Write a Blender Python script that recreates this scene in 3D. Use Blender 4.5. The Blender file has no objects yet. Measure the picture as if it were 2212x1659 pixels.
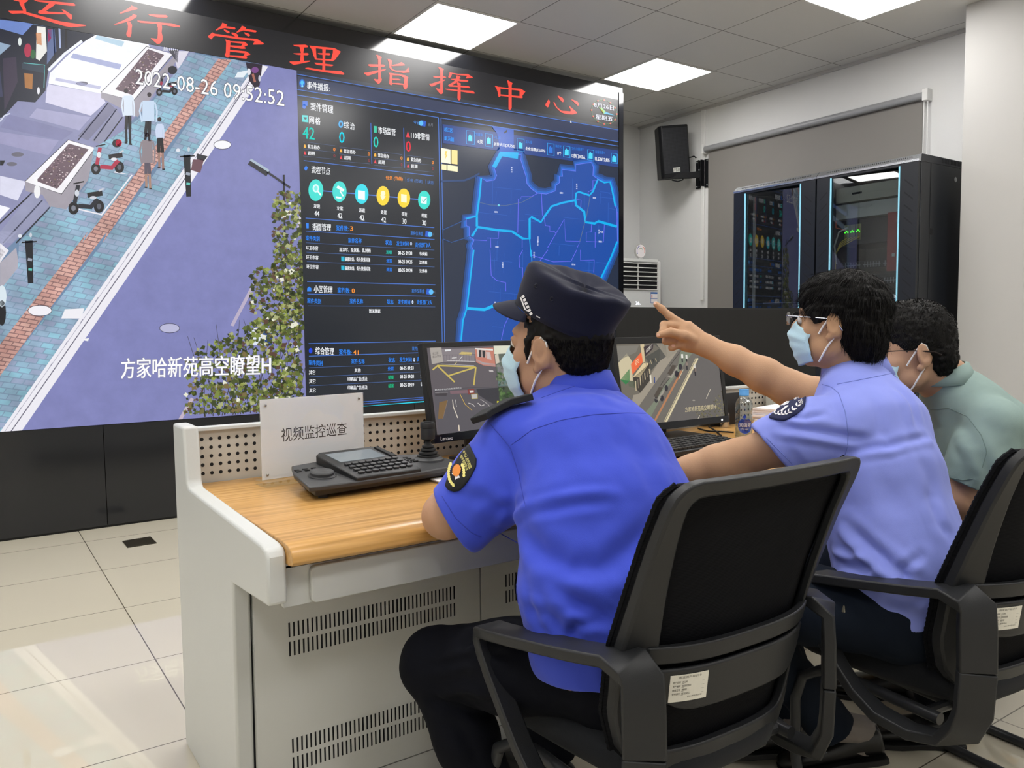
# Command centre: a video wall, an operator console, three seated people, server racks.
import bpy, bmesh, math, random
import numpy as np
from mathutils import Vector, Matrix
from mathutils.bvhtree import BVHTree
try:
    import openvdb
except ImportError:
    import pyopenvdb as openvdb
random.seed(7); np.random.seed(7)
SC = bpy.context.scene
COL = SC.collection

# ---------------------------------------------------------------- camera, world, light, exposure
FPX = 1729.607
CAM = np.array([-3.01384, -4.84920, 1.08184])
ROT = np.array([[0.8234609623963309, -0.5672743807494601, -0.010574514391913741],
                [-0.04929367044209155, -0.05296310711600764, -0.997379087077208],
                [0.5652275448557463, 0.8218239995460919, -0.07157608753215308]])   # rows: right, down, forward
cd = bpy.data.cameras.new('camera'); cam = bpy.data.objects.new('camera', cd); COL.objects.link(cam)
cd.sensor_width = 36.0; cd.lens = FPX / 2212.0 * 36.0; cd.clip_start = 0.02; cd.clip_end = 60
_m = Matrix.Identity(4)
for i in range(3):
    _m[i][0] = ROT[0][i]; _m[i][1] = -ROT[1][i]; _m[i][2] = -ROT[2][i]; _m[i][3] = CAM[i]
cam.matrix_world = _m
SC.camera = cam
w = bpy.data.worlds.new('world'); SC.world = w; w.use_nodes = True
w.node_tree.nodes['Background'].inputs[0].default_value = (0.75, 0.85, 1, 1)
w.node_tree.nodes['Background'].inputs[1].default_value = 0.35
PANEL_STRENGTH = 18.0
SC.view_settings.view_transform = 'Standard'; SC.view_settings.look = 'None'
SC.view_settings.exposure = 0.0; SC.view_settings.gamma = 1.0; SC.view_settings.use_curve_mapping = False
SC.cycles.use_denoising = True
SC.cycles.max_bounces = 8; SC.cycles.diffuse_bounces = 4; SC.cycles.glossy_bounces = 4
SC.cycles.transparent_max_bounces = 12
SC.cycles.caustics_reflective = False; SC.cycles.caustics_refractive = False
SC.cycles.sample_clamp_indirect = 6.0

# ---------------------------------------------------------------- measuring helpers (survey of the room)
def ray(x, y):
    return np.array([(x - 1106) / FPX, (y - 829.5) / FPX, 1.0]) @ ROT
def at(x, y, ax, v):
    """the point of the plane coordinate[ax] = v seen at photo position x, y"""
    d = ray(x, y); return CAM + d * ((v - CAM[ax]) / d[ax])
def dp(x, y, depth):
    return CAM + ray(x, y) * depth

# ---------------------------------------------------------------- materials
def lin(c):
    if isinstance(c, str):
        c = c.lstrip('#'); c = tuple(int(c[i:i + 2], 16) / 255 for i in (0, 2, 4))
    return tuple((v / 12.92 if v <= 0.04045 else ((v + 0.055) / 1.055) ** 2.4) for v in c)
MATS = {}
def pm(name, col, rough=0.5, metal=0.0, spec=0.5, noise=0.0, nscale=40, bump=0.0, bscale=200, emit=None, estr=0.0,
       trans=0.0, ior=1.45, alpha=1.0, sheen=0.0, coat=0.0, detail=3, sub=0.0):
    """procedural principled material: base colour with a little noise, optional fine bump"""
    if name in MATS: return MATS[name]
    m = bpy.data.materials.new(name); m.use_nodes = True; nt = m.node_tree; b = nt.nodes['Principled BSDF']
    c = lin(col) + (1,)
    b.inputs['Base Color'].default_value = c
    b.inputs['Roughness'].default_value = rough; b.inputs['Metallic'].default_value = metal
    b.inputs['Specular IOR Level'].default_value = spec; b.inputs['IOR'].default_value = ior
    b.inputs['Transmission Weight'].default_value = trans; b.inputs['Alpha'].default_value = alpha
    b.inputs['Sheen Weight'].default_value = sheen; b.inputs['Coat Weight'].default_value = coat
    if sub:
        b.inputs['Subsurface Weight'].default_value = sub; b.inputs['Subsurface Radius'].default_value = (.012, .005, .003)
        b.inputs['Subsurface Scale'].default_value = 0.6
    if emit:
        b.inputs['Emission Color'].default_value = lin(emit) + (1,); b.inputs['Emission Strength'].default_value = estr
    tc = nt.nodes.new('ShaderNodeTexCoord')
    if noise or True:
        n = nt.nodes.new('ShaderNodeTexNoise'); n.inputs['Scale'].default_value = nscale; n.inputs['Detail'].default_value = detail
        nt.links.new(tc.outputs['Object'], n.inputs['Vector'])
        r = nt.nodes.new('ShaderNodeMapRange'); k = noise or 0.02
        r.inputs['To Min'].default_value = 1 - k; r.inputs['To Max'].default_value = 1 + k
        nt.links.new(n.outputs['Fac'], r.inputs['Value'])
        h = nt.nodes.new('ShaderNodeMix'); h.data_type = 'RGBA'; h.blend_type = 'MULTIPLY'; h.inputs[0].default_value = 1
        h.inputs[6].default_value = c
        nt.links.new(r.outputs['Result'], h.inputs[7]); nt.links.new(h.outputs[2], b.inputs['Base Color'])
    if bump:
        n2 = nt.nodes.new('ShaderNodeTexNoise'); n2.inputs['Scale'].default_value = bscale; n2.inputs['Detail'].default_value = 2
        nt.links.new(tc.outputs['Object'], n2.inputs['Vector'])
        bp = nt.nodes.new('ShaderNodeBump'); bp.inputs['Strength'].default_value = bump; bp.inputs['Distance'].default_value = 0.002
        nt.links.new(n2.outputs['Fac'], bp.inputs['Height']); nt.links.new(bp.outputs['Normal'], b.inputs['Normal'])
    MATS[name] = m
    return m
def grid_mat(name, col, line, cell, off, width, rough, spec=0.5, axes=(0, 1), rot=0.0, noise=0.03, nscale=3, coat=0.0):
    """tiles: base colour with thin joints every `cell` metres"""
    m = pm(name, col, rough, spec=spec, noise=noise, nscale=nscale, coat=coat); nt = m.node_tree; b = nt.nodes['Principled BSDF']
    tc = nt.nodes.new('ShaderNodeTexCoord'); mp = nt.nodes.new('ShaderNodeMapping')
    mp.inputs['Location'].default_value = (-off[0], -off[1], 0); mp.inputs['Rotation'].default_value = (0, 0, rot)
    nt.links.new(tc.outputs['Object'], mp.inputs['Vector'])
    sp = nt.nodes.new('ShaderNodeSeparateXYZ'); nt.links.new(mp.outputs[0], sp.inputs[0])
    outs = []
    for a in axes:
        d = nt.nodes.new('ShaderNodeMath'); d.operation = 'PINGPONG'; d.inputs[1].default_value = cell / 2
        nt.links.new(sp.outputs[a], d.inputs[0])
        l = nt.nodes.new('ShaderNodeMath'); l.operation = 'LESS_THAN'; l.inputs[1].default_value = width / 2
        nt.links.new(d.outputs[0], l.inputs[0]); outs.append(l)
    mx = nt.nodes.new('ShaderNodeMath'); mx.operation = 'MAXIMUM'
    nt.links.new(outs[0].outputs[0], mx.inputs[0]); nt.links.new(outs[1].outputs[0], mx.inputs[1])
    mix = nt.nodes.new('ShaderNodeMix'); mix.data_type = 'RGBA'; mix.inputs[7].default_value = lin(line) + (1,)
    src = b.inputs['Base Color'].links[0].from_socket
    nt.links.new(mx.outputs[0], mix.inputs[0]); nt.links.new(src, mix.inputs[6]); nt.links.new(mix.outputs[2], b.inputs['Base Color'])
    return m
def screen_mat(name, strength=1.0, gloss=0.12, tex=0.0, tscale=30, spec=0.5, floor=0.0):
    """lit display surface: shows the picture stored in the face colours, under a glossy front"""
    if name in MATS: return MATS[name]
    m = bpy.data.materials.new(name); m.use_nodes = True; nt = m.node_tree; b = nt.nodes['Principled BSDF']
    b.inputs['Base Color'].default_value = (.004, .004, .005, 1); b.inputs['Roughness'].default_value = gloss
    b.inputs['Specular IOR Level'].default_value = spec
    a = nt.nodes.new('ShaderNodeVertexColor'); a.layer_name = 'Col'; src = a.outputs['Color']
    if tex:
        tc = nt.nodes.new('ShaderNodeTexCoord'); n = nt.nodes.new('ShaderNodeTexNoise'); n.inputs['Scale'].default_value = tscale
        n.inputs['Detail'].default_value = 5; n.inputs['Roughness'].default_value = 0.65; nt.links.new(tc.outputs['Object'], n.inputs['Vector'])
        r = nt.nodes.new('ShaderNodeMapRange'); r.inputs['From Min'].default_value = .25; r.inputs['From Max'].default_value = .75
        r.inputs['To Min'].default_value = 1 - tex; r.inputs['To Max'].default_value = 1 + tex
        nt.links.new(n.outputs['Fac'], r.inputs['Value'])
        h = nt.nodes.new('ShaderNodeMix'); h.data_type = 'RGBA'; h.blend_type = 'MULTIPLY'; h.inputs[0].default_value = 1
        nt.links.new(src, h.inputs[6]); nt.links.new(r.outputs[0], h.inputs[7]); src = h.outputs[2]
    nt.links.new(src, b.inputs['Emission Color']); b.inputs['Emission Strength'].default_value = strength
    MATS[name] = m
    return m

# ---------------------------------------------------------------- objects
def tag(o, label=None, cat=None, group=None, kind=None):
    for k, v in (('label', label), ('category', cat), ('group', group), ('kind', kind)):
        if v: o[k] = v
    return o
def thing(name, label, cat, loc=(0, 0, 0), rotz=0.0, group=None):
    o = bpy.data.objects.new(name, None); COL.objects.link(o); o.location = loc; o.rotation_euler = (0, 0, rotz)
    o.empty_display_size = 0.05
    return tag(o, label, cat, group)
class MB:
    """collects polygons and links them as one mesh object"""
    def __init__(s): s.v = []; s.f = []; s.m = []; s.c = []; s.mi = 0; s.col = None
    def add(s, vs, fs, col=None):
        b = len(s.v); s.v += [tuple(map(float, p)) for p in vs]
        for f in fs:
            s.f.append(tuple(b + i for i in f)); s.m.append(s.mi); s.c.append(col or s.col or (1, 1, 1))
        return s
    def box(s, c, d, rz=0.0, M=None):
        x, y, z = d[0] / 2, d[1] / 2, d[2] / 2; ca, sa = math.cos(rz), math.sin(rz); vs = []
        for k in (-z, z):
            for (a, b_) in ((-x, -y), (x, -y), (x, y), (-x, y)):
                p = (c[0] + a * ca - b_ * sa, c[1] + a * sa + b_ * ca, c[2] + k)
                vs.append(M @ Vector(p) if M else p)
        return s.add(vs, [(3, 2, 1, 0), (4, 5, 6, 7), (0, 1, 5, 4), (1, 2, 6, 5), (2, 3, 7, 6), (3, 0, 4, 7)])
    def bb(s, lo, hi):
        return s.box([(a + b) / 2 for a, b in zip(lo, hi)], [b - a for a, b in zip(lo, hi)])
    def prism(s, poly, fn, h0, h1, col=None):
        """extrude a 2D outline (convex or not) between heights: fn(u, v, h) -> point"""
        n = len(poly); vs = [fn(u, v, h0) for u, v in poly] + [fn(u, v, h1) for u, v in poly]
        return s.add(vs, [tuple(range(n))[::-1], tuple(range(n, 2 * n))] + [(i, (i + 1) % n, n + (i + 1) % n, n + i) for i in range(n)], col)
    def tube(s, pts, r, n=10, cap=True, flat=1.0, up=None):
        """round (or flattened) tube along points; r a number or one per point"""
        P = [Vector(p) for p in pts]; rs = r if hasattr(r, '__len__') else [r] * len(P); vs = []; u = None
        for i, p in enumerate(P):
            t = (P[min(i + 1, len(P) - 1)] - P[max(i - 1, 0)]).normalized()
            if up is not None: u = Vector(up) - t * t.dot(Vector(up)); u.normalize()
            elif u is None: u = t.orthogonal().normalized()
            else: u = (u - t * t.dot(u)).normalized()
            w_ = t.cross(u)
            for k in range(n):
                a = 2 * math.pi * k / n; vs.append(p + (u * math.cos(a) * flat + w_ * math.sin(a)) * rs[i])
        fs = [(i * n + k, i * n + (k + 1) % n, (i + 1) * n + (k + 1) % n, (i + 1) * n + k) for i in range(len(P) - 1) for k in range(n)]
        if cap: fs += [tuple(range(n))[::-1], tuple(range((len(P) - 1) * n, len(P) * n))]
        return s.add(vs, fs)
    def lathe(s, prof, c=(0, 0, 0), n=24, M=None, cap=True):
        """turned body: prof is (radius, height) pairs from bottom to top"""
        vs = []
        for r, h in prof:
            for k in range(n):
                a = 2 * math.pi * k / n; p = Vector((r * math.cos(a), r * math.sin(a), h))
                p = (M @ p) if M else p + Vector(c); vs.append(p)
        fs = [(i * n + k, i * n + (k + 1) % n, (i + 1) * n + (k + 1) % n, (i + 1) * n + k) for i in range(len(prof) - 1) for k in range(n)]
        if cap: fs += [tuple(range(n))[::-1], tuple(range((len(prof) - 1) * n, len(prof) * n))]
        return s.add(vs, fs)
    def ribbon(s, path, width, thick, side):
        """rectangular bar along points; side = direction of its width (vector or one per point)"""
        P = [Vector(p) for p in path]; vs = []; n = len(P)
        for i, p in enumerate(P):
            t = (P[min(i + 1, n - 1)] - P[max(i - 1, 0)]).normalized()
            sd = side[i] if isinstance(side, list) else side
            u = Vector(sd); u = (u - t * t.dot(u)).normalized(); w_ = t.cross(u)
            W = width[i] if hasattr(width, '__len__') else width; T = thick[i] if hasattr(thick, '__len__') else thick
            for a, b in ((-1, -1), (1, -1), (1, 1), (-1, 1)): vs.append(p + u * a * W / 2 + w_ * b * T / 2)
        fs = [(i * 4 + k, i * 4 + (k + 1) % 4, (i + 1) * 4 + (k + 1) % 4, (i + 1) * 4 + k) for i in range(n - 1) for k in range(4)]
        fs += [(3, 2, 1, 0), tuple(range((n - 1) * 4, n * 4))]
        return s.add(vs, fs)
    def build(s, name, mats, parent=None, bevel=0.0, seg=2, smooth=35, world=True, sub=0):
        """world: the points are world points, so the parent's placement is taken off them"""
        me = bpy.data.meshes.new(name); vs = s.v
        if parent is not None and world:
            inv = parent_matrix(parent).inverted(); vs = [tuple(inv @ Vector(p)) for p in vs]
        me.from_pydata(vs, [], s.f)
        for m in (mats if isinstance(mats, (list, tuple)) else [mats]): me.materials.append(m)
        me.polygons.foreach_set('material_index', s.m)
        if any(c != (1, 1, 1) for c in s.c): paint(me, s.c)
        bm = bmesh.new(); bm.from_mesh(me); bmesh.ops.recalc_face_normals(bm, faces=bm.faces) if not getattr(s, 'flatmesh', False) else None
        bm.to_mesh(me); bm.free()
        if smooth:
            me.polygons.foreach_set('use_smooth', [True] * len(me.polygons)); me.set_sharp_from_angle(angle=math.radians(smooth))
        me.update()
        o = bpy.data.objects.new(name, me); COL.objects.link(o)
        if parent is not None: o.parent = parent
        if bevel:
            b = o.modifiers.new('edge', 'BEVEL'); b.width = bevel; b.segments = seg; b.limit_method = 'ANGLE'; b.angle_limit = math.radians(40)
            b.harden_normals = False
        if sub: q = o.modifiers.new('sub', 'SUBSURF'); q.levels = sub; q.render_levels = sub
        return o
def parent_matrix(p):
    m = Matrix.Identity(4)
    while p is not None: m = p.matrix_basis @ m; p = p.parent
    return m
def paint(me, cols):
    a = me.color_attributes.new('Col', 'FLOAT_COLOR', 'CORNER'); out = []
    for p, c in zip(me.polygons, cols): out += (list(c) + [1.0]) * p.loop_total
    a.data.foreach_set('color', out)
def struct(o): o['kind'] = 'structure'; return o
_TXT = {}
def text_poly(s):
    """outline triangles of a line of text, scaled to a unit box"""
    if s in _TXT: return _TXT[s]
    c = bpy.data.curves.new('t', 'FONT'); c.body = s; c.resolution_u = 2; c.fill_mode = 'BOTH'
    o = bpy.data.objects.new('t', c); COL.objects.link(o)
    me = bpy.data.meshes.new_from_object(o.evaluated_get(bpy.context.evaluated_depsgraph_get()))
    v = np.array([tuple(p.co)[:2] for p in me.vertices]); f = [tuple(p.vertices) for p in me.polygons]
    bpy.data.objects.remove(o); bpy.data.curves.remove(c); bpy.data.meshes.remove(me)
    lo, hi = v.min(0), v.max(0); v = (v - lo) / np.maximum(hi - lo, 1e-6)
    _TXT[s] = (v, f, (hi - lo)); return _TXT[s]
def add_text(mb, s, fn, u0, v0, u1, v1, col=None):
    """text filling the box u0..u1, v0..v1; fn(u, v) -> point"""
    v, f, _ = text_poly(s)
    mb.add([fn(u0 + (u1 - u0) * a, v0 + (v1 - v0) * b) for a, b in v], f, col)
def np_obj(name, v, f, mat, parent=None, smooth=True):
    me = bpy.data.meshes.new(name); n = len(v); me.vertices.add(n); me.vertices.foreach_set('co', np.asarray(v, np.float32).ravel())
    f = np.asarray(f, np.int32); k = f.shape[1]; me.loops.add(f.size); me.loops.foreach_set('vertex_index', f.ravel())
    me.polygons.add(len(f)); me.polygons.foreach_set('loop_start', np.arange(len(f), dtype=np.int32) * k)
    me.polygons.foreach_set('loop_total', np.full(len(f), k, np.int32))
    me.update(calc_edges=True); me.validate()
    me.polygons.foreach_set('use_smooth', [smooth] * len(me.polygons))
    me.materials.append(mat)
    o = bpy.data.objects.new(name, me); COL.objects.link(o)
    if parent is not None: o.parent = parent
    return o
# ================================================================ the room
M_wall = pm('wall paint', '#dbdbda', 0.75, noise=0.015, nscale=6, bump=0.05, bscale=300)
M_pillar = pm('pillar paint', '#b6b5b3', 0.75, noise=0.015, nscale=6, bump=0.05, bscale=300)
M_floor = grid_mat('glazed floor tiles', '#cbc4b1', '#5e574a', 0.6, (-2.535, -0.86), 0.0035, 0.005, spec=1.0, rot=0.0, noise=0.03, nscale=1.2)
M_ceil = grid_mat('metal ceiling tiles', '#cbcac8', '#54534f', 0.6, (0.0, 0.0), 0.006, 0.45, noise=0.02, nscale=2)
M_black_gloss = pm('glossy black panel', '#222326', 0.12, spec=0.5)
XW, YB, XL, YF, H = 2.53, 0.975, -5.2, -8.0, 3.0
struct(MB().bb((XL, YF, -0.1), (XW + .15, YB + .15, 0)).build('floor', M_floor, smooth=0))
struct(MB().bb((XL, YF, H), (XW + .15, YB + .15, H + .1)).build('ceiling', M_ceil, smooth=0))
struct(MB().bb((XW, YF, 0), (XW + .15, YB + .15, H)).build('wall_right', M_wall, smooth=0))
struct(MB().bb((XL, YB, 0), (XW, YB + .15, H)).build('wall_back', M_wall, smooth=0))
struct(MB().bb((XL - .15, YF, 0), (XL, YB + .15, H)).build('wall_left', M_wall, smooth=0))
struct(MB().bb((XL, YF - .15, 0), (XW + .15, YF, H)).build('wall_front', M_wall, smooth=0))
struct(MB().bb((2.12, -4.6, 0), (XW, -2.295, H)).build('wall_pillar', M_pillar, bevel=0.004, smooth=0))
M_trim = pm('ceiling edge trim', '#bdbcba', 0.5)
struct(MB().bb((XW - .022, YF, H - .022), (XW, YB, H)).build('trim_1', M_trim, smooth=0))
M_conduit = pm('white plastic conduit', '#e2e2e0', 0.4)
tag(MB().bb((XW - .018, .135, 1.3), (XW, .175, 2.978)).build('cable_conduit', M_conduit, bevel=.003),
    'narrow white cable conduit running down the wall beside the black speaker', 'conduit')
# ceiling light panels
M_lamp = pm('light panel diffuser', '#ffffff', 0.4, emit='#fffdfa', estr=PANEL_STRENGTH)
M_lframe = pm('light panel frame', '#d8d8d6', 0.4)
seen = {(-1, 0): 'square ceiling light panel above the video wall title, left of the speaker corner',
        (2, 0): 'square ceiling light panel nearest the corner speaker',
        (2, 3): 'square ceiling light panel cut by the top edge, above the server racks'}
for i in (-7, -4, -1, 2):
    for j in (0, 3, 6, 9):
        x0, y0 = .6 * i, -.6 * (j + 1)
        t = thing('ceiling_light', seen.get((i, j), 'square ceiling light panel outside the frame of the photo'), 'ceiling light', (x0 + .3, y0 + .3, H), group='ceiling light panels')
        mb = MB()
        for a, b in (((x0, y0), (x0 + .6, y0 + .014)), ((x0, y0 + .586), (x0 + .6, y0 + .6)), ((x0, y0 + .014), (x0 + .014, y0 + .586)), ((x0 + .586, y0 + .014), (x0 + .6, y0 + .586))):
            mb.bb((a[0], a[1], H - .008), (b[0], b[1], H))
        mb.build('frame', M_lframe, t, smooth=0)
        MB().bb((x0 + .014, y0 + .014, H - .006), (x0 + .586, y0 + .586, H - .001)).build('diffuser', M_lamp, t, smooth=0)
# ================================================================ the video wall
VW = thing('video_wall', 'huge black video wall showing a street camera, case dashboard and blue map under red title characters', 'video wall', (-1.4, 0, 0))
ZB, ZT, XR, XS = 0.571, 2.650, 1.371, -1.246
M_frame = pm('dark metal bezel', '#15161a', 0.12, metal=0.0, spec=0.9)
MB().bb((-4.3, 0.0, ZB), (1.42, 0.09, 2.962)).build('display_panel', M_frame, VW, bevel=.003)
mb = MB()
for k in range(6): mb.bb((-4.3 + k * .954 + (.0 if k == 0 else .0015), 0.004, 0.012), (-4.3 + (k + 1) * .954 - .0015, 0.30, ZB - .002))
mb.build('base_panel', M_black_gloss, VW, bevel=.001)
MB().bb((-4.3, 0.012, 0.0), (1.42, 0.29, 0.012)).build('plinth', pm('black plinth', '#060606', 0.6), VW, smooth=0)
MB().bb((1.374, -.006, ZB), (1.42, 0.0, 2.92)).build('side_bezel', M_frame, VW, smooth=0)

class Plane:
    """a flat display face: origin, right and up directions; h counts out of the face"""
    def __init__(s, o, u, v): s.o = np.array(o, float); s.u = np.array(u, float); s.v = np.array(v, float); s.n = np.cross(s.u, s.v)
    def uv(s, x, y):
        d = ray(x, y); t = ((s.o - CAM) @ s.n) / (d @ s.n); p = CAM + d * t - s.o; return np.array([p @ s.u, p @ s.v])
    def world(s, a, b, h): return s.o + s.u * a + s.v * b + s.n * h
    def px(s, a, b):
        c = ROT @ (s.world(a, b, 0) - CAM); return (1106 + FPX * c[0] / c[2], 829.5 + FPX * c[1] / c[2])
WALLP = Plane((0, 0, 0), (1, 0, 0), (0, 0, 1))
def clip_poly(P, r):
    for ax, lim, sg in ((0, r[0], 1), (0, r[2], -1), (1, r[1], 1), (1, r[3], -1)):
        out = []
        for i in range(len(P)):
            a, b = P[i - 1], P[i]; da, db = sg * (a[ax] - lim), sg * (b[ax] - lim)
            if (da >= 0) != (db >= 0): out.append(a + (b - a) * (da / (da - db)))
            if db >= 0: out.append(b)
        P = out
        if len(P) < 3: return []
    return P
class Pic(MB):
    """flat picture on a display face; every layer sits a hair in front of the last one"""
    flatmesh = True
    def __init__(s, plane, rect, step=0.00025, top=0.0006): super().__init__(); s.pl = plane; s.rect = rect; s.h = top; s.step = step
    def layer(s): s.h += s.step; return s
    def face(s, pts, col):
        q = [s.pl.uv(*p) for p in pts]; r = s.rect
        if any(p[0] < r[0] or p[0] > r[2] or p[1] < r[1] or p[1] > r[3] for p in q): q = clip_poly(q, r)
        if len(q) > 2: s.add([s.pl.world(a, b, s.h) for a, b in q], [tuple(range(len(q)))], col)
    def poly(s, pts, col): s.face(pts, lin(col)); return s
    def line(s, pts, wd, col, wd1=None, closed=False):
        P = [np.array(p, float) for p in pts]
        if closed: P = P + [P[0]]
        L = []; Rr = []
        for i, p in enumerate(P):
            a = P[max(i - 1, 0)]; b = P[min(i + 1, len(P) - 1)]
            if closed and i in (0, len(P) - 1): a, b = P[-2], P[1]
            t = b - a; t = t / (np.hypot(*t) + 1e-9); n = np.array([-t[1], t[0]])
            W = wd if wd1 is None else wd + (wd1 - wd) * i / (len(P) - 1)
            L.append(p + n * W / 2); Rr.append(p - n * W / 2)
        for i in range(len(P) - 1): s.face([L[i], L[i + 1], Rr[i + 1], Rr[i]], lin(col))
        return s
    def disc(s, c, rx, ry, col, n=20):
        return s.poly([(c[0] + rx * math.cos(2 * math.pi * i / n), c[1] + ry * math.sin(2 * math.pi * i / n)) for i in range(n)], col)
    def text(s, t, a, b, hgt, col, dy=0.0):
        """text whose left and right middles are at the two photo positions, hgt tall there"""
        v, f, _ = text_poly(t); a = np.array(a, float); b = np.array(b, float); e = b - a
        n = np.array([0, -1.0])
        q = [s.pl.uv(*(a + e * u + n * (hgt * (w_ - .5) + dy))) for u, w_ in v]
        s.add([s.pl.world(x, y, s.h) for x, y in q], f, lin(col)); return s

def crop(ox, oy, s):
    return lambda *pts: [(ox + a * s, oy + b * s) for a, b in pts]
A = crop(0, 0, .31646); B = crop(0, 500, .31646)
def inv_wall(X, Z): return WALLP.px(X, Z)
R_STREET = (-4.2, ZB, XS, 2.65); R_DASH = (XS, ZB, XR, 2.652); R_TITLE = (-4.2, 2.62, XR, 2.9)

# ---- street camera picture
V = Pic(WALLP, R_STREET)
W_ = [(-4.2, 2.65), (XS, 2.65), (XS, ZB), (-4.2, ZB)]
V.poly([inv_wall(*p) for p in W_], '#7f82b8')
V.layer()
def left(y): return (inv_wall(-4.2, 1.0)[0], y)
# plaza and pavement, left of the kerb
V.poly([(579, 144), (326, 525), (46, 932), (-200, 1260), (-640, 1100), (-640, -200), (60, 0), inv_wall(-2.3, 2.65), inv_wall(-1.5, 2.65)], '#6d87a6')
V.layer()
V.poly(A((640, 235), (1010, 300), (1340, 350), (830, 900), (600, 1100), (350, 1420), (0, 1740), (-700, 2400), (-1800, 900), (-1800, 0)), '#8b8db2')
V.layer()
V.poly(A((640, 235), (1010, 300), (1030, 330), (800, 560), (690, 640), (330, 570), (340, 500), (470, 370)), '#f4f6ff')
V.poly(A((330, 575), (690, 640), (720, 700), (620, 790), (310, 700), (320, 600)), '#d6d3ea')
V.poly(A((250, 740), (620, 800), (540, 890), (200, 800)), '#a7a6c9'); V.poly(A((60, 780), (500, 900), (420, 960), (0, 870)), '#8283aa')
V.poly(A((0, 900), (400, 960), (330, 1060), (0, 980)), '#9c9abf'); V.poly(A((0, 1200), (180, 1240), (120, 1370), (0, 1330)), '#dcdcf0')
V.poly(A((0, 1400), (70, 1420), (-60, 1560), (-200, 1560)), '#f0f0fa')
V.layer()
V.poly(A((500, 365), (830, 440), (815, 475), (480, 395)), '#a9b0d6'); V.poly(A((660, 240), (850, 285), (830, 320), (650, 265)), '#b8d4e6')
V.poly(A((380, 530), (690, 590), (680, 610), (375, 550)), '#bfc0dd')
for q in ((120, 1055, 42, 16), (80, 1120, 36, 14), (560, 570, 40, 14)): V.disc(A(q[:2])[0], q[2] * .316, q[3] * .316, '#6c6a78')
V.poly(A((0, 1095), (35, 1095), (20, 1130), (0, 1130)), '#15151a')
# dark shop fronts, upper left
V.poly(A((-1800, -600), (-100, 100), (240, 170), (420, 195), (650, 240), (460, 350), (330, 470), (310, 620), (240, 700), (120, 690), (20, 800), (-1800, 1200)), '#1d2233')
V.layer()
V.poly(A((-1800, 0), (0, 135), (230, 160), (155, 240), (0, 195), (-1800, 80)), '#6c87c9'); V.poly(A((-1800, 300), (0, 290), (75, 310), (0, 375), (-1800, 420)), '#8fa6bf')
V.poly(A((250, 180), (310, 185), (320, 350), (270, 415), (245, 400)), '#ecebe6'); V.poly(A((245, 225), (282, 225), (285, 310), (250, 300)), '#d2813c')
V.poly(A((325, 200), (352, 200), (350, 260), (330, 290)), '#b0224a'); V.disc(A((190, 345))[0], 8, 15, '#b12a4c')
V.poly(A((325, 205), (372, 200), (385, 350), (320, 440)), '#5d6d98'); V.poly(A((165, 500), (225, 505), (220, 610), (170, 600)), '#a9713c')
V.poly(A((20, 400), (110, 390), (120, 560), (30, 760)), '#3c3348'); V.disc(A((135, 285))[0], 4, 9, '#dfe7e6'); V.poly(A((150, 430), (310, 450), (300, 500), (150, 470)), '#2b3a4a')
V.line(A((365, 180), (375, 420)), 3, '#0d1018'); V.line(A((405, 190), (410, 330)), 4, '#a6b4da'); V.line(A((450, 200), (452, 330)), 5, '#0b0d14'); V.line(A((330, 480), (440, 370), (560, 280)), 6, '#eef2ff')
V.line(A((160, 430), (305, 445), (300, 600)), 1.6, '#63c0c0'); V.disc(A((262, 620))[0], 3, 8, '#e8e8ef'); V.line(A((0, 830), (30, 790), (70, 775)), 3, '#cdd2e6')
V.disc(A((225, 370))[0], 6, 10, '#35683f'); V.poly(A((-700, 520), (0, 480), (20, 660), (-600, 800)), '#3a3d5c')
V.layer()
# steps
for k, (a, b, c, d) in enumerate((((740, 700), (790, 745), (600, 960), (530, 930)), ((790, 745), (830, 790), (690, 985), (620, 960)))):
    V.poly(A(a, b, c, d), ('#7a7a95', '#8d8ea8')[k])
V.line(A((740, 700), (530, 960)), 2.4, '#23242e'); V.line(A((795, 745), (640, 960)), 2.6, '#15161d'); V.line(A((835, 800), (700, 985)), 2.6, '#15161d')
V.poly(A((220, 1310), (350, 1410), (80, 1659), (-60, 1659)), '#9396b4'); V.line(A((225, 1310), (-60, 1580)), 3, '#1c1d26'); V.line(A((290, 1365), (20, 1659)), 3, '#1c1d26'); V.line(A((345, 1410), (110, 1659)), 3, '#23242e')
V.poly(B((0, 0), (120, 0), (0, 110)), '#a4a6c2')
# planters
def planter(rim, soil, front):
    V.poly(A(*front), '#a09aa5'); V.poly(A(*rim), '#f3f1f6')
    V.layer(); V.line(A(*rim), 1.6, '#2f2d38', closed=True); V.poly(A(*soil), '#6a5560')
    V.layer()
    S = np.array(A(*soil)); a, b, c, d = S[0], S[1], S[2], S[3]
    for _ in range(150):
        u, v_ = random.random() * .92 + .04, random.random() * .92 + .04
        p = (a * (1 - u) + b * u) * (1 - v_) + (d * (1 - u) + c * u) * v_; r = random.uniform(.9, 2.2)
        V.disc(p, r, r * .8, random.choice(['#8f7680', '#c9b6ba', '#4b3a44', '#e9dfe0', '#7a6a55', '#a98a90', '#3a2c34']), 5)
planter(((1000, 318), (1180, 370), (910, 690), (690, 630)), ((1010, 335), (1120, 375), (905, 650), (785, 610)), ((690, 630), (910, 690), (1190, 380), (1200, 420), (940, 800), (690, 670)))
planter(((465, 955), (650, 1010), (420, 1325), (170, 1240)), ((470, 980), (605, 1020), (390, 1290), (245, 1235)), ((170, 1240), (420, 1325), (650, 1010), (600, 1230), (450, 1430), (350, 1425), (290, 1330), (175, 1305)))
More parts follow.
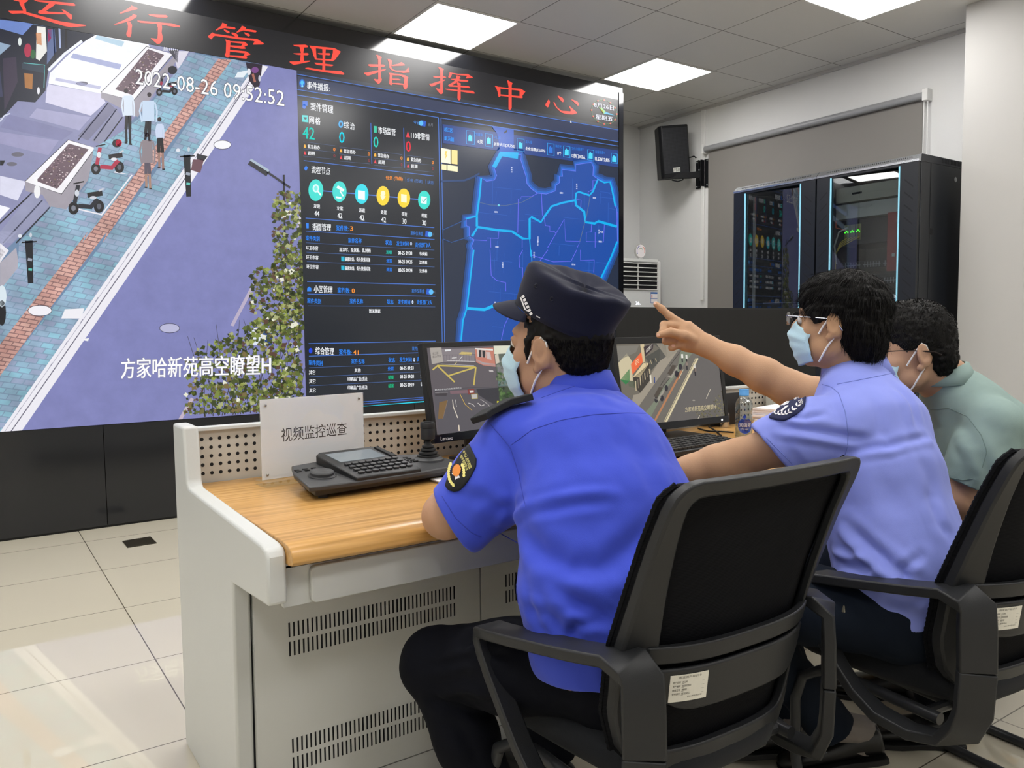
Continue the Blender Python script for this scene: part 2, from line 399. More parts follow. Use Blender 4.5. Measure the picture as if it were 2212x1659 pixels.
V.poly(B((0, 80), (60, 130), (0, 215)), '#e9e7ee'); V.poly(B((0, 110), (35, 140), (0, 190)), '#463c3a'); V.poly(B((0, 215), (110, 110), (130, 240), (10, 390), (0, 390)), '#aeaab6')
V.poly(A((1190, 350), (1290, 350), (1215, 480), (1200, 440)), '#d9d6e4'); V.poly(A((1150, 345), (1220, 340), (1210, 430)), '#46454e')
for k in range(8): V.line(A((1120 + k * 13, 318), (1118 + k * 13, 348)), 1.2, '#fbfbff')
V.build('street_picture', screen_mat('street picture', 1.0, .30, .10, 9), VW, smooth=0)
# paved strips have their own laid pattern
def paving(name, c1, c2, mort, bw, bh):
    m = bpy.data.materials.new(name); m.use_nodes = True; nt = m.node_tree; b = nt.nodes['Principled BSDF']
    tc = nt.nodes.new('ShaderNodeTexCoord'); mp = nt.nodes.new('ShaderNodeMapping'); mp.inputs['Rotation'].default_value = (math.radians(90), math.radians(0), 0)
    br = nt.nodes.new('ShaderNodeTexBrick'); br.inputs['Scale'].default_value = 1
    for k, v in (('Color1', c1), ('Color2', c2), ('Mortar', mort)): br.inputs[k].default_value = lin(v) + (1,)
    br.inputs['Brick Width'].default_value = bw; br.inputs['Row Height'].default_value = bh; br.inputs['Mortar Size'].default_value = .0028; br.inputs['Bias'].default_value = -.1
    sp = nt.nodes.new('ShaderNodeSeparateXYZ'); cb = nt.nodes.new('ShaderNodeCombineXYZ'); nt.links.new(tc.outputs['Object'], sp.inputs[0])
    sk = nt.nodes.new('ShaderNodeMath'); sk.operation = 'MULTIPLY_ADD'; sk.inputs[1].default_value = -.62; nt.links.new(sp.outputs[2], sk.inputs[0]); nt.links.new(sp.outputs[0], sk.inputs[2])
    s2 = nt.nodes.new('ShaderNodeMath'); s2.operation = 'MULTIPLY_ADD'; s2.inputs[1].default_value = .22; nt.links.new(sp.outputs[0], s2.inputs[0]); nt.links.new(sp.outputs[2], s2.inputs[2])
    nt.links.new(sk.outputs[0], cb.inputs[0]); nt.links.new(s2.outputs[0], cb.inputs[1]); nt.links.new(cb.outputs[0], br.inputs['Vector'])
    n = nt.nodes.new('ShaderNodeTexNoise'); n.inputs['Scale'].default_value = 6; n.inputs['Detail'].default_value = 6; nt.links.new(tc.outputs['Object'], n.inputs[0])
    r = nt.nodes.new('ShaderNodeMapRange'); r.inputs['From Min'].default_value = .3; r.inputs['From Max'].default_value = .7; r.inputs['To Min'].default_value = .72; r.inputs['To Max'].default_value = 1.35; nt.links.new(n.outputs[0], r.inputs[0])
    h = nt.nodes.new('ShaderNodeMix'); h.data_type = 'RGBA'; h.blend_type = 'MULTIPLY'; h.inputs[0].default_value = 1; nt.links.new(br.outputs[0], h.inputs[6]); nt.links.new(r.outputs[0], h.inputs[7])
    b.inputs['Base Color'].default_value = (.004, .004, .005, 1); b.inputs['Roughness'].default_value = .3
    nt.links.new(h.outputs[2], b.inputs['Emission Color']); b.inputs['Emission Strength'].default_value = 1; return m
M_pave = paving('teal paving picture', '#86b4c6', '#9299b6', '#7a93ab', .060, .030); M_brick = paving('red brick strip picture', '#d3a79c', '#c08f86', '#8d6a68', .05, .022)
P1 = Pic(WALLP, R_STREET, top=V.h + .0003)
P1.poly(A((1300, 360), (1490, 400), (840, 1300), (560, 1659)) + B((600, 0), (0, 770)) + [(-640, 1500), (-640, 900)] + B((0, 400), (120, 250)) + A((130, 1659), (350, 1410), (450, 1430), (600, 1250), (640, 1010), (830, 900), (960, 800)), '#7aa0b8')
P1.poly(A((1580, 400), (1700, 440), (1690, 520), (900, 1659)) + [(0, 933), (-640, 1760)] + B((0, 985)) + A((700, 1659), (1010, 1250)), '#7aa0b8')
P1.build('paving_picture', M_pave, VW, smooth=0)
P2 = Pic(WALLP, R_STREET, top=P1.h + .0002)
P2.poly(A((1490, 400), (1580, 410), (1140, 1010), (700, 1659)) + B((730, 0), (0, 985)) + [(-640, 1850), (-640, 1560)] + B((0, 770), (600, 0)) + A((560, 1659), (900, 1220), (1130, 900)), '#c79f99')
P2.build('brick_strip_picture', M_brick, VW, smooth=0)
# kerb, people, scooters, lamp post, leaves, captions
Q = Pic(WALLP, R_STREET, top=P2.h + .0003)
Q.poly([(579, 144), (326, 525), (46, 932), (-500, 1730), (-560, 1730), (0, 933), (285, 525), (535, 165), (560, 140)], '#eceaf2')
Q.layer(); Q.line([(556, 150), (300, 535), (18, 940)], 2.2, '#6d6a7c'); Q.line([(546, 160), (292, 530), (6, 938)], 1.1, '#a6a4b6')
for k in range(16):
    t = k / 16; x = 540 - 530 * t; y = 175 + 760 * t; Q.line([(x + 3, y - 8), (x - 3, y + 2)], 1.4, '#9290a2')
for c, rx, ry, cl in (((86, 671), 25, 11, '#f0eef4'), ((155, 676), 0, 0, '#fff'), ((480, 313), 18, 9, '#f4f4f8'), ((366, 709), 21, 9.5, '#b9b9d8')):
    if rx: Q.disc(c, rx + 1.2, ry + 1.2, '#3c3a4c'); Q.layer(); Q.disc(c, rx, ry, cl)
Q.poly([(140, 668), (182, 666), (175, 688), (132, 688)], '#eeedf3'); Q.poly(A((1620, 495), (1700, 480), (1660, 530), (1600, 530)), '#e6eef5'); Q.poly([(174, 734), (192, 730), (190, 737)], '#f0f0f4')
Q.poly([(545, 612), (551, 616), (504, 705), (497, 703)], '#b9aec6'); Q.poly([(412, 858), (418, 862), (392, 908), (384, 907)], '#c2b2c4'); Q.poly([(650, 440), (654, 470), (640, 500)], '#d8d0dc')
Q.line(A((780, 1175), (900, 1195), (690, 1470)), 3.2, '#ece9f0'); Q.line(A((520, 1425), (690, 1465)), 3, '#ece9f0')
Q.layer()
def walker(head, sh, hip, knee, foot, top, bot, skin='#7d5a4c', wd=12):
    hx, hy = head
    Q.disc(head, 4.6, 5.2, '#2a2228', 10)
    Q.line([sh, hip], wd, top, wd * 1.05); Q.line([(sh[0] - wd * .55, sh[1] + 3), (sh[0] - wd * .75, (sh[1] + hip[1]) / 2), (hip[0] - wd * .55, hip[1] + 2)], 3.6, top); Q.line([(sh[0] + wd * .55, sh[1] + 3), (sh[0] + wd * .75, (sh[1] + hip[1]) / 2), (hip[0] + wd * .7, hip[1] + 2)], 3.6, top)
    Q.line([(hip[0] - 3, hip[1]), (knee[0] - 4, knee[1])], 7, bot); Q.line([(hip[0] + 3, hip[1]), (knee[0] + 4, knee[1])], 7, bot)
    Q.line([(knee[0] - 4, knee[1]), (foot[0] - 4, foot[1])], 5, bot if skin == bot else skin); Q.line([(knee[0] + 4, knee[1]), (foot[0] + 4, foot[1] + 3)], 5, bot if skin == bot else skin)
    Q.line([(foot[0] - 8, foot[1] + 1), (foot[0] - 2, foot[1] + 1)], 3, '#15131a'); Q.line([(foot[0] + 2, foot[1] + 4), (foot[0] + 8, foot[1] + 4)], 3, '#15131a')
walker((272, 197), (276, 207), (277, 250), (276, 280), (277, 308), '#d8e4f2', '#14141c', '#14141c', 18)
walker((322, 205), (320, 218), (320, 262), (318, 290), (318, 300), '#c5d8ee', '#16161f', '#16161f', 25)
walker((344, 258), (345, 268), (345, 298), (347, 330), (348, 362), '#c9d6ee', '#15151c', '#9c7a70', 11)
walker((317, 292), (318, 303), (318, 352), (319, 376), (320, 404), '#8d8288', '#5a5360', '#a98674', 22)
Q.layer()
def scooter(c, s=1.0, body='#20222e', acc='#8d9096', seat='#111218', flip=1):
    x, y = c; f = flip
    Q.disc((x - 22 * s * f, y + 20 * s), 9 * s, 11 * s, '#0e0f14'); Q.disc((x + 22 * s * f, y + 17 * s), 9 * s, 11 * s, '#0e0f14'); Q.layer()
    Q.disc((x - 22 * s * f, y + 20 * s), 4 * s, 5 * s, '#7b7f8c', 10); Q.disc((x + 22 * s * f, y + 17 * s), 4 * s, 5 * s, '#5b5f6c', 10)
    Q.line([(x - 20 * s * f, y + 12 * s), (x - 14 * s * f, y - 20 * s)], 7 * s, body); Q.line([(x - 14 * s * f, y + 16 * s), (x + 8 * s * f, y + 18 * s), (x + 20 * s * f, y + 4 * s)], 8 * s, body)
    Q.line([(x + 2 * s * f, y - 2 * s), (x + 28 * s * f, y - 6 * s)], 9 * s, seat); Q.line([(x - 22 * s * f, y - 22 * s), (x - 4 * s * f, y - 26 * s)], 2.4 * s, '#0d0d12')
    Q.layer(); Q.disc((x - 16 * s * f, y - 6 * s), 4 * s, 6 * s, acc, 10); Q.disc((x + 12 * s * f, y + 2 * s), 6 * s, 3 * s, acc, 10); Q.line([(x + 22 * s * f, y - 10 * s), (x + 30 * s * f, y - 14 * s)], 3 * s, '#c9ccd4')
scooter((186, 425), 1.25, '#1b1e2a', '#cfd4de'); scooter((232, 342), 1.15, '#b02a48', '#e3e3ea', '#1a1218'); Q.disc((252, 310), 10, 9, '#15131a'); Q.disc((256, 309), 7, 8, '#d24a5c', 10)
scooter((360, 185), .75, '#1c1a22', '#a02a44'); Q.disc((372, 152), 10, 9, '#22242c')
for (x, y0, y1, wd) in ((404, 335, 425, 15), (63, 520, 612, 17)):      # scooters seen from behind
    Q.line([(x - 1, y0), (x + 1, (y0 + y1) / 2), (x + 3, y1)], wd, '#14161e', wd * .7); Q.line([(x - 16, y0 + 4), (x + 16, y0 + 2)], 3, '#0d0e13'); Q.layer()
    Q.disc((x - 20, y0 - 10), 4.5, 4, '#dfe3ec', 10); Q.disc((x + 3, y0 - 12), 3, 5, '#c9ced8', 10); Q.line([(x - 3, y0 + 40), (x + 6, y0 + 42)], 6, '#9aa2b2'); Q.line([(x - 2, y0 + 62), (x + 6, y0 + 63)], 5, '#5fc3b8')
Q.poly([(416, 345), (440, 345), (432, 374), (412, 368)], '#6d4a55'); Q.poly([(424, 332), (448, 338), (440, 348), (424, 344)], '#2b2c34')
Q.poly([(530, 135), (566, 140), (560, 185), (552, 195), (538, 175)], '#2a2130'); Q.layer(); Q.disc((550, 152), 8, 7, '#7b4a8a', 10); Q.line([(545, 160), (550, 178)], 5, '#a96a5a'); Q.disc((537, 156), 4, 8, '#e4e6ee', 8); Q.disc((560, 170), 3, 7, '#c7c9d8', 8)
Q.disc((80, 414), 7, 15, '#efeff2', 10); Q.disc((78, 392), 3, 6, '#f4f4f6', 8); Q.disc((4, 640), 10, 24, '#d9e6ee', 12); Q.disc((4, 676), 9, 28, '#15161d', 12)
# lamp post
Q.layer()
Q.line([(538, 350), (578, 376)], 13, '#23242c'); Q.line([(576, 372), (626, 406)], 5, '#2a2b34'); Q.line([(612, 378), (617, 660)], 4.2, '#22232b'); Q.layer(); Q.line([(540, 345), (580, 370)], 5, '#a9bac9')
Q.line([(537, 710), (602, 711)], 2.4, '#eceef4'); Q.poly([(540, 713), (566, 713), (565, 745), (540, 745)], '#dfe6f2'); Q.poly([(567, 713), (588, 713), (586, 745), (566, 745)], '#2c4a8c')
# twigs and leaves in front of the camera
rnd = random.Random(5)
for k in range(26):
    x0, y0 = rnd.uniform(440, 655), 905; x1, y1 = x0 + rnd.uniform(-60, 40), rnd.uniform(690, 820)
    y0 = inv_wall(at(x0, 880, 1, 0)[0], ZB)[1] - 2
    Q.line([(x0, y0), ((x0 + x1) / 2 + rnd.uniform(-10, 10), (y0 + y1) / 2), (x1, y1)], 2.0, '#3c3a34', .8)
def leaf(x, y, r, col):
    a0 = rnd.uniform(0, 6.28); pts = []
    for k in range(8):
        a = a0 + k * .785; rr = r * (1.0 if k % 2 == 0 else .62) * rnd.uniform(.6, 1.15); pts.append((x + rr * math.cos(a), y + rr * .95 * math.sin(a)))
    Q.poly(pts, col)
LC = ['#6e7a34', '#7c8a40', '#4a5426', '#98a354', '#5d6a30', '#39421f', '#6d6a3c', '#a9ad78', '#7a6a42', '#5b4236', '#2c331a', '#3a4420', '#55612c', '#464f28', '#2f3820']
for k in range(2100):
    if k % 400 == 0: Q.layer()
    u = rnd.random()
    if u < .62:
        x = 395 + 255 * rnd.random() ** .62; t = (x - 395) / 255; top = 770 - 130 * t; y = top + (900 - top) * rnd.random() ** .85
    elif u < .85: x = rnd.uniform(588, 654); y = rnd.uniform(415, 660)
    else: x = rnd.uniform(540, 654); y = rnd.uniform(580, 720)
    lim = inv_wall(at(x, 880, 1, 0)[0], ZB)[1] - 7; y = min(y, lim - rnd.random() * 8); x = min(x, 648 + (y - 400) * .022)
    leaf(x, y, rnd.uniform(3.5, 8.5), rnd.choice(LC) if rnd.random() < .975 else '#e6e6d2')
Q.layer()
for dx, dy in ((1.1, 0), (-1.1, 0), (0, 1.1), (0, -1.1), (.9, .9), (-.9, -.9)): Q.text('2022-08-26 09:52:52', (292 + dx, 166 + dy), (613 + dx, 214 + dy), 33, '#5a5a66')
for dx, dy in ((1.2, 0), (-1.2, 0), (0, 1.2), (0, -1.2)): Q.text('方家哈新苑高空瞭望H', (261 + dx, 796 + dy), (584 + dx, 787 + dy), 44, '#8a8aa0')
Q.layer(); Q.text('2022-08-26 09:52:52', (292, 166), (613, 214), 33, '#ffffff')
for dx in (-.5, .5): Q.text('方家哈新苑高空瞭望H', (261 + dx, 796), (584 + dx, 787), 44, '#ffffff')
Q.build('street_detail', screen_mat('street detail', 1.0, .3), VW, smooth=0)

# ---- red title banner
T = Pic(WALLP, R_TITLE)
T.poly([inv_wall(*p) for p in ((-4.2, 2.862), (XR, 2.862), (XR, 2.652), (-4.2, 2.652))], '#1b1b1f'); T.layer()
T.poly([inv_wall(*p) for p in ((XS, 2.652), (XR, 2.652), (XR, 2.63), (XS, 2.63))], '#262d3c'); T.layer()
t1 = crop(0, 0, .18083); t2 = crop(430, 40, .15371); t3 = crop(770, 100, .12206); t4 = crop(1050, 160, .13562)
STROKES = {t1: ['160,0 330,0 335,10 290,40 290,70 310,110 315,150 270,150 275,120 235,50 230,20 165,5', '100,130 270,130 320,145 720,255 1025,300 1020,312 850,328 760,310 300,170 270,160 150,165 120,155',
  '400,0 560,8 880,40 905,60 890,72 840,70 600,40 450,20', '590,35 660,50 640,70 550,130 580,140 760,150 780,165 740,172 490,170 455,155 460,130 500,120', '735,115 755,112 860,180 860,225 845,235 820,215',
  '1565,65 1640,95 1640,110 1560,130 1440,165 1425,158 1500,120 1560,80', '1585,165 1635,185 1630,205 1560,250 1380,297 1360,293 1480,240 1580,185', '1515,260 1555,262 1578,300 1572,340 1570,400 1555,445 1535,447 1508,420 1510,390 1525,360 1528,310',
  '1770,172 1980,180 2005,195 1995,210 1880,208 1790,190', '1640,245 1870,265 2050,280 2150,310 2150,328 2080,322 1900,290 1680,272 1645,262', '1870,285 1930,290 1935,330 1930,390 1943,440 1938,490 1905,525 1875,525 1800,460 1805,455 1880,465 1885,400 1885,330'],
 t2: ['325,58 395,85 390,105 375,110 500,125 513,140 500,155 365,135 330,140 240,170 232,162 300,110 320,80', '345,148 400,170 430,190 425,205 400,208 350,170', '600,102 660,125 655,145 800,170 808,185 790,197 650,175 620,170 535,200 522,195 580,140',
  '632,195 700,215 720,235 700,253 680,248 640,215', '460,195 520,210 550,235 548,262 510,258 455,215', '185,195 220,215 300,225 560,265 770,285 820,290 910,350 900,365 760,368 755,362 780,325 760,315 540,290 230,245 210,250 170,295 125,260 130,245 175,205',
  '365,295 430,310 440,330 430,500 420,535 405,552 365,530 360,510 375,480 380,330', '430,318 640,328 685,365 680,378 630,400 655,410 650,425 600,428 430,398 430,378 590,385 612,355 430,335', '430,440 660,462 720,500 715,512 680,520 640,515 640,490 430,465', '640,500 690,515 660,540 680,545 665,565 600,560 420,535 425,515 620,525',
  '1320,372 1490,368 1530,385 1525,405 1480,408 1340,388', '1325,490 1520,485 1545,500 1520,518 1400,512 1330,500', '1410,395 1470,400 1475,420 1465,470 1470,600 1420,605 1430,480', '1270,605 1400,602 1560,592 1560,605 1480,625 1340,652 1320,650 1275,620',
  '1550,380 1640,395 1640,420 1650,560 1660,580 1630,578 1600,500 1590,450 1555,395', '1600,385 1740,400 1900,415 1990,465 1985,478 1910,580 1870,603 1850,595 1880,480 1880,440 1730,430 1640,418', '1665,487 1830,487 1848,502 1830,518 1680,505', '1640,560 1860,575 1870,598 1640,580',
  '1730,420 1780,425 1770,560 1772,740 1730,725 1735,560', '1620,620 1740,632 1880,650 1885,662 1860,672 1660,655 1625,635', '1490,697 1530,690 1740,725 2000,742 2040,775 2030,792 1960,785 1700,745 1530,715 1495,708'],
 t3: ['345,155 365,150 450,195 430,230 430,560 448,580 440,620 395,670 380,668 310,595 310,582 325,578 370,590 385,580 380,230', '200,325 230,318 480,325 510,345 480,365 240,360 205,340', '130,470 180,465 380,425 515,403 520,415 490,430 380,465 210,522 185,520 140,490',
  '545,222 570,225 630,255 625,280 615,370 640,410 700,430 860,430 890,410 905,378 918,380 925,420 940,455 925,468 830,475 700,455 620,425 580,380 570,290', '620,335 740,310 790,280 805,285 855,325 850,340 790,345 630,352',
  '565,470 620,475 635,520 625,640 640,670 610,692 575,670 580,640 585,510', '610,475 760,495 860,515 915,550 905,580 900,660 910,690 890,745 860,768 845,755 820,705 835,680 845,560 760,520 640,515', '635,572 740,575 780,590 770,605 640,598', '630,650 740,650 840,668 850,690 740,680 630,670',
  '1445,372 1470,368 1545,405 1530,440 1525,620 1530,830 1500,850 1480,845 1405,755 1410,742 1450,755 1480,750 1482,600 1478,430', '1355,540 1380,535 1560,535 1590,548 1570,565 1400,560 1360,550', '1285,665 1330,660 1480,612 1560,588 1572,600 1520,630 1350,710 1320,712 1290,680',
  '1645,460 1670,465 1690,490 1670,545 1645,565 1622,550 1625,530 1640,500', '1660,465 1800,490 1970,492 2060,550 2050,562 1940,570 1930,560 1960,525 1800,512 1680,490', '1770,515 1830,535 1840,560 1815,580 1840,592 1960,595 1980,615 1960,632 1850,625 1790,618 1680,590 1665,580 1760,575',
  '1760,590 1810,610 1740,665 1690,690 1980,705 2010,725 2000,740 1840,725 1640,715 1618,695 1630,680 1700,640', '1775,635 1790,635 1845,660 1840,700 1842,930 1825,958 1800,955 1785,920 1790,700 1775,660', '1570,752 1640,755 1800,775 2060,790 2092,825 2085,838 2040,835 1800,795 1600,775 1575,765'],
 t4: ['335,105 345,100 420,145 405,180 405,540 390,565 370,570 355,555 355,200', '135,190 150,187 215,215 225,240 228,350 210,368 195,362 180,280 160,225', '190,203 355,222 550,235 625,280 575,345 580,378 560,385 530,382 530,275 510,262 220,232', '228,325 410,342 575,355 580,378 560,385 410,368 228,348',
  '990,405 1010,425 1015,455 990,525 970,532 942,500 945,475', '1070,445 1085,445 1130,530 1200,585 1340,595 1345,570 1315,515 1320,505 1390,565 1445,610 1445,625 1380,645 1280,640 1190,610 1110,535 1075,470', '1135,350 1150,345 1220,385 1238,425 1225,448 1205,445 1150,375', '1350,408 1370,405 1450,435 1475,470 1475,502 1455,505 1390,440']}
for fn, L in STROKES.items():
    for k, sk in enumerate(L):
        T.h += .00002; T.poly(fn(*[tuple(map(float, p.split(','))) for p in sk.split()]), '#ff4a38')
T.layer()
for k in range(60):
    a = 2 * math.pi * k / 60; T.disc(t4((1878 + 200 * math.cos(a), 606 + 190 * math.sin(a) + 8 * math.cos(a) * 4))[0], .75, .75, '#6fae5a', 6)
T.layer()
for k in range(12):
    a = 2 * math.pi * k / 12; T.disc(t4((1878 + 200 * math.cos(a), 606 + 190 * math.sin(a) + 8 * math.cos(a) * 4))[0], 1.9, 1.9, '#e2604e', 8)
for dx in (-.25, .25): T.text('8月26日', (1282.6 + dx, 226.5), (1325.5 + dx, 234), 10.5, '#f2f4ff'); T.text('星期五', (1286.5 + dx, 252), (1323.5 + dx, 257.5), 10.5, '#f2f4ff')
T.layer()
T.poly(t4((1790, 525), (1850, 545), (1900, 600), (1870, 635)), '#8fd07a'); T.poly(t4((1795, 530), (1860, 590), (1870, 635)), '#d9b85a'); T.poly(t4((1900, 600), (2045, 660), (1870, 635)), '#46b4dc')
T.poly(t4((1342, 738), (1362, 785), (1352, 812), (1345, 795), (1335, 795)), '#ffffff')
T.build('title_banner', screen_mat('title banner', 1.0, .42), VW, smooth=0)

# ---- case dashboard and map
D = Pic(WALLP, R_DASH)
d3 = crop(600, 130, .18083); d4 = crop(600, 420, .18083); d5 = crop(600, 640, .18083); d6 = crop(940, 220, .18987); d7 = crop(880, 540, .27125)
BL, BL2, WH, OR, TE, CY, RD = '#4a78d2', '#2f86f0', '#f4f6fa', '#ff9a3c', '#35d8c8', '#22d6ee', '#e8404e'
D.poly([inv_wall(*p) for p in ((XS, 2.652), (XR, 2.652), (XR, ZB), (XS, ZB))], '#23272e'); D.layer()
D.poly(d3((235, 190), (2212, 540)) + [inv_wall(XR, 2.628 - .0), inv_wall(XR, 2.535)] + d3((240, 345)), '#39415c')
D.poly([inv_wall(-.245, 2.487), inv_wall(XR, 2.487), inv_wall(XR, .60), inv_wall(-.245, .60)], '#2a3346')
D.layer()
def X_(z, x0, x1, wd, col): D.line([inv_wall(x0, z), inv_wall(x1, z)], wd, col)
for z, x0, x1 in ((2.628, XS, XR), (2.537, XS, XR), (2.503, XS, -.262), (2.503, -.245, XR)): X_(z, x0, x1, 1.5, BL)
for x in (-.262, -.243): D.line([inv_wall(x, 2.503), inv_wall(x, .60)], 1.6, BL)
def Tx(fn, t, a0, b0, a1, b1, h, col, bold=0):
    p, q = fn((a0, b0), (a1, b1)); s = fn((0, 0), (0, 1))[1][1] - fn((0, 0))[0][1]
    for k in ((-.22, .22) if bold else (0,)): D.text(t, (p[0] + k, p[1]), (q[0] + k, q[1]), h * s, col)
def Ln(fn, pts, wd, col): D.line(fn(*pts), wd, col)
# heading
D.disc(d3((290, 275))[0], 6.2, 9, '#1f6fd8', 16); D.layer(); D.disc(d3((290, 270))[0], 3.4, 5, '#4fc4f4', 12); D.poly(d3((280, 320), (290, 275), (305, 320)), '#8fe6ff')
Tx(d3, '事件播报:', 345, 295, 620, 335, 88, WH, 1); Tx(d3, '案件管理', 390, 550, 660, 590, 100, WH, 1)
D.poly(d3((295, 485), (355, 490), (355, 545), (295, 540)), '#2a6ad6'); D.disc(d3((315, 555))[0], 4, 5, '#2a6ad6', 10)
Tx(d3, '网', 375, 715, 432, 722, 88, WH, 1); Tx(d3, '格', 448, 724, 507, 730, 88, WH, 1); Tx(d3, '综', 790, 770, 848, 778, 88, WH, 1); Tx(d3, '治', 862, 785, 915, 792, 85, WH, 1); Tx(d3, '市场监管', 1200, 835, 1405, 862, 85, WH, 1); Tx(d3, '110非警情', 1592, 895, 1812, 922, 80, WH, 1)
D.poly(d3((290, 655), (360, 660), (365, 745), (288, 735)), '#3ad0d0'); D.layer(); D.poly(d3((305, 680), (350, 685), (340, 705), (325, 710), (312, 698)), '#20343c')
D.disc(d3((752, 765))[0], 5.2, 8, '#2aa6e8', 16); D.layer(); D.disc(d3((752, 765))[0], 2.6, 4, '#123a5c', 12); D.poly(d3((1145, 785), (1182, 790), (1180, 870), (1145, 865)), '#38c8a8'); D.poly(d3((1552, 850), (1580, 925), (1530, 920)), RD)
Tx(d3, '42', 297, 865, 438, 880, 140, TE, 1); Tx(d3, '0', 732, 920, 796, 925, 135, CY, 1); Tx(d3, '0', 1142, 975, 1200, 982, 130, TE, 1); Tx(d3, '0', 1530, 1028, 1588, 1035, 128, RD, 1)
Tx(d3, '今日', 1622, 740, 1685, 748, 45, '#5aa0ff'); Tx(d3, '当月', 1795, 768, 1850, 774, 40, '#7d8390')
def switch(fn, c, on):
    p = np.array(fn(c)[0]); D.line([p + (-5.2, -.8), p + (5.2, .8)], 12, '#2a5fd0'); D.layer(); D.disc(p + ((5 if on else -5), (.6 if on else -.6)), 5, 5.6, '#5fc0f8', 14)
switch(d3, (1738, 757), 0)
for k, (x, y) in enumerate(((0, 0), (432, 55), (840, 105), (1232, 155))):
    sx = (1, .95, .9, .85)[k]
    for yy, e in ((975, 48), (1060, 42), (1145, 40)): Ln(d3, ((302 + x, yy + y + (6 if k else 0)), (302 + x + 382 * sx, yy + y + e)), .7, '#51648c')
    Tx(d3, '紧急待办', 357 + x, 1030 + y, 357 + x + 145 * sx, 1046 + y, 48, WH, 1); Tx(d3, '超', 360 + x, 1110 + y, 360 + x + 40 * sx, 1113 + y, 46, WH, 1); Tx(d3, '期', 400 + x, 1113 + y, 400 + x + 40 * sx, 1116 + y, 46, WH, 1)
    Tx(d3, '0', 302 + x + 360 * sx, 1066 + y, 302 + x + 384 * sx, 1068 + y, 42, OR, 1); Tx(d3, '0', 302 + x + 362 * sx, 1142 + y, 302 + x + 384 * sx, 1144 + y, 38, '#a83440')
    D.poly(d3((308 + x, 1045 + y), (310 + x, 1015 + y), (322 + x, 1005 + y), (334 + x, 1017 + y), (336 + x, 1048 + y)), '#f4b43c'); D.poly(d3((308 + x, 1125 + y), (322 + x, 1083 + y), (340 + x, 1130 + y)), RD)
for a, b in (((1110, 750), (1122, 1240)), ((1502, 810), (1512, 1285))): Ln(d3, (a, b), 1.8, '#3f68c0')
Ln(d3, ((308, 1200), (1860, 1383)), 1.5, BL)
D.poly(d3((335, 1260), (362, 1285), (335, 1325), (310, 1295)), '#2a7ce8'); Tx(d3, '流程节点', 400, 1305, 625, 1330, 88, WH, 1)
Tx(d3, '任务 (当前)', 1290, 1405, 1490, 1422, 52, OR, 1); Tx(d3, '任务 (历史)', 1540, 1435, 1730, 1452, 48, '#4f86d8'); Tx(d3, '状态', 1785, 1458, 1860, 1464, 44, '#4f86d8'); Ln(d3, ((1525, 1400), (1527, 1460)), .8, BL); Ln(d3, ((1766, 1425), (1768, 1482)), .8, BL)
# process nodes
NX = [(682, 411), (733, 414), (781, 419), (827, 423), (872, 428), (916, 432)]; NR = [(16, 23.5), (15.2, 22.5), (14.5, 21.5), (14, 21), (13.5, 20.5), (13.2, 20)]
D.line([NX[0], NX[-1]], 2.2, '#4a78d2'); D.layer()
for c, r, cl in zip(NX, NR, ('#3fe0d4', '#3fdcd4', '#2adcec', '#ffd832', '#ffd832', '#2fe0d0')): D.disc(c, r[0], r[1], cl, 36)
D.layer()
D.disc((682, 407), 7, 9, '#d9fffb', 16); D.line([(686, 413), (693, 422)], 3.2, '#f2fffd'); D.line([(728, 403), (742, 412)], 6, '#f2fffd'); D.line([(734, 412), (741, 424)], 2.6, '#f2fffd'); D.poly([(725, 424), (737, 426), (737, 430), (725, 428)], '#f2fffd')
D.poly([(773, 411), (788, 413), (788, 432), (773, 430)], '#f2fffd'); D.disc((827, 418), 5, 6, '#fff7d0', 12); D.poly([(821, 422), (833, 424), (826, 434), (824, 430)], '#fff7d0'); D.poly([(866, 419), (878, 421), (878, 438), (866, 436)], '#fff7d0'); D.poly([(909, 424), (922, 426), (921, 441), (909, 439)], '#e8fffb')
D.layer(); D.disc((682, 407), 4, 5.5, '#7ff0e6', 12); D.line([(911, 432), (915, 436), (921, 427)], 1.6, '#1f9c94')
for k, (t, n_, x0, x1) in enumerate((('发现', '44', 428, 502), ('立案', '42', 703, 776), ('派遣', '42', 968, 1040), ('处置', '42', 1228, 1297), ('核查', '30', 1478, 1542), ('结案', '30', 1716, 1780))):
    y = (138, 163, 187, 210, 231, 250)[k]; Tx(d4, t, x0, y, x1, y + 8, 50, WH, 1); Tx(d4, n_, x0 + 8, y + 88, x1 - 8, y + 94, 62, WH, 1)
Ln(d4, ((330, 283), (1868, 398)), 1.6, BL); Ln(d4, ((333, 437), (1870, 538)), 1.4, BL)
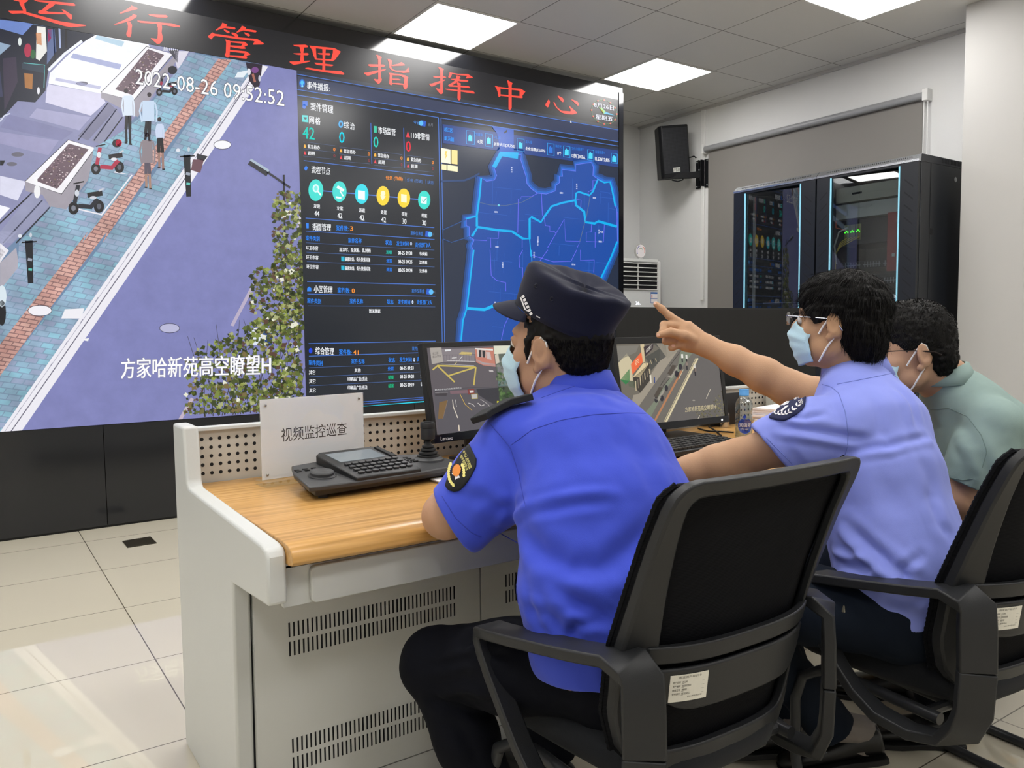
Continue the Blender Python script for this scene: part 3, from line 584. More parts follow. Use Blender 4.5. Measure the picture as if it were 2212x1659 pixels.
def section(fn, hd, num, y, nx, head_y, rows, lines, sw, clip=False):
    Tx(fn, hd, nx, y, nx + 222, y + 12, 88, WH, 1)
    Tx(fn, '案件数:', nx + 282, y + 15, nx + 432, y + 24, 66, BL2, 1); Tx(fn, num, nx + 452, y + 22, nx + 452 + 34 * len(num) - 6 * (len(num) - 1), y + 24, 54, OR, 1)
    if sw: Tx(fn, '案件仪表盘', sw[0], sw[1], sw[0] + 150, sw[1] + 8, 48, '#3f8cf0'); switch(fn, (sw[0] + 204, sw[1] + 12), 1); Tx(fn, '关', sw[0] + 258, sw[1] + 16, sw[0] + 284, sw[1] + 18, 36, '#5b6270')
    x = nx - 80
    Tx(fn, '案件类别', x, head_y[0], x + 165, head_y[0] + 10, 60, BL2, 1); Tx(fn, '案件名称', x + 508, head_y[1], x + 666, head_y[1] + 6, 60, BL2, 1); Tx(fn, '状态', x + 952, head_y[2], x + 1030, head_y[2] + 4, 58, BL2, 1)
    Tx(fn, '发生时间', x + 1084, head_y[3], x + 1228, head_y[3] + 4, 56, BL2, 1); D.poly(fn((x + 1245, head_y[3]), (x + 1258, head_y[3] - 22), (x + 1272, head_y[3] + 1)), '#cfe0ff'); D.poly(fn((x + 1245, head_y[3] + 8), (x + 1258, head_y[3] + 28), (x + 1272, head_y[3] + 9)), '#cfe0ff')
    if not clip: Tx(fn, '责任部门/人', x + 1308, head_y[4], x + 1492, head_y[4] + 5, 56, BL2, 1)
    else: Tx(fn, '责任', x + 1292, head_y[4], x + 1365, head_y[4] - 1, 56, BL2, 1)
    for a, b in lines: Ln(fn, (a, b), .9, '#4a6aa8')
    for r in rows:
        for t, a, b, c, d, h, cl in r: Tx(fn, t, a, b, c, d, h, cl, 1)
D.poly(d4((335, 340), (368, 345), (368, 405), (340, 405)), BL2)
GR, TQ, PB = '#14c8b8', '#14c88c', '#2a80f0'
section(d4, '街面管理', '3', 385, 412, (520, 548, 574, 585, 602),
  [[('环卫市容', 335, 638, 480, 644, 50, WH), ('乱涂写、乱张贴、乱刻画', 735, 660, 1105, 670, 50, WH), ('发现', 1290, 690, 1360, 692, 44, GR), ('08-25 09:38', 1435, 698, 1602, 704, 42, WH), ('韦伊娟', 1690, 708, 1782, 712, 44, WH)],
   [('环卫市容', 338, 750, 483, 756, 50, WH), ('暴露垃圾、街头散落垃圾', 800, 772, 1102, 782, 50, WH), ('处置', 1295, 792, 1362, 795, 44, PB), ('08-25 09:25', 1437, 802, 1604, 806, 42, WH), ('沈勇林', 1690, 810, 1782, 814, 44, WH)],
   [('环卫市容', 341, 862, 486, 868, 50, WH), ('暴露垃圾、街头散落垃圾', 803, 882, 1104, 890, 50, WH), ('处置', 1296, 896, 1363, 899, 44, PB), ('08-25 09:24', 1439, 905, 1604, 909, 42, WH), ('沈勇林', 1690, 913, 1782, 916, 44, WH)]],
  (((336, 578), (1868, 665)), ((340, 690), (1868, 768)), ((344, 803), (1870, 868))), (1585, 462))
for y in (742, 850): D.poly(d4((755, y), (795, y + 2), (795, y + 58), (757, y + 55)), '#24b8d8')
Ln(d4, ((348, 1040), (1880, 1080)), 1.6, BL); Ln(d4, ((352, 1190), (1880, 1218)), 1.4, BL); D.poly(d4((348, 1160), (350, 1120), (372, 1100), (398, 1120), (398, 1160)), BL2)
section(d4, '小区管理', '0', 1128, 430, (1268, 1274, 1280, 1283, 1286), [[('暂无数据', 1088, 1393, 1222, 1394, 48, WH)]], (((356, 1330), (1878, 1344)),), (1598, 1150))
Ln(d5, ((366, 565), (1884, 535)), 1.6, BL); Ln(d5, ((370, 715), (1884, 668)), 1.4, BL); D.disc(d5((390, 650))[0], 4, 6, '#1f48e0', 12)
section(d5, '综合管理', '41', 648, 448, (790, 774, 760, 755, 750),
  [[('其它', 370, 910, 445, 908, 52, WH), ('其他', 915, 886, 988, 884, 48, WH), ('处置', 1312, 866, 1382, 864, 46, PB), ('08-25 09:33', 1457, 860, 1620, 856, 42, WH), ('顾永', 1704, 852, 1780, 850, 44, WH)],
   [('其它', 373, 1017, 448, 1014, 52, WH), ('印刷品广告违法', 833, 988, 1066, 984, 50, WH), ('结案', 1317, 968, 1382, 966, 46, TQ), ('08-25 09:28', 1460, 960, 1623, 956, 42, WH), ('张玉', 1704, 950, 1790, 948, 46, WH)],
   [('其它', 375, 1125, 450, 1122, 52, WH), ('印刷品广告违法', 833, 1092, 1068, 1088, 50, WH), ('结案', 1318, 1070, 1384, 1068, 46, TQ), ('08-25 09:19', 1460, 1060, 1624, 1056, 42, WH), ('张玉', 1706, 1050, 1792, 1048, 46, WH)]],
  (((372, 853), (1880, 797)), ((374, 963), (1880, 895)), ((376, 1070), (1880, 992))), (1602, 622), True)
Ln(d5, ((372, 1310), (1880, 1195)), 1.6, '#3f68c0'); Ln(d5, ((372, 1338), (1880, 1215)), 1.6, '#3f68c0'); Ln(d5, ((372, 1372), (1880, 1248)), 2.6, CY)
# the map
D.layer()
D.poly(d6((80, 255), (2080, 555), (2080, 745), (85, 470)), '#28468c')
def glow(pts, wds): 
    for wd, cl in wds: D.line(pts, wd, cl, closed=True); D.layer()
MAP = d6((520, 865), (580, 905), (670, 890), (695, 840), (665, 745), (745, 580), (975, 605), (970, 660), (1000, 760), (1030, 850), (1040, 930), (1090, 990), (1160, 1040), (1260, 1050), (1360, 1015), (1370, 950), (1410, 920), (1410, 850), (1445, 850), (1440, 770), (1595, 790), (1595, 715), (1770, 690), (1795, 740), (1790, 840), (1850, 880), (1930, 920), (1985, 910), (2010, 1000), (2040, 1180), (2062, 1225)) + [(1333, 520), (1299, 600), (1240, 700), (1225, 760), (985, 790), (996, 735), (999, 692), (1007, 667), (1021, 540)] + d6((410, 1640), (440, 1570), (385, 1535), (385, 1420), (350, 1410), (350, 1335), (470, 1295))
glow(MAP, ((26, '#274a86'), (18, '#2858a8'), (10, '#2a6cd0')))
D.poly(d6((640, 280), (890, 320), (890, 580), (740, 580), (700, 360)), '#2a5cc0'); D.layer()
D.poly(MAP, '#2350a6'); D.layer(); D.line(MAP, 1.4, '#6a7cf0', closed=True)
for k in range(46):
    a = rnd.uniform(1030, 1325); b = rnd.uniform(370, 720); q = rnd.random() < .5; e = rnd.uniform(15, 70)
    if 1130 < a < 1215 and b < 425: continue
    D.line([(a, b), (min(a + e, 1328), b + e * .1) if q else (a - 1, min(b + e, 735))], .7, '#3566c4')
D.layer()
RIV = ((((665, 745), (745, 595), (940, 615)), 9, 14), (((520, 865), (500, 1080), (470, 1290), (470, 1420)), 3.6, 5), (((350, 1330), (470, 1300)), 3.4, 3.4), (((415, 1530), (480, 1425), (700, 1460), (870, 1475), (990, 1555), (1070, 1560), (1070, 1330), (1090, 1310), (1200, 1370), (1235, 1310), (1320, 1190), (1440, 1150), (1590, 1120), (1600, 1040), (1630, 1025), (1750, 1065), (1790, 1020), (1845, 885), (1920, 920), (1985, 912), (2010, 1010), (2045, 1190)), 5.4, 3.4),
       (((1590, 1120), (1600, 1180), (1690, 1250), (1705, 1370), (1810, 1385), (1850, 1360), (2062, 1420)), 5, 5.5), (((2066, 1590), (2000, 1760), (1880, 2010)), 3.6, 3.6), (((1070, 1560), (1085, 1760)), 2, 2))
for pts, a, b in RIV: D.line(d6(*pts), a, '#12b4f2', b)
D.line(d7((985, 0), (990, 170), (885, 335)), 1.6, '#39b0f4'); D.line(d7((470, 465), (610, 475), (730, 425)), 6, '#15b8f4', 7); D.line(d7((525, 0), (470, 465), (440, 560), (425, 720)), 3.4, '#12b4f2')
for pts in (((1160, 1042), (1090, 1080), (975, 1080), (970, 1105), (942, 1105), (935, 1490)), ((1205, 1045), (1215, 1290), (1235, 1310), (1250, 1410), (1300, 1415), (1300, 1475), (1350, 1475), (1375, 1505)), ((1275, 1659), (1465, 1335), (1480, 1585), (1645, 1590), (1610, 1659)), ((1595, 1110), (1655, 1120), (1650, 1225)), ((1785, 1000), (1735, 1025), (1740, 1060)), ((1790, 1000), (1790, 895), (1840, 900)), ((1775, 1390), (1770, 1480), (1715, 1485), (1715, 1590), (1910, 1595), (1920, 1395)), ((415, 1570), (585, 1580), (585, 1550), (715, 1555), (720, 1470)), ((625, 1555), (630, 1659)), ((2068, 1250), (2062, 1410)), ((985, 1560), (985, 1659)), ((1815, 1485), (1815, 1659))):
    D.line(d6(*pts), 1.3, '#6a6cf0')
for pts in (((655, 0), (665, 205), (710, 245), (780, 260), (780, 330)), ((915, 0), (885, 60), (890, 140), (915, 140), (912, 300)), ((1115, 0), (985, 180)), ((980, 40), (1160, 95), (1300, 90), (1345, 0)), ((825, 490), (770, 600), (745, 715)), ((1375, 0), (1375, 85), (1485, 80), (1480, 180))): D.line(d7(*pts), 1.3, '#6a6cf0')
D.line(d6((500, 1145), (620, 1175), (800, 1180), (980, 1145), (1110, 1075)), 1.5, '#5a6f92'); D.line(d6((1760, 1065), (1720, 1290), (1640, 1590)), 1.5, '#5a6f92')
D.line(d6((60, 905), (330, 895), (420, 860), (500, 815)), 4, '#2c4878'); D.line(d6((345, 1340), (80, 1460), (85, 1560), (180, 1600), (385, 1535)), 1.8, '#2f5590'); D.disc(d6((718, 1178))[0], 2.4, 2.2, '#7fe6f4', 10)
for t, a, b, v_ in (('朝阳村', 865, 740, 1), ('松浦村', 1605, 930, 1), ('甪里村', 670, 1252, 0), ('胡曹村', 1412, 1036, 0), ('许村', 1788, 1092, 0), ('文华村', 1165, 1530, 1), ('文华村', 1162, 1570, 1), ('香塘村', 680, 1650, 0), ('新浜', 1858, 1455, 1), ('中心路', 1868, 1480, 0), ('鲁星村', 1855, 1590, 0)):
    if v_:
        for k, ch in enumerate(t): Tx(d6, ch, a - 6, b + 10 + 24 * k, a + 8, b + 10 + 24 * k, 18, '#dfe8ff', 1)
    else: Tx(d6, t, a, b, a + 38, b + 3, 20, '#dfe8ff', 1)
for a, b in ((755, 95), (1005, 15), (695, 410)):
    for k, ch in enumerate('南杨村'): Tx(d7, ch, a - 5, b + 8 + 17 * k, a + 6, b + 8 + 17 * k, 13, '#dfe8ff', 1)
Tx(d6, '白牛村', 1850 - 300, 1850, 1590, 1853, 20, '#dfe8ff', 1)
D.layer()
Tx(d6, '松江区', 100, 315, 195, 328, 50, '#35a0ff', 1); Tx(d6, '新浜镇', 100, 415, 208, 430, 52, '#35a0ff', 1)
for k, (x, y, w_, t1_, t2_, tw, td) in enumerate(((395, 408, 45, '地理库', '6类', 80, 60), (606, 440, 42, '人口库', '居住人口(29,752)', 75, 238), (967, 492, 40, '法人库', '企业总数(13,835)', 75, 225), (1310, 542, 38, '神经元', '0个', 70, 45), (1492, 570, 37, '工作力量库V', '17部门102人', 140, 160), (1764, 608, 35, '房屋信息V', '11,620/12,805', 112, 165), (2032, 645, 34, '', '', 0, 0))):
    sq = 78 - k * 3.4
    D.line(d6((x - w_, y - sq - 4), (x + w_, y - sq + 8), (x + w_, y + sq + 4), (x - w_, y + sq - 8)), 1.4, '#38a8f0', closed=True)
    cl = '#4fdcff' if k != 3 else '#2f7ae0'
    D.poly(d6((x - 24, y + 38), (x - 22, y - 18), (x - 4, y - 40), (x + 8, y - 20), (x + 22, y - 26), (x + 22, y + 42)), cl)
    if t1_: Tx(d6, t1_, x + w_ + 15, y - 38, x + w_ + 15 + tw, y - 28, 36, '#2f8af0'); Tx(d6, t2_, x + w_ + (15 if k not in (0, 3) else 38), y + 42, x + w_ + (15 if k not in (0, 3) else 38) + td, y + 42 + td * .12, 46, WH, 1)
D.poly(d6((62, 525), (170, 545), (172, 708), (65, 690)), '#fffbe0'); D.poly(d6((182, 545), (250, 555), (250, 715), (182, 705)), '#ffe79a'); D.poly(d6((68, 710), (125, 718), (125, 780), (68, 772)), '#fff2bc'); D.poly(d6((135, 718), (252, 735), (252, 798), (135, 782)), '#fff6cc')
D.layer(); D.poly(d6((112, 560), (135, 562), (122, 600), (138, 605), (105, 660), (115, 612), (102, 608)), '#ffd86a')
D.poly(d6((775, 350), (815, 315), (812, 345), (785, 362)), '#20262e')
D.build('dashboard_picture', screen_mat('dashboard picture', 1.0, .22), VW, smooth=0)
# ================================================================ the operator console
LIFT = .0012
M_case = pm('light grey powder coat', '#c9cbc9', 0.38, spec=0.5, noise=0.012, nscale=8, bump=0.03, bscale=500)
M_case2 = pm('light grey sheet steel', '#cfd0cc', 0.45, noise=0.012, nscale=8, bump=0.03, bscale=500)
M_dark = pm('dark slots', '#121318', 0.7)
M_perf = pm('perforated beige grey panel', '#c2beb4', 0.45, noise=0.01)
def wood_mat():
    m = pm('oak laminate', '#c69655', 0.26, spec=0.5); nt = m.node_tree; b = nt.nodes['Principled BSDF']
    tc = nt.nodes.new('ShaderNodeTexCoord'); mp = nt.nodes.new('ShaderNodeMapping'); mp.inputs['Scale'].default_value = (1.6, 42, 42)
    nt.links.new(tc.outputs['Object'], mp.inputs[0]); n = nt.nodes.new('ShaderNodeTexNoise'); n.inputs['Scale'].default_value = 1.9; n.inputs['Detail'].default_value = 6; n.inputs['Distortion'].default_value = .35
    nt.links.new(mp.outputs[0], n.inputs[0]); cr = nt.nodes.new('ShaderNodeValToRGB'); e = cr.color_ramp.elements
    e[0].position = .28; e[0].color = lin('#aa8048') + (1,); e[1].position = .72; e[1].color = lin('#d6a868') + (1,)
    q = e.new(.5); q.color = lin('#c69655') + (1,); nt.links.new(n.outputs[0], cr.inputs[0]); nt.links.new(cr.outputs[0], b.inputs['Base Color']); return m
M_wood = wood_mat()
DK = thing('control_desk', 'long pale grey console desk with oak top and perforated back rail', 'desk', (-1.1, -3.07, 0))
XD0, XD1, XI0, XI1, ZW = -2.577, 0.40, -2.540, 0.363, 0.690
prof = [(-2.685, 0), (-2.685, .845), (-2.795, .845), (-2.812, .712), (-2.825, .700), (-3.392, .686), (-3.415, .681), (-3.425, .668), (-3.425, .578), (-3.19, .560), (-3.172, 0)]
for x0, x1 in ((XD0, XI0), (XI1, XD1)):
    MB().prism(prof, lambda u, v, h: (h, u, v), x0, x1).build('side_panel', M_case, DK, bevel=.006, seg=3)
tp = [(-2.728, .652), (-2.728, ZW), (-3.408, ZW), (-3.432, .688), (-3.449, .681), (-3.458, .670), (-3.459, .660), (-3.452, .653), (-3.435, .650)]
MB().prism(tp, lambda u, v, h: (h, u, v), XI0, XI1).build('desktop', M_wood, DK, bevel=.0015, seg=2)
mb = MB(); mb.bb((XI0, -2.722, .64), (XI1, -2.712, .826)); mb.mi = 1
nx = int((XI1 - XI0) / .0222)
for i in range(nx):
    for z in (.802, .780, .7575, .7355, .7135):
        x = XI0 + .0235 + .0222 * i
        vs = [(x + .0047 * math.cos(a * math.pi / 7), -2.7226, z + .0047 * math.sin(a * math.pi / 7)) for a in range(14)]
        mb.add(vs, [tuple(range(14))])
mb.build('perforated_panel', [M_perf, M_dark], DK, smooth=0)
MB().bb((XI0, -2.735, .824), (XI1, -2.700, .834)).build('back_rail', M_case, DK, bevel=.002)
MB().bb((XI0, -2.70, .08), (XI1, -2.69, .825)).build('rear_panel', M_case2, DK, smooth=0)
MB().bb((XI0, -3.40, .562), (XI1, -3.385, .650)).build('apron', M_case, DK, smooth=0)
# keyboard tray front with rounded corners
def rrect(x0, z0, x1, z1, r, n=5):
    out = []
    for cx, cz, a0 in ((x1 - r, z1 - r, 0), (x0 + r, z1 - r, 90), (x0 + r, z0 + r, 180), (x1 - r, z0 + r, 270)):
        out += [(cx + r * math.cos(math.radians(a0 + 90 * k / n)), cz + r * math.sin(math.radians(a0 + 90 * k / n))) for k in range(n + 1)]
    return out
for x0, x1 in ((-2.490, -1.30), (-1.27, -.05), (-.02, .33)):
    MB().prism(rrect(x0, .563, x1, .634, .012), lambda u, v, h: (u, h, v), -3.412, -3.4).build('tray_front', M_case, DK, bevel=.002)
MB().bb((XI0, -3.4, .636), (XI1, -3.399, .640)).build('painted_gap_shadow', M_dark, DK, smooth=0)  # solid dark strip on the apron, painted shadow above the tray fronts
# lower doors with rows of ventilation slots
x = XI0 + .004; k = 0
while x < XI1 - .1:
    x1 = min(x + .559, XI1 - .004)
    mb = MB(); mb.bb((x, -3.190, .062), (x1, -3.172, .556)); mb.mi = 1
    if x1 - x > .5:
        for zc in (.436, .394, .178, .136):
            for i in range(41):
                sx = x + .075 + i * .01025
                vs = [(sx - .0019, -3.1906, zc - .016), (sx + .0019, -3.1906, zc - .016), (sx + .0019, -3.1906, zc + .016), (sx - .0019, -3.1906, zc + .016)]
                mb.add(vs, [(0, 1, 2, 3)])
    mb.build('cabinet_door', [M_case2, M_dark], DK, smooth=0); x = x1 + .004; k += 1
MB().bb((XI0, -3.170, .06), (XI1, -3.165, .56)).build('gap_shade_sheet', M_dark, DK, smooth=0)  # dark sheet behind the doors, stands in for the shade in their gaps
MB().bb((XI0, -3.188, 0), (XI1, -3.165, .058)).build('plinth', M_case2, DK, smooth=0)

# ---- acrylic sign holder
def clear(name, tint='#f6f8f8', refl=.10, edge=.55, rough=.03):
    """thin clear sheet: lets light straight through, mirrors a little, more at grazing angles"""
    m = bpy.data.materials.new(name); m.use_nodes = True; nt = m.node_tree; nt.nodes.remove(nt.nodes['Principled BSDF'])
    t = nt.nodes.new('ShaderNodeBsdfTransparent'); t.inputs[0].default_value = lin(tint) + (1,)
    g_ = nt.nodes.new('ShaderNodeBsdfGlossy'); g_.inputs['Roughness'].default_value = rough
    lw = nt.nodes.new('ShaderNodeLayerWeight'); lw.inputs[0].default_value = .25
    mr = nt.nodes.new('ShaderNodeMapRange'); mr.inputs['To Min'].default_value = refl; mr.inputs['To Max'].default_value = edge; nt.links.new(lw.outputs['Facing'], mr.inputs[0])
    mx = nt.nodes.new('ShaderNodeMixShader'); nt.links.new(mr.outputs[0], mx.inputs[0]); nt.links.new(t.outputs[0], mx.inputs[1]); nt.links.new(g_.outputs[0], mx.inputs[2])
    nt.links.new(mx.outputs[0], nt.nodes['Material Output'].inputs[0]); return m
M_acr = clear('clear acrylic', '#fdffff', .02, .35)
M_paper = pm('white paper', '#f6f1f3', 0.7, noise=0.02, nscale=12); M_ink = pm('black ink', '#1c1a1c', 0.6)
SG = thing('sign_holder', 'clear acrylic stand holding a white sheet with one black line of characters', 'sign', (-2.409, -2.862, ZW + LIFT), .12)
def LP(t):
    m = parent_matrix(t); return lambda a, b, c: tuple(m @ Vector((a, b, c)))
w_, h_ = .295, .205
g = LP(SG)
MB().box((w_ / 2, 0, .006), (w_ + .012, .062, .012)).build('acrylic_base', M_acr, SG, world=False, bevel=.001)
mb = MB(); mb.box((w_ / 2, -.0030, .012 + h_ / 2), (w_, .0018, h_)); mb.box((w_ / 2, .0030, .012 + h_ / 2), (w_, .0018, h_)); mb.build('acrylic_plate', M_acr, SG, world=False)
MB().box((w_ / 2, 0, .012 + h_ / 2), (w_ - .002, .002, h_ - .003)).build('paper_insert', M_paper, SG, world=False, smooth=0)
mb = MB(); add_text(mb, '视频监控巡查', lambda u, v: (u, -.00125, v), .055, .105, .242, .140); mb.flatmesh = True
mb.build('lettering', M_ink, SG, world=False, smooth=0)
for a, b in ((.014, .026), (w_ - .014, .026), (.014, h_ - .004), (w_ - .014, h_ - .004)): MB().lathe([(.0032, 0), (.0032, .0095), (.002, .0105)], n=12, M=Matrix.Translation((a, .0048, b)) @ Matrix.Rotation(math.radians(90), 4, 'X')).build('screw', pm('brushed screw', '#a9a6a0', .3, metal=1), SG, world=False)

# ---- camera control keyboard with joystick
M_kb = pm('dark grey ABS', '#3a3b3d', 0.45, bump=.1, bscale=900); M_kb2 = pm('black ABS', '#1d1e20', 0.42); M_rub = pm('black rubber', '#161617', 0.6)
M_lcd = pm('grey glass display', '#60666a', 0.08, spec=.6, emit='#aab4ba', estr=.28); M_key = pm('dark key caps', '#2a2b2d', 0.35)
KB = thing('control_keyboard', 'dark grey camera control keyboard with jog dial, display, keys and joystick', 'control keyboard', (-2.382, -3.12, ZW + LIFT), math.radians(6.8))
out = [(0, 0), (.12, -.010), (.30, -.012), (.45, 0), (.456, .03), (.432, .165), (.31, .178), (.29, .2), (.12, .2), (.05, .19), (.022, .12)]
mb = MB(); mb.prism(out, lambda u, v, h: (u, v, h + (.10 * v if u < .4 else .05 * v)), .022, .034)
mb.prism([(.02, .012), (.43, .010), (.42, .15), (.10, .18), (.06, .17)], lambda u, v, h: (u, v, h + .07 * v * (h > .01)), .008, .0225)
mb.build('body', M_kb, KB, world=False, bevel=.003, seg=2)
for a, b in ((.05, .03), (.40, .03), (.08, .15), (.40, .13)): MB().lathe([(.012, 0), (.012, .010)], (a, b, 0), 14).build('rubber_foot', M_rub, KB, world=False)
cz = lambda v: .043 + .17 * v
mb = MB(); mb.prism([(.118, -.008), (.30, -.010), (.302, .178), (.285, .196), (.13, .198), (.112, .18)], lambda u, v, h: (u, v, h + .17 * v if h > .03 else h + .1 * v), .026, .043)
mb.build('centre_console', M_kb2, KB, world=False, bevel=.003, seg=2)
mb = MB(); mb.prism([(.14, .105), (.27, .105), (.265, .175), (.135, .175)], lambda u, v, h: (u, v, h + cz(v)), .0002, .0015); mb.build('display', M_lcd, KB, world=False, bevel=.0005)
mb = MB(); mb.prism([(.282, .095), (.297, .095), (.292, .18), (.28, .18)], lambda u, v, h: (u, v, h + cz(v)), .0002, .004); mb.build('card_slot', M_rub, KB, world=False, bevel=.001)
for r in range(4):
    for c in range(8):
        u, v = .138 + c * .0195, .012 + r * .0215
        MB().prism([(u, v), (u + .0145, v), (u + .0145, v + .0105), (u, v + .0105)], lambda a, b, h: (a, b, h + cz(b)), 0, .0045).build('key', M_key, KB, world=False, bevel=.0012, seg=2)
lz = lambda v: .034 + .10 * v
for r in range(2):
    for c in range(3):
        u, v = .034 + c * .022, .128 + r * .011
        MB().prism([(u, v), (u + .013, v), (u + .013, v + .006), (u, v + .006)], lambda a, b, h: (a, b, h + lz(b)), 0, .003).build('small_key', M_rub, KB, world=False, bevel=.001)
for r in range(4):
    for c in range(2):
        u, v = .318 + c * .019, .075 + r * .016
        MB().prism([(u, v), (u + .013, v), (u + .013, v + .007), (u, v + .007)], lambda a, b, h: (a, b, h + .037 + .06 * b), 0, .0035).build('small_key', M_rub, KB, world=False, bevel=.001)
tl = Matrix.Translation((.072, .075, lz(.075))) @ Matrix.Rotation(.1, 4, 'X')
dial = MB().lathe([(.033, -.002), (.034, .001), (.031, .003), (.029, .004)], n=32, M=tl).build('dial_ring', M_kb2, KB, world=False)
MB().lathe([(.0285, .002), (.0285, .009), (.026, .012), (.012, .0125), (.010, .0115), (.001, .0115)], n=32, M=tl).build('jog_dial', M_kb, KB, world=False)
js = MB().lathe([(.043, .036), (.041, .044), (.030, .050), (.028, .050)], (.388, .085, 0), 28).build('joystick_base', M_kb, KB, world=False)
prof_j = [(.029, .046)]
for k in range(4): prof_j += [(.030 - k * .0045, .050 + k * .0085), (.029 - k * .0045, .054 + k * .0085), (.021 - k * .0035, .0565 + k * .0085)]
prof_j += [(.008, .086), (.008, .094)]
MB().lathe(prof_j, (.388, .085, 0), 24).build('rubber_boot', M_rub, js, world=False)
MB().lathe([(.008, .090), (.013, .094), (.0185, .097), (.0185, .124), (.0175, .126), (.0195, .127), (.0195, .138), (.018, .141), (.010, .1415), (.010, .143), (.001, .1435)], (.388, .085, 0), 28).build('joystick_knob', M_kb2, js, world=False)

# ---- sheet of paper in a clear folder by the elbow
DOC = thing('document_folder', 'white sheets in a clear folder beside the control keyboard and elbow', 'folder', (-1.945, -3.128, ZW + LIFT), 0)
MB().box((0, 0, .0015), (.21, .13, .003)).build('folder', M_acr, DOC, world=False); MB().box((0, .003, .0045), (.195, .118, .003)).build('sheets', M_paper, DOC, world=False, smooth=0)

# ---- monitors
M_bez = pm('matte black monitor plastic', '#131416', 0.42); M_bezg = pm('gloss black bezel', '#0a0c18', 0.12); M_logo = pm('silver logo', '#c9ccd2', .3, emit='#9a9da5', estr=.15)
def monitor(label, o, yaw, tilt, W_, H_, bez, name='monitor'):
    t = thing(name, label, 'monitor', (o[0], o[1], ZW))
    u = np.array([math.cos(yaw), math.sin(yaw), 0]); n = np.array([-math.sin(yaw), math.cos(yaw), 0]); v = np.array([0, 0, math.cos(tilt)]) + n * math.sin(tilt)
    P = Plane(o, u, v); f = lambda a, b, h: tuple(P.world(a, b, h))
    sl, sr, st, sb = bez
    mb = MB(); mb.prism([(0, 0), (W_, 0), (W_, H_), (0, H_)], f, -.022, -.0005); mb.prism([(W_ * .2, H_ * .1), (W_ * .8, H_ * .1), (W_ * .8, H_ * .8), (W_ * .2, H_ * .8)], f, -.045, -.02)
    mb.build('back_shell', M_bez, t, bevel=.002)
    mb = MB()
    for q in (((0, H_ - st), (W_, H_)), ((0, sb), (sl, H_ - st)), ((W_ - sr, sb), (W_, H_ - st))): mb.prism([q[0], (q[1][0], q[0][1]), q[1], (q[0][0], q[1][1])], f, -.0005, .004)
    mb.build('bezel', M_bez, t, bevel=.0008)
    MB().prism([(0, 0), (W_, 0), (W_, sb), (0, sb)], f, -.0005, .005).build('chin', M_bezg, t, bevel=.0008)
    MB().prism([(sl, sb), (W_ - sr, sb), (W_ - sr, H_ - st), (sl, H_ - st)], f, -.0005, .0004).build('screen_glass', M_bezg, t, smooth=0)
    c = P.world(W_ / 2, H_ * .35, -.045)
    mb = MB(); mb.tube([c, c + n * .03 + np.array([0, 0, -.06]), (c[0] + n[0] * .03, c[1] + n[1] * .03, ZW + LIFT + .004)], .02, 10, flat=1.6, up=u); mb.build('stand_neck', M_bez, t)
    b = np.array([c[0], c[1], ZW]) - n * .045
    mb = MB()
    mb.box((b[0], b[1], ZW + LIFT + .005), (.20, .15, .010), yaw); mb.build('stand_base', M_bez, t, bevel=.003)
    return t, P, (sl, sb, W_ - sr, H_ - st)
mon1, PL1, R1 = monitor('black monitor with four traffic camera views, left of the capped man', (-1.952, -2.922, .7613), .20, .156, .465, .281, (.013, .013, .014, .024))
c1 = crop(900, 720, .15070)
I = Pic(PL1, R1)
def rc(fn, x0, y0, x1, y1): return fn((x0, y0), (x1, y0), (x1, y1), (x0, y1))
I.poly([PL1.px(*p) for p in ((0, 0), (.5, 0), (.5, .30), (0, .30))], '#5d575c'); I.layer()
I.poly(c1((1095, 180), (2600, 170), (2600, 770), (1165, 760)), '#5a6258'); I.poly(c1((240, 800), (1165, 770), (1185, 1500), (310, 1480)), '#57545a'); I.poly(c1((1165, 765), (2600, 740), (2600, 1500), (1185, 1500)), '#3d4a38'); I.layer()
I.poly(c1((185, 205), (350, 200), (380, 410), (215, 445)), '#a9a29b'); I.poly(c1((350, 225), (830, 215), (840, 400), (380, 410)), '#837c80'); I.poly(c1((830, 215), (1095, 205), (1130, 480), (950, 460), (850, 415)), '#bf7a68'); I.poly(c1((845, 395), (950, 450), (1130, 480), (1128, 440), (960, 420), (850, 370)), '#a3a0a4')
I.poly(c1((860, 235), (985, 225), (990, 350), (870, 340)), '#d6d4cf'); I.poly(c1((990, 265), (1050, 270), (1070, 380), (1000, 370)), '#c9cbcb'); I.poly(c1((1095, 180), (1400, 175), (1400, 280), (1105, 300)), '#d9d9c4'); I.poly(c1((600, 300), (640, 265), (795, 275), (780, 320)), '#d3bc70')
I.layer()
I.poly(c1((885, 240), (925, 240), (925, 345), (890, 340)), '#2c2d30'); I.poly(c1((935, 245), (980, 250), (978, 350), (940, 345)), '#2c2d30'); I.poly(c1((835, 212), (1090, 225), (1090, 250), (840, 232)), '#e0ded9')
for a in (((290, 462), (845, 485)), ((300, 470), (540, 700)), ((830, 490), (450, 610)), ((845, 485), (815, 745)), ((295, 465), (225, 525))): I.line(c1(*a), 3.2, '#c9b45c')
for k in range(12): I.line(c1((385 + k * 40, 310), (388 + k * 40, 400)), .5, '#55535a')
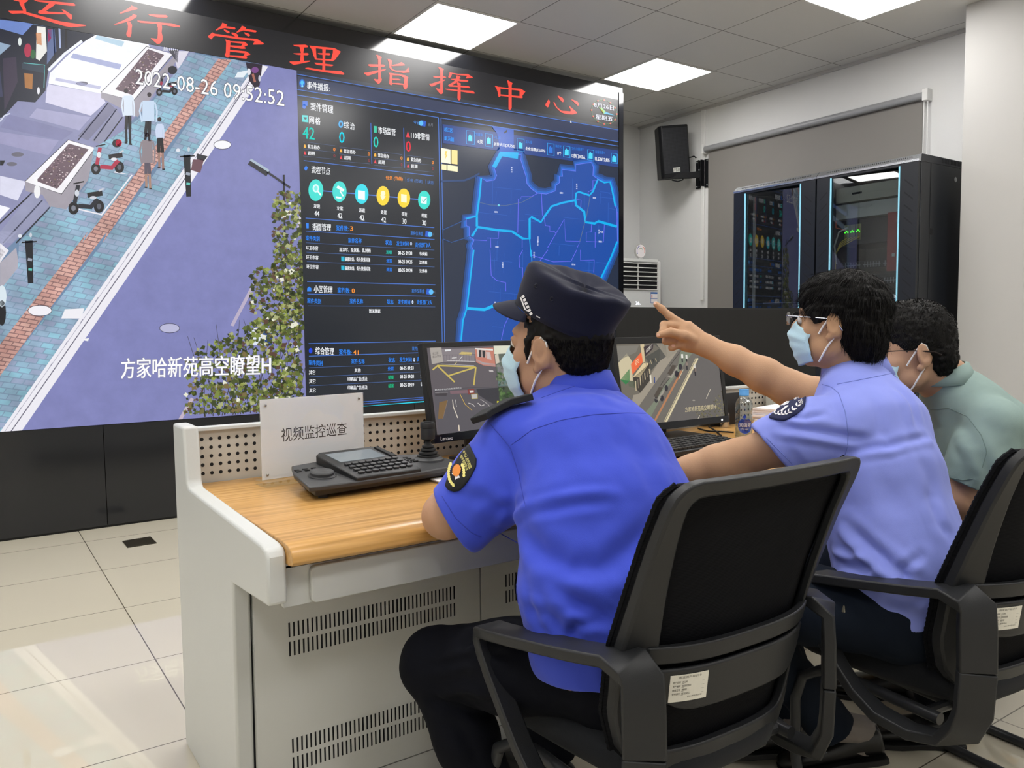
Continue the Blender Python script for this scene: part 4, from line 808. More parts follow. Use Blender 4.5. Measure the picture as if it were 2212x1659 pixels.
I.line(c1((385, 312), (840, 305)), .8, '#4c4a52'); I.line(c1((425, 392), (840, 405)), 1, '#d8d5d6'); I.line(c1((340, 440), (820, 465)), .9, '#c7c6c8'); I.line(c1((610, 375), (650, 330)), 1.2, '#dddad8'); I.line(c1((500, 355), (570, 350)), 1.4, '#e6e4e2'); I.line(c1((535, 455), (575, 410)), 1.2, '#d0bf7e'); I.poly(c1((400, 235), (490, 228), (480, 255), (405, 262)), '#dfe0e2'); I.poly(c1((1030, 525), (1090, 530), (1100, 555), (1040, 555)), '#b9b3b2')
for k in range(60):
    x, y = rnd.uniform(1150, 1420), rnd.uniform(330, 740); I.disc(c1((x, y))[0], rnd.uniform(1.5, 5), rnd.uniform(1.5, 4), rnd.choice(['#3c5a30', '#4d6e3c', '#2c4226', '#6a7a5a', '#7d8078', '#35512c']), 8)
for k in range(120):
    x, y = rnd.uniform(1190, 1700), rnd.uniform(780, 1050); I.disc(c1((x, y))[0], rnd.uniform(1.5, 5), rnd.uniform(1.5, 4), rnd.choice(['#3c5a30', '#4d7040', '#2c4226', '#5d7a48', '#22331e', '#1c2a1a']), 8)
I.poly(c1((1115, 310), (1165, 290), (1185, 420), (1130, 440)), '#c9bfae'); I.poly(c1((1315, 255), (1385, 240), (1385, 300), (1320, 300)), '#6d6c68'); I.poly(c1((1150, 480), (1500, 470), (1560, 620), (1450, 620), (1160, 560)), '#77757a'); I.poly(c1((1155, 690), (1290, 640), (1390, 750), (1160, 760)), '#5e7470')
I.layer()
I.poly(c1((320, 990), (435, 960), (370, 1220), (300, 1230)), '#7a5f3c'); I.poly(c1((255, 830), (440, 850), (420, 900), (260, 900)), '#3f3b40'); I.poly(c1((470, 830), (720, 810), (740, 860), (480, 870)), '#7a6068'); I.poly(c1((850, 800), (1170, 780), (1180, 1060), (1000, 960), (880, 880)), '#33333a')
for a, wd, cl in (((( 510, 950), (520, 1050), (585, 1215)), 1.8, '#d9cfc0'), (((550, 950), (567, 1055)), 1.0, '#cfcac6'), (((615, 870), (690, 1020), (790, 1105)), 1.2, '#c9a84c'), (((598, 1315), (605, 1400)), 2.6, '#d9cbb8'), (((910, 945), (1020, 1020), (1080, 1105)), .9, '#bdb9b6'), (((735, 1000), (800, 1020), (825, 1050)), 1.4, '#cfcac6'), (((870, 1000), (920, 1040), (965, 1025)), 1.4, '#cfcac6'), (((440, 960), (370, 1225)), .8, '#8d7b70'), (((260, 855), (440, 850)), 2, '#8c8a8c')): I.line(c1(*a), wd, cl)
I.poly(c1((725, 800), (820, 795), (825, 870), (730, 880)), '#7d3a38'); I.poly(c1((780, 880), (860, 875), (865, 935), (790, 940)), '#b8b5b2'); I.layer(); I.poly(c1((750, 820), (810, 818), (812, 850), (760, 856)), '#d5d2d0'); I.line(c1((775, 872), (865, 868), (868, 936), (785, 940)), .8, '#c8b83c', closed=True); I.poly(c1((1145, 970), (1175, 970), (1178, 1040), (1145, 1040)), '#c9c42e')
I.poly(c1((1395, 910), (1445, 905), (1445, 945), (1400, 948)), '#3a5ab0')
for k in range(16): I.disc(c1((1465 + k * 12, 900 + 30 * math.sin(k * 2.1)))[0], 1.6, 2, rnd.choice(['#d8b0a8', '#e6e0dc', '#7a4a48', '#302c30']), 7)
I.layer(); I.line(c1((1092, 180), (1165, 770), (1190, 1500)), .7, '#3a383e'); I.line(c1((240, 800), (1165, 768), (2000, 735)), .6, '#3a383e')
for k, tx in enumerate(('松江区', '新浜学校')): I.text(tx, c1((222, 292 + 48 * k))[0], c1((305 + 40 * k, 282 + 44 * k))[0], 5.5, '#4a4648')
I.text('新浜小学北门前高清球机-2', c1((255, 812))[0], c1((635, 785))[0], 3.6, '#e6e6e6')
I.layer(); M_pix = screen_mat('monitor picture', 1.0, .35, spec=.4); I.build('screen_picture', M_pix, mon1, smooth=0)
mb = Pic(PL1, (-1, -1, 1, 1), top=.0052); mb.text('Lenovo', c1((328, 1512))[0], c1((503, 1500))[0], 8.0, '#c9ccd2'); mb.build('logo', M_logo, mon1, smooth=0)

mon2, PL2, R2 = monitor('black monitor showing a street camera view, in front of the pointing hand', (-1.245, -2.905, .727), -.009, .157, .52, .318, (.018, .018, .022, .024))
c2 = crop(1310, 700, .14463)
J = Pic(PL2, R2); J.poly([PL2.px(*p) for p in ((0, 0), (.52, 0), (.52, .318), (0, .318))], '#6b665f'); J.layer()
J.poly(c2((100, 300), (950, 290), (480, 1050), (100, 1100)), '#6d675c'); J.poly(c2((900, 300), (1110, 330), (500, 1200), (300, 1500), (400, 1060), (500, 1030)), '#9a9182'); J.poly(c2((1110, 400), (1290, 420), (860, 1010), (600, 1500), (300, 1700), (690, 1180), (880, 900), (1060, 640)), '#78806e'); J.poly(c2((1360, 500), (1900, 420), (1900, 1700), (860, 1600)), '#625e5c')
J.layer()
J.poly(c2((150, 610), (300, 440), (380, 560), (390, 850), (200, 830)), '#c9bd9c'); J.poly(c2((205, 830), (340, 670), (345, 850), (285, 905)), '#2f7a46'); J.poly(c2((360, 600), (525, 410), (540, 570), (385, 755)), '#e8683c'); J.poly(c2((395, 790), (545, 585), (640, 580), (500, 795)), '#d8c49a'); J.poly(c2((550, 340), (700, 290), (690, 370), (570, 490)), '#33262c')
J.poly(c2((400, 800), (640, 590), (650, 840), (500, 1030), (400, 920)), '#3b3630'); J.poly(c2((570, 500), (800, 360), (790, 560), (660, 700), (640, 580)), '#4a4a44'); J.poly(c2((320, 860), (460, 850), (430, 960), (330, 930)), '#5d6250'); J.poly(c2((500, 305), (560, 300), (570, 570), (540, 580)), '#cdbb94'); J.poly(c2((130, 330), (480, 320), (440, 420), (150, 560)), '#7b776e')
J.poly(c2((700, 300), (880, 290), (900, 480), (780, 560), (800, 370)), '#54524c'); J.poly(c2((740, 290), (930, 290), (1100, 370), (910, 520)), '#938b7c')
J.layer()
for k in range(7): J.line(c2((430 + k * 34, 850 - k * 30), (440 + k * 34, 1000 - k * 42)), 1.8, ('#c7b795', '#7a6e5e')[k % 2])
for k in range(5): J.line(c2((580 + k * 36, 560 - k * 12), (600 + k * 36, 640 - k * 20)), 1.6, ('#a99a7c', '#2f2d2b')[k % 2])
J.poly(c2((905, 740), (980, 610), (1040, 620), (960, 770)), '#4c443c'); J.poly(c2((890, 770), (960, 775), (1060, 620), (1060, 680), (970, 810)), '#9a9488'); J.poly(c2((700, 1080), (780, 940), (840, 950), (760, 1100)), '#4c443c'); J.poly(c2((690, 1100), (765, 1105), (865, 950), (860, 1010), (780, 1150)), '#9a9488')
for a in (((1110, 400), (930, 640)), ((940, 810), (840, 930)), ((880, 800), (800, 920))): J.line(c2(*a), 1, '#2b2722')
J.line(c2((1120, 700), (690, 1500)), 4.2, '#b07a55'); J.line(c2((1360, 510), (870, 1490)), 4.0, '#d6c9a4'); J.line(c2((1330, 510), (840, 1490)), 1.4, '#bfb290'); J.line(c2((1550, 970), (1485, 1115)), 1.2, '#cfc6b2'); J.line(c2((1390, 1365), (1355, 1430)), 1.2, '#cfc6b2'); J.line(c2((1145, 680), (1080, 815)), 1, '#d8cfae')
for x, y in ((1125, 450), (1190, 460), (1195, 560), (1310, 600), (1320, 650)): J.line(c2((x, y), (x + 4, y + 60)), 4, rnd.choice(['#d8d4cc', '#e6e2da', '#8a7a70'])); J.line(c2((x, y + 60), (x + 6, y + 125)), 3, '#26242a')
for x, y in ((1040, 740), (1100, 640), (1060, 760), (740, 1130), (825, 1110), (890, 960)): J.disc(c2((x, y))[0], 4, 7, '#2a2830', 9)
J.line(c2((652, 760), (660, 880)), 3.4, '#ded6c4'); J.line(c2((712, 790), (715, 880)), 2.8, '#3a4a80'); J.disc(c2((1300, 1140))[0], 3.2, 1.5, '#9a948a', 10)
for k in range(260):
    x, y = rnd.uniform(1350, 1760), 1; x = 1760 - 420 * rnd.random() ** 1.4; t = (x - 1340) / 420; y = rnd.uniform(1220 - 500 * max(0, t - .45), 1480)
    J.disc(c2((x, y))[0], rnd.uniform(.6, 1.6), rnd.uniform(.6, 1.6), rnd.choice(['#6e6a44', '#5a5636', '#857f56', '#46422c', '#736d4a']), 5)
J.layer(); J.text('方家哈新苑高空瞭望H', c2((1170, 1280))[0], c2((1625, 1232))[0], 11, '#d8c9a0'); J.text('名家广', c2((585, 410))[0], c2((690, 310))[0], 9, '#efe9dc'); J.text('农', c2((420, 590))[0], c2((485, 540))[0], 12, '#f4d6b0')
J.build('screen_picture', M_pix, mon2, smooth=0)
mb = MB(); mb.lathe([(.0035, 0), (.0035, .0012)], n=10, M=Matrix.Translation(PL2.world(.48, .011, .0052)) @ Matrix.Rotation(math.radians(90), 4, 'X')); mb.build('power_light', pm('power light', '#ffffff', .4, emit='#f4f8ff', estr=3), mon2)

# ---- wide curved screen behind, switched off
UW = thing('curved_monitor', 'wide curved black screen, switched off, behind the pointing arm', 'monitor', (-.42, -2.66, ZW))
n = 20; mb = MB(); gl = MB()
pts = []
for k in range(n + 1):
    a = -1 + 2 * k / n; pts.append((-.42 + a * .605, -2.585 - .05 * a * a))
for (m_, y0, y1, z0, z1) in ((mb, 0, .03, .800, 1.150),):
    for k in range(n):
        (xa, ya), (xb, yb) = pts[k], pts[k + 1]
        m_.prism([(xa, ya), (xb, yb), (xb, yb + .028), (xa, ya + .028)], lambda u, v, h: (u, v, h), z0, z1)
mb.build('back_shell', M_bez, UW, smooth=0)
for k in range(n):
    (xa, ya), (xb, yb) = pts[k], pts[k + 1]
    gl.add([(xa, ya - .0012, .822), (xb, yb - .0012, .822), (xb, yb - .0012, 1.142), (xa, ya - .0012, 1.142)], [(0, 1, 2, 3)])
gl.build('screen_glass', pm('switched off screen', '#121314', .38, spec=.4), UW, smooth=60)
mb = MB(); mb.bb((-.445, -2.60, ZW + .01), (-.395, -2.572, .80)); mb.build('stand_neck', M_bez, UW, bevel=.004)
MB().bb((-.60, -2.66, ZW + LIFT), (-.24, -2.535, ZW + .012)).build('stand_base', M_bez, UW, bevel=.004)
ARM = thing('mounting_bracket', 'black perforated metal bracket with a chrome hinge beside the water bottle', 'bracket', (-.60, -2.76, ZW))
mb = MB(); mb.bb((-.665, -2.775, ZW + LIFT), (-.50, -2.768, .815)); mb.build('plate', M_bez, ARM, bevel=.001)
for a, b in ((-.645, .795), (-.645, .765), (-.60, .77), (-.60, .745), (-.60, .80)): MB().lathe([(.005, 0), (.005, .001)], n=12, M=Matrix.Translation((a, -2.7745, b)) @ Matrix.Rotation(math.radians(90), 4, 'X')).build('bolt_hole', pm('light holes', '#c9c9c9', .5), ARM)
MB().lathe([(.02, 0), (.02, .05), (.016, .055)], (-.622, -2.80, ZW + LIFT), 18).build('hinge', pm('chrome', '#d0d2d6', .12, metal=1), ARM)
PB_ = thing('paper_stack', 'thick stack of loose white sheets lying behind the water bottle', 'papers', (-.40, -2.965, ZW + LIFT), .2)
mb = MB()
for k in range(9): mb.box((random.uniform(-.008, .008), random.uniform(-.006, .006), .004 + k * .0085), (.30, .21, .0075), random.uniform(-.05, .05))
mb.build('sheets', M_paper, PB_, world=False, smooth=0)
tag(MB().box((-.25, -2.775, ZW + LIFT + .06), (.12, .06, .12), .0).build('adapter_box', pm('pale grey plastic', '#b8beb9', .5), bevel=.006), 'pale grey plastic box standing behind the paper stack', 'box')

# ---- water bottle
M_pet = clear('clear bottle plastic', '#dfe8ee', .10, .75); M_cap = pm('light blue cap', '#5aa0e2', .4); M_lab = pm('blue bottle label', '#2447b4', .45)
BT = thing('water_bottle', 'small clear water bottle with pale blue cap and blue label', 'bottle', (-.905, -3.125, ZW + LIFT))
br = .0272
MB().lathe([(.018, 0), (.0255, .003), (br, .012), (br, .05), (br - .0015, .054), (br, .058), (br, .066), (br - .0012, .069), (br, .072), (br, .094), (br - .0015, .098), (br, .102), (br + .0008, .128), (.024, .140), (.0145, .153), (.0142, .160)], n=36).build('bottle_body', M_pet, BT, world=False, smooth=50)
MB().lathe([(.0155, .157), (.0162, .158), (.0162, .160), (.0155, .161), (.0155, .176), (.0148, .178), (.001, .178)], n=30).build('cap', M_cap, BT, world=False)
lb = MB(); fl = MB(); cam_a = math.atan2(CAM[1] + 3.125, CAM[0] + .905) + .18
lab_out = []
for k in range(28):
    a = 2 * math.pi * k / 28; r_ = 1 + (.10 if math.sin(a) > .9 else 0); lab_out.append((.0235 * math.cos(a), .0255 * math.sin(a) - .004 * (abs(math.cos(a)) < .25 and math.sin(a) > 0)))
def wrap(u, v, d): 
    a = cam_a + u / br; return ((br + d) * math.cos(a), (br + d) * math.sin(a), .060 + v)
lb.add([wrap(u, v, .0007) for u, v in lab_out], [tuple(range(28))]); lb.add([wrap(u, v, .0007) for u, v in ((-.002, .022), (.004, .030), (.001, .035), (-.006, .033), (-.010, .029))], [(0, 1, 2, 3, 4)])
lb.build('label', M_lab, BT, world=False, smooth=0)
add_text(fl, '润田翠', lambda u, v: wrap(u, v, .0011), -.019, -.004, .019, .009); add_text(fl, 'Pure water', lambda u, v: wrap(u, v, .0011), -.011, -.012, .011, -.008); fl.flatmesh = True
fl.build('lettering', pm('white print', '#f2f4f8', .5), BT, world=False, smooth=0)

# ---- keyboard, mouse and leads on the desk
KY = thing('computer_keyboard', 'black computer keyboard on the desk in front of the second monitor', 'keyboard', (-1.20, -3.12, ZW + LIFT), .05)
MB().prism([(-.22, -.075), (.22, -.075), (.22, .075), (-.22, .075)], lambda u, v, h: (u, v, h + (.06 * (v + .075) if h > .005 else 0)), .002, .018).build('body', M_kb2, KY, world=False, bevel=.003)
mb = MB()
for r in range(6):
    for c in range(22):
        u, v = -.212 + c * .0193, -.066 + r * .0225
        mb.prism([(u + .001, v + .001), (u + .0172, v + .001), (u + .0162, v + .016), (u + .002, v + .016)], lambda a, b, h: (a, b, h + .06 * (b + .075)), .0175, .0245)
mb.build('keys', M_key, KY, world=False, smooth=0)
LD = [at(x, y, 2, ZW + .004) for x, y in ((1452, 955), (1475, 948), (1500, 946), (1522, 953))]
def lead(label, pxs, r=.0028):
    P = [at(x, y, 2, ZW + r) for x, y in pxs]; out = []
    for i in range(len(P) - 1):
        a, b = P[i], P[i + 1]; a0 = P[max(i - 1, 0)]; b1 = P[min(i + 2, len(P) - 1)]
        for t in np.linspace(0, 1, 7)[:-1]:
            t2, t3 = t * t, t * t * t; out.append(.5 * ((2 * a) + (-a0 + b) * t + (2 * a0 - 5 * a + 4 * b - b1) * t2 + (-a0 + 3 * a - 3 * b + b1) * t3))
    out.append(P[-1]); mb = MB(); mb.tube(out, r, 8); tag(mb.build('cable', M_rub), label, 'cable')
lead('thin black cable looping across the oak top towards the bottle', ((1446, 955), (1482, 944), (1508, 947), (1535, 958), (1560, 966)))
lead('black cable running from under the second monitor along the oak', ((1508, 925), (1530, 931), (1556, 932), (1585, 934)))
lead('short black cable crossing the other lead below the second monitor', ((1531, 921), (1545, 930), (1558, 941)))
# ================================================================ along the right wall
M_rack = pm('black rack steel', '#1a1d23', 0.35, spec=.5, bump=.05, bscale=700); M_rackcap = pm('rack top cap', '#b4b7bb', 0.24, metal=.9)
M_glass = clear('tinted door glass', '#d3d8dc', .055, .5, .01)
M_cyan = pm('cyan light strip', '#8ccbe2', .4, emit='#86c8e2', estr=.32)
M_beige = pm('beige server front', '#ddd8c6', .5); M_gray = pm('grey server front', '#cdcec6', .5); M_blackeq = pm('black network equipment', '#1b1c20', .45)
M_port = pm('port block metal', '#aeb0b4', .35, metal=.6); M_led = pm('green indicator', '#50e030', .4, emit='#50ff30', estr=3); M_plug = pm('pale blue plugs', '#dfe6ee', .5); M_bluec = pm('blue patch lead', '#2a3c8c', .5); M_yel = pm('yellow fibre lead', '#d8c040', .5); M_org = pm('orange fibre lead', '#d86a40', .5); M_wh = pm('white rail', '#c8c8c2', .5); M_green = pm('green circuit board', '#3a6a48', .5)
XF, XB = 1.80, 2.38
def rack(label, y0, y1, gear):
    t = thing('server_rack', label, 'server cabinet', ((XF + XB) / 2, (y0 + y1) / 2, 0), group='server racks by the wall')
    mb = MB(); mb.bb((XF + .03, y0, .05), (XB, y0 + .018, 2.055)); mb.build('side_panel', M_rack, t, bevel=.002)
    MB().bb((XF + .03, y1 - .018, .05), (XB, y1, 2.055)).build('side_panel', M_rack, t, bevel=.002)
    MB().bb((XB - .015, y0, .05), (XB, y1, 2.055)).build('back_panel', M_rack, t, smooth=0)
    MB().bb((XF, y0, 0), (XB, y1, .05)).build('base', M_rack, t, bevel=.004)
    mb = MB(); mb.prism([(XF, 2.055), (XF, 2.068), (XF + .035, 2.100), (XB, 2.100), (XB, 2.055)], lambda u, v, h: (u, h, v), y0, y1)
    mb.mi = 1
    for k in range(int((y1 - y0 - .1) / .0135)):
        yy = y0 + .05 + k * .0135
        for q in (0,):
            xa = XF + .013; za = 2.0817
            mb.add([(xa, yy, za), (xa, yy + .005, za), (xa + .008, yy + .008, za + .0076), (xa + .008, yy + .003, za + .0076)], [(0, 1, 2, 3)])
    mb.build('top_cap', [M_rackcap, M_dark], t, smooth=0)
    wd = .116
    for (a, b, sg) in ((y0 + .004, y0 + wd, 1), (y1 - wd + .012, y1 - .004, -1)):
        mb = MB(); mb.bb((XF, a, .06), (XF + .03, b, 2.052)); mb.mi = 1
        for k in range(19):
            zc = 1.93 - .0755 * k; yc = (a + b) / 2
            d = .028; vs = [(XF - .0006, yc - d, zc - sg * .024 - .006), (XF - .0006, yc + d, zc + sg * .024 - .006), (XF - .0006, yc + d, zc + sg * .024 + .005), (XF - .0006, yc - d, zc - sg * .024 + .005)]
            vs = [(p[0], p[1], p[2]) for p in vs]; mb.add(vs, [(0, 1, 2, 3)])
        mb.build('door_side', [M_rack, M_dark], t, bevel=.0)
    ga, gb = y0 + wd, y1 - wd + .012
    MB().bb((XF + .002, ga, .06), (XF + .028, gb, .10)).build('door_rail', M_rack, t, smooth=0)
    MB().bb((XF + .002, ga, 2.040), (XF + .028, gb, 2.052)).build('door_rail', M_rack, t, smooth=0)
    for yy in (ga, gb - .009): MB().bb((XF - .003, yy, .10), (XF + .004, yy + .009, 2.04)).build('light_strip', M_cyan, t, smooth=0)
    MB().add([(XF + .079, ga, .10), (XF + .012, gb, .10), (XF + .012, gb, 2.04), (XF + .079, ga, 2.04), (XF + .084, ga, .10), (XF + .017, gb, .10), (XF + .017, gb, 2.04), (XF + .084, ga, 2.04)], [(0, 1, 2, 3), (7, 6, 5, 4), (0, 4, 5, 1), (1, 5, 6, 2), (2, 6, 7, 3), (3, 7, 4, 0)]).build('glass_door', M_glass, t, smooth=0)
    mb = MB()
    for yy in (y0 + .06, y1 - .075): mb.bb((XF + .10, yy, .05), (XF + .125, yy + .014, 2.05))
    mb.build('mounting_rails', M_rack, t, smooth=0)
    gear(t, y0 + .075, y1 - .075); return t
def unit(t, name, y0, y1, z0, z1, m, x=.11, depth=.38): return MB().bb((XF + x, y0, z0), (XF + x + depth, y1, z1)).build(name, m, t, bevel=.003)
def gear_full(t, a, b):
    s1 = unit(t, 'server', a, b, 1.885, 1.985, M_beige); s2 = unit(t, 'server', a, b, 1.775, 1.872, M_gray); x = XF + .109
    mb = MB(); mb.bb((x - .001, b - .16, 1.835), (x, b - .10, 1.848)); mb.bb((x - .002, b - .09, 1.80), (x, b - .055, 1.835)); mb.bb((x - .0015, b - .26, 1.838), (x, b - .11, 1.853)); mb.build('label_strip', M_wh, s2, smooth=0)
    mb = MB(); mb.bb((x - .001, b - .19, 1.93), (x, b - .12, 1.943)); mb.build('vent_slot', M_dark, s1, smooth=0)
    c1_ = unit(t, 'optical_chassis', a, b, 1.60, 1.765, M_blackeq, .12)
    for k in range(3):
        f_ = MB().bb((XF + .115, b - .10 - .042 * k, 1.63), (XF + .12, b - .064 - .042 * k, 1.735)).build('module', pm('olive module frame', '#8d8a58', .5), c1_, bevel=.002)
        mb = MB()
        for q in range(3): mb.bb((XF + .112, b - .094 - .042 * k + .01 * q, 1.682 + .008 * (q % 2)), (XF + .1155, b - .087 - .042 * k + .01 * q, 1.690 + .008 * (q % 2)))
        mb.build('indicator', M_led, f_, smooth=0)
    mb = MB(); mb.bb((XF + .113, b - .30, 1.47), (XF + .119, b - .24, 1.72)); 
    for k, (z, hh) in enumerate(((1.44, .05), (1.33, .05), (1.19, .05), (.95, .06))):
        u_ = unit(t, 'network_switch', a, b, z, z + hh, M_blackeq)
        mb = MB()
        for q in range(3):
            yq = b - .19 - .14 * q
            mb.bb((x - .003, yq, z + .02), (x, yq + .12, z + .026))
            for j in range(6): mb.bb((x - .003, yq + .006 + .02 * j, z + .006), (x, yq + .010 + .02 * j, z + .042))
        mb.build('port_block', M_port, u_, smooth=0)
    for z in (1.365, 1.225, 1.10):
        u_ = unit(t, 'patch_panel', a, b, z - .03, z + .03, M_blackeq, .118)
        mb = MB(); add_text(mb, 'LINKBASIC', lambda u, v: (XF + .1165, b - .05 - u, z - .02 + v), 0, .03, .11, .044); mb.flatmesh = True; mb.build('lettering', M_wh, u_, smooth=0)
    mb = MB(); r2 = random.Random(3)
    for z in (1.255, 1.125):
        for k in range(34):
            y = b - .02 - (b - a - .04) * k / 34
            if z < 1.2 and k > 12: continue
            mb.box((XF + .095 + r2.uniform(-.01, .006), y, z + r2.uniform(-.014, .012)), (.03, .011, .016), r2.uniform(-.6, .6))
    mb.build('network_plugs', M_plug, t, smooth=0)
    mb = MB()
    for k in range(30):
        y = b - .03 - (b - a - .06) * k / 30; mb.tube([(XF + .09, y, 1.245), (XF + .07, y + r2.uniform(-.03, .03), 1.225), (XF + .10, y + r2.uniform(-.05, .05), 1.195)], .0035, 5)
    mb.build('patch_leads', M_bluec, t)
    mb = MB()
    for k in range(4): mb.tube([(XF + .11, b - .09 - .03 * k, 1.65), (XF + .08, b - .06, 1.62 - .01 * k), (XF + .09, b - .02, 1.55), (XF + .10, b - .012, 1.40)], .003, 6)
    mb.tube([(XF + .10, b - .22, 1.405), (XF + .08, b - .27, 1.40)], .004, 6); mb.tube([(XF + .09, a + .10, .985), (XF + .08, a + .02, .975)], .004, 6); mb.build('yellow_leads', M_yel, t)
    mb = MB(); mb.tube([(XF + .10, b - .01, 1.77), (XF + .07, b - .03, 1.72), (XF + .09, b - .09, 1.70)], .003, 6); mb.tube([(XF + .10, a + .12, 1.70), (XF + .08, a + .10, 1.745), (XF + .08, a + .03, 1.75), (XF + .09, a + .005, 1.70)], .003, 6); mb.build('orange_leads', M_org, t)
    mb = MB(); mb.tube([(XF + .10, b - .10, 1.715), (XF + .075, b - .05, 1.69), (XF + .08, b - .015, 1.60), (XF + .10, b - .02, 1.48)], .006, 8); mb.build('white_lead', M_wh, t)
    cd_ = MB().bb((XF + .09, a + .10, 1.41), (XF + .11, a + .17, 1.78)).build('red_equipment_card', pm('red equipment front', '#a82a2c', .5), t, bevel=.002)
    MB().bb((XF + .088, a + .115, 1.50), (XF + .09, a + .135, 1.52)).build('port', M_wh, cd_, smooth=0)
def gear_empty(t, a, b):
    MB().bb((XF + .085, b - .055, .06), (XF + .10, b - .040, 2.02)).build('white_rail', M_wh, t, smooth=0)
    u_ = unit(t, 'recorder', a, b - .12, 1.13, 1.235, M_blackeq); x = XF + .109
    mb = MB(); mb.bb((x - .002, a, 1.232), (x + .2, b - .12, 1.237)); mb.bb((x - .002, a, 1.13), (x, b - .12, 1.134)); mb.build('edge_trim', M_port, u_, smooth=0)
    for yy in (a + .03, a + .08): MB().bb((x - .003, yy, 1.175), (x, yy + .008, 1.183)).build('power_light', M_plug, u_, smooth=0)
    mb = MB()
    for k in range(20): mb.box((XF + .25, b - .12 - .017 * k, 2.0), (.06, .006, .002), .5)
    mb.build('roof_vent', M_wh, t, smooth=0)
R_near = rack('black server rack full of lit network equipment, nearest the white pillar', -2.204, -1.502, gear_full)
R_far = rack('black server rack almost empty behind glass, further from the white pillar', -1.498, -.796, gear_empty)
mb = MB(); mb.bb((XF + .135, -2.2055, .06), (XF + .139, -2.2035, 2.05)); mb.build('panel_seam', M_dark, R_near, smooth=0)
MB().bb((XF + .03, -2.2065, 2.056), (XB, -2.2035, 2.0985)).build('cap_side', M_rack, R_near, smooth=0)
mb = MB(); mb.bb((XF + .145, -2.207, 1.62), (XF + .17, -2.204, 1.66)); mb.build('latch', M_dark, R_near, bevel=.002)
mb = MB(); mb.lathe([(.016, 0), (.016, .003), (.012, .004)], n=18, M=Matrix.Translation((XF + .43, -2.2035, 1.98)) @ Matrix.Rotation(math.radians(90), 4, 'X')); mb.build('lock', M_rackcap, R_near)
mb = MB()
for k in range(13): mb.bb((XF + .26 + k * .018, -2.2075, 2.066), (XF + .268 + k * .018, -2.2055, 2.092))
mb.build('cap_slots', M_dark, R_near, smooth=0)
# ---- roller blind
M_blind = pm('grey blackout fabric', '#807c78', 0.7, noise=.03, nscale=3, bump=.08, bscale=700); M_tube = pm('grey roller tube', '#8f9092', .35)
RBL = thing('roller_blind', 'grey roller blind pulled down over the wall behind the server racks', 'blind', (2.49, -.87, 2.62))
mb = MB(); mb.tube([(2.492, .105, 2.625), (2.492, -1.845, 2.625)], .026, 20); mb.build('roller', M_tube, RBL)
mb = MB(); n = 60; vs = []; fs = []
for i in range(n + 1):
    y = .085 - (.085 + 1.83) * i / n
    for j in range(8):
        z = 2.61 - 1.75 * j / 7; vs.append((2.510 + .006 * (math.sin(i * .55) + .6 * math.sin(i * .23 + 1)) * (j / 7) ** .5, y, z))
fs = [(i * 8 + j, i * 8 + j + 1, (i + 1) * 8 + j + 1, (i + 1) * 8 + j) for i in range(n) for j in range(7)]
mb.add(vs, fs); mb.build('fabric', M_blind, RBL, smooth=80)
for yy in (-1.885, .105): MB().bb((2.462, yy, 2.585), (2.53, yy + .038 if yy < 0 else yy + .02, 2.665)).build('end_bracket', M_conduit, RBL, bevel=.004)
for yy in (-1.852, -1.878): 
    mb = MB(); mb.tube([(2.485, yy, 2.60), (2.485, yy, 1.2)], .0035, 8); mb.build('bead_chain', M_conduit, RBL)
# ---- loudspeaker on its wall arm
M_spk = pm('black speaker cabinet', '#0f1013', .5, spec=.3, bump=.15, bscale=500)
def grille_mat():
    m = pm('perforated speaker grille', '#1b1c20', .45); nt = m.node_tree; b = nt.nodes['Principled BSDF']; tc = nt.nodes.new('ShaderNodeTexCoord')
    vo = nt.nodes.new('ShaderNodeTexVoronoi'); vo.inputs['Scale'].default_value = 85; vo.inputs['Randomness'].default_value = .0; nt.links.new(tc.outputs['Object'], vo.inputs['Vector'])
    cr = nt.nodes.new('ShaderNodeValToRGB'); cr.color_ramp.elements[0].position = .32; cr.color_ramp.elements[0].color = (.001, .001, .0015, 1); cr.color_ramp.elements[1].position = .40; cr.color_ramp.elements[1].color = lin('#1c1e24') + (1,)
    nt.links.new(vo.outputs['Distance'], cr.inputs[0]); nt.links.new(cr.outputs[0], b.inputs['Base Color']); return m
SPO = np.array([2.30, .33, 2.615]); yaw = math.radians(-24); tlt = math.radians(5)
SP = thing('loudspeaker', 'black wall loudspeaker in the corner between the video wall and the blind', 'speaker', tuple(SPO), yaw)
SP.rotation_euler = (tlt, math.radians(-6), yaw)
w_, h_ = .138, .224
prof = [(-w_ + .018, -.10), (w_ - .018, -.10), (w_, -.075), (w_ * .62, .15), (-w_ * .62, .15), (-w_, -.075)]
MB().prism(prof, lambda u, v, h: (u, v, h), -h_, h_).build('cabinet', M_spk, SP, world=False, bevel=.006, seg=3)
MB().bb((-w_ + .022, -.104, -h_ + .035), (w_ - .022, -.099, h_ - .022)).build('grille', grille_mat(), SP, world=False, bevel=.002)
pl = MB().bb((-.032, -.107, -.178), (.032, -.104, -.140)).build('badge', M_wh, SP, world=False, bevel=.001)
mb = MB(); add_text(mb, 'FSill', lambda u, v: (u, -.1076, v), -.024, -.172, .024, -.146); mb.flatmesh = True; mb.build('lettering', M_dark, pl, world=False, smooth=0)
WB = thing('speaker_bracket', 'black steel wall bracket carrying the loudspeaker', 'bracket', (XW, .17, 2.42))
MB().bb((2.515, .075, 2.30), (2.529, .235, 2.545)).build('wall_plate', M_spk, WB, bevel=.002)
mb = MB(); mb.bb((2.47, .135, 2.31), (2.515, .142, 2.54)); mb.bb((2.47, .165, 2.31), (2.515, .172, 2.54)); mb.build('channel', M_spk, WB, bevel=.001)
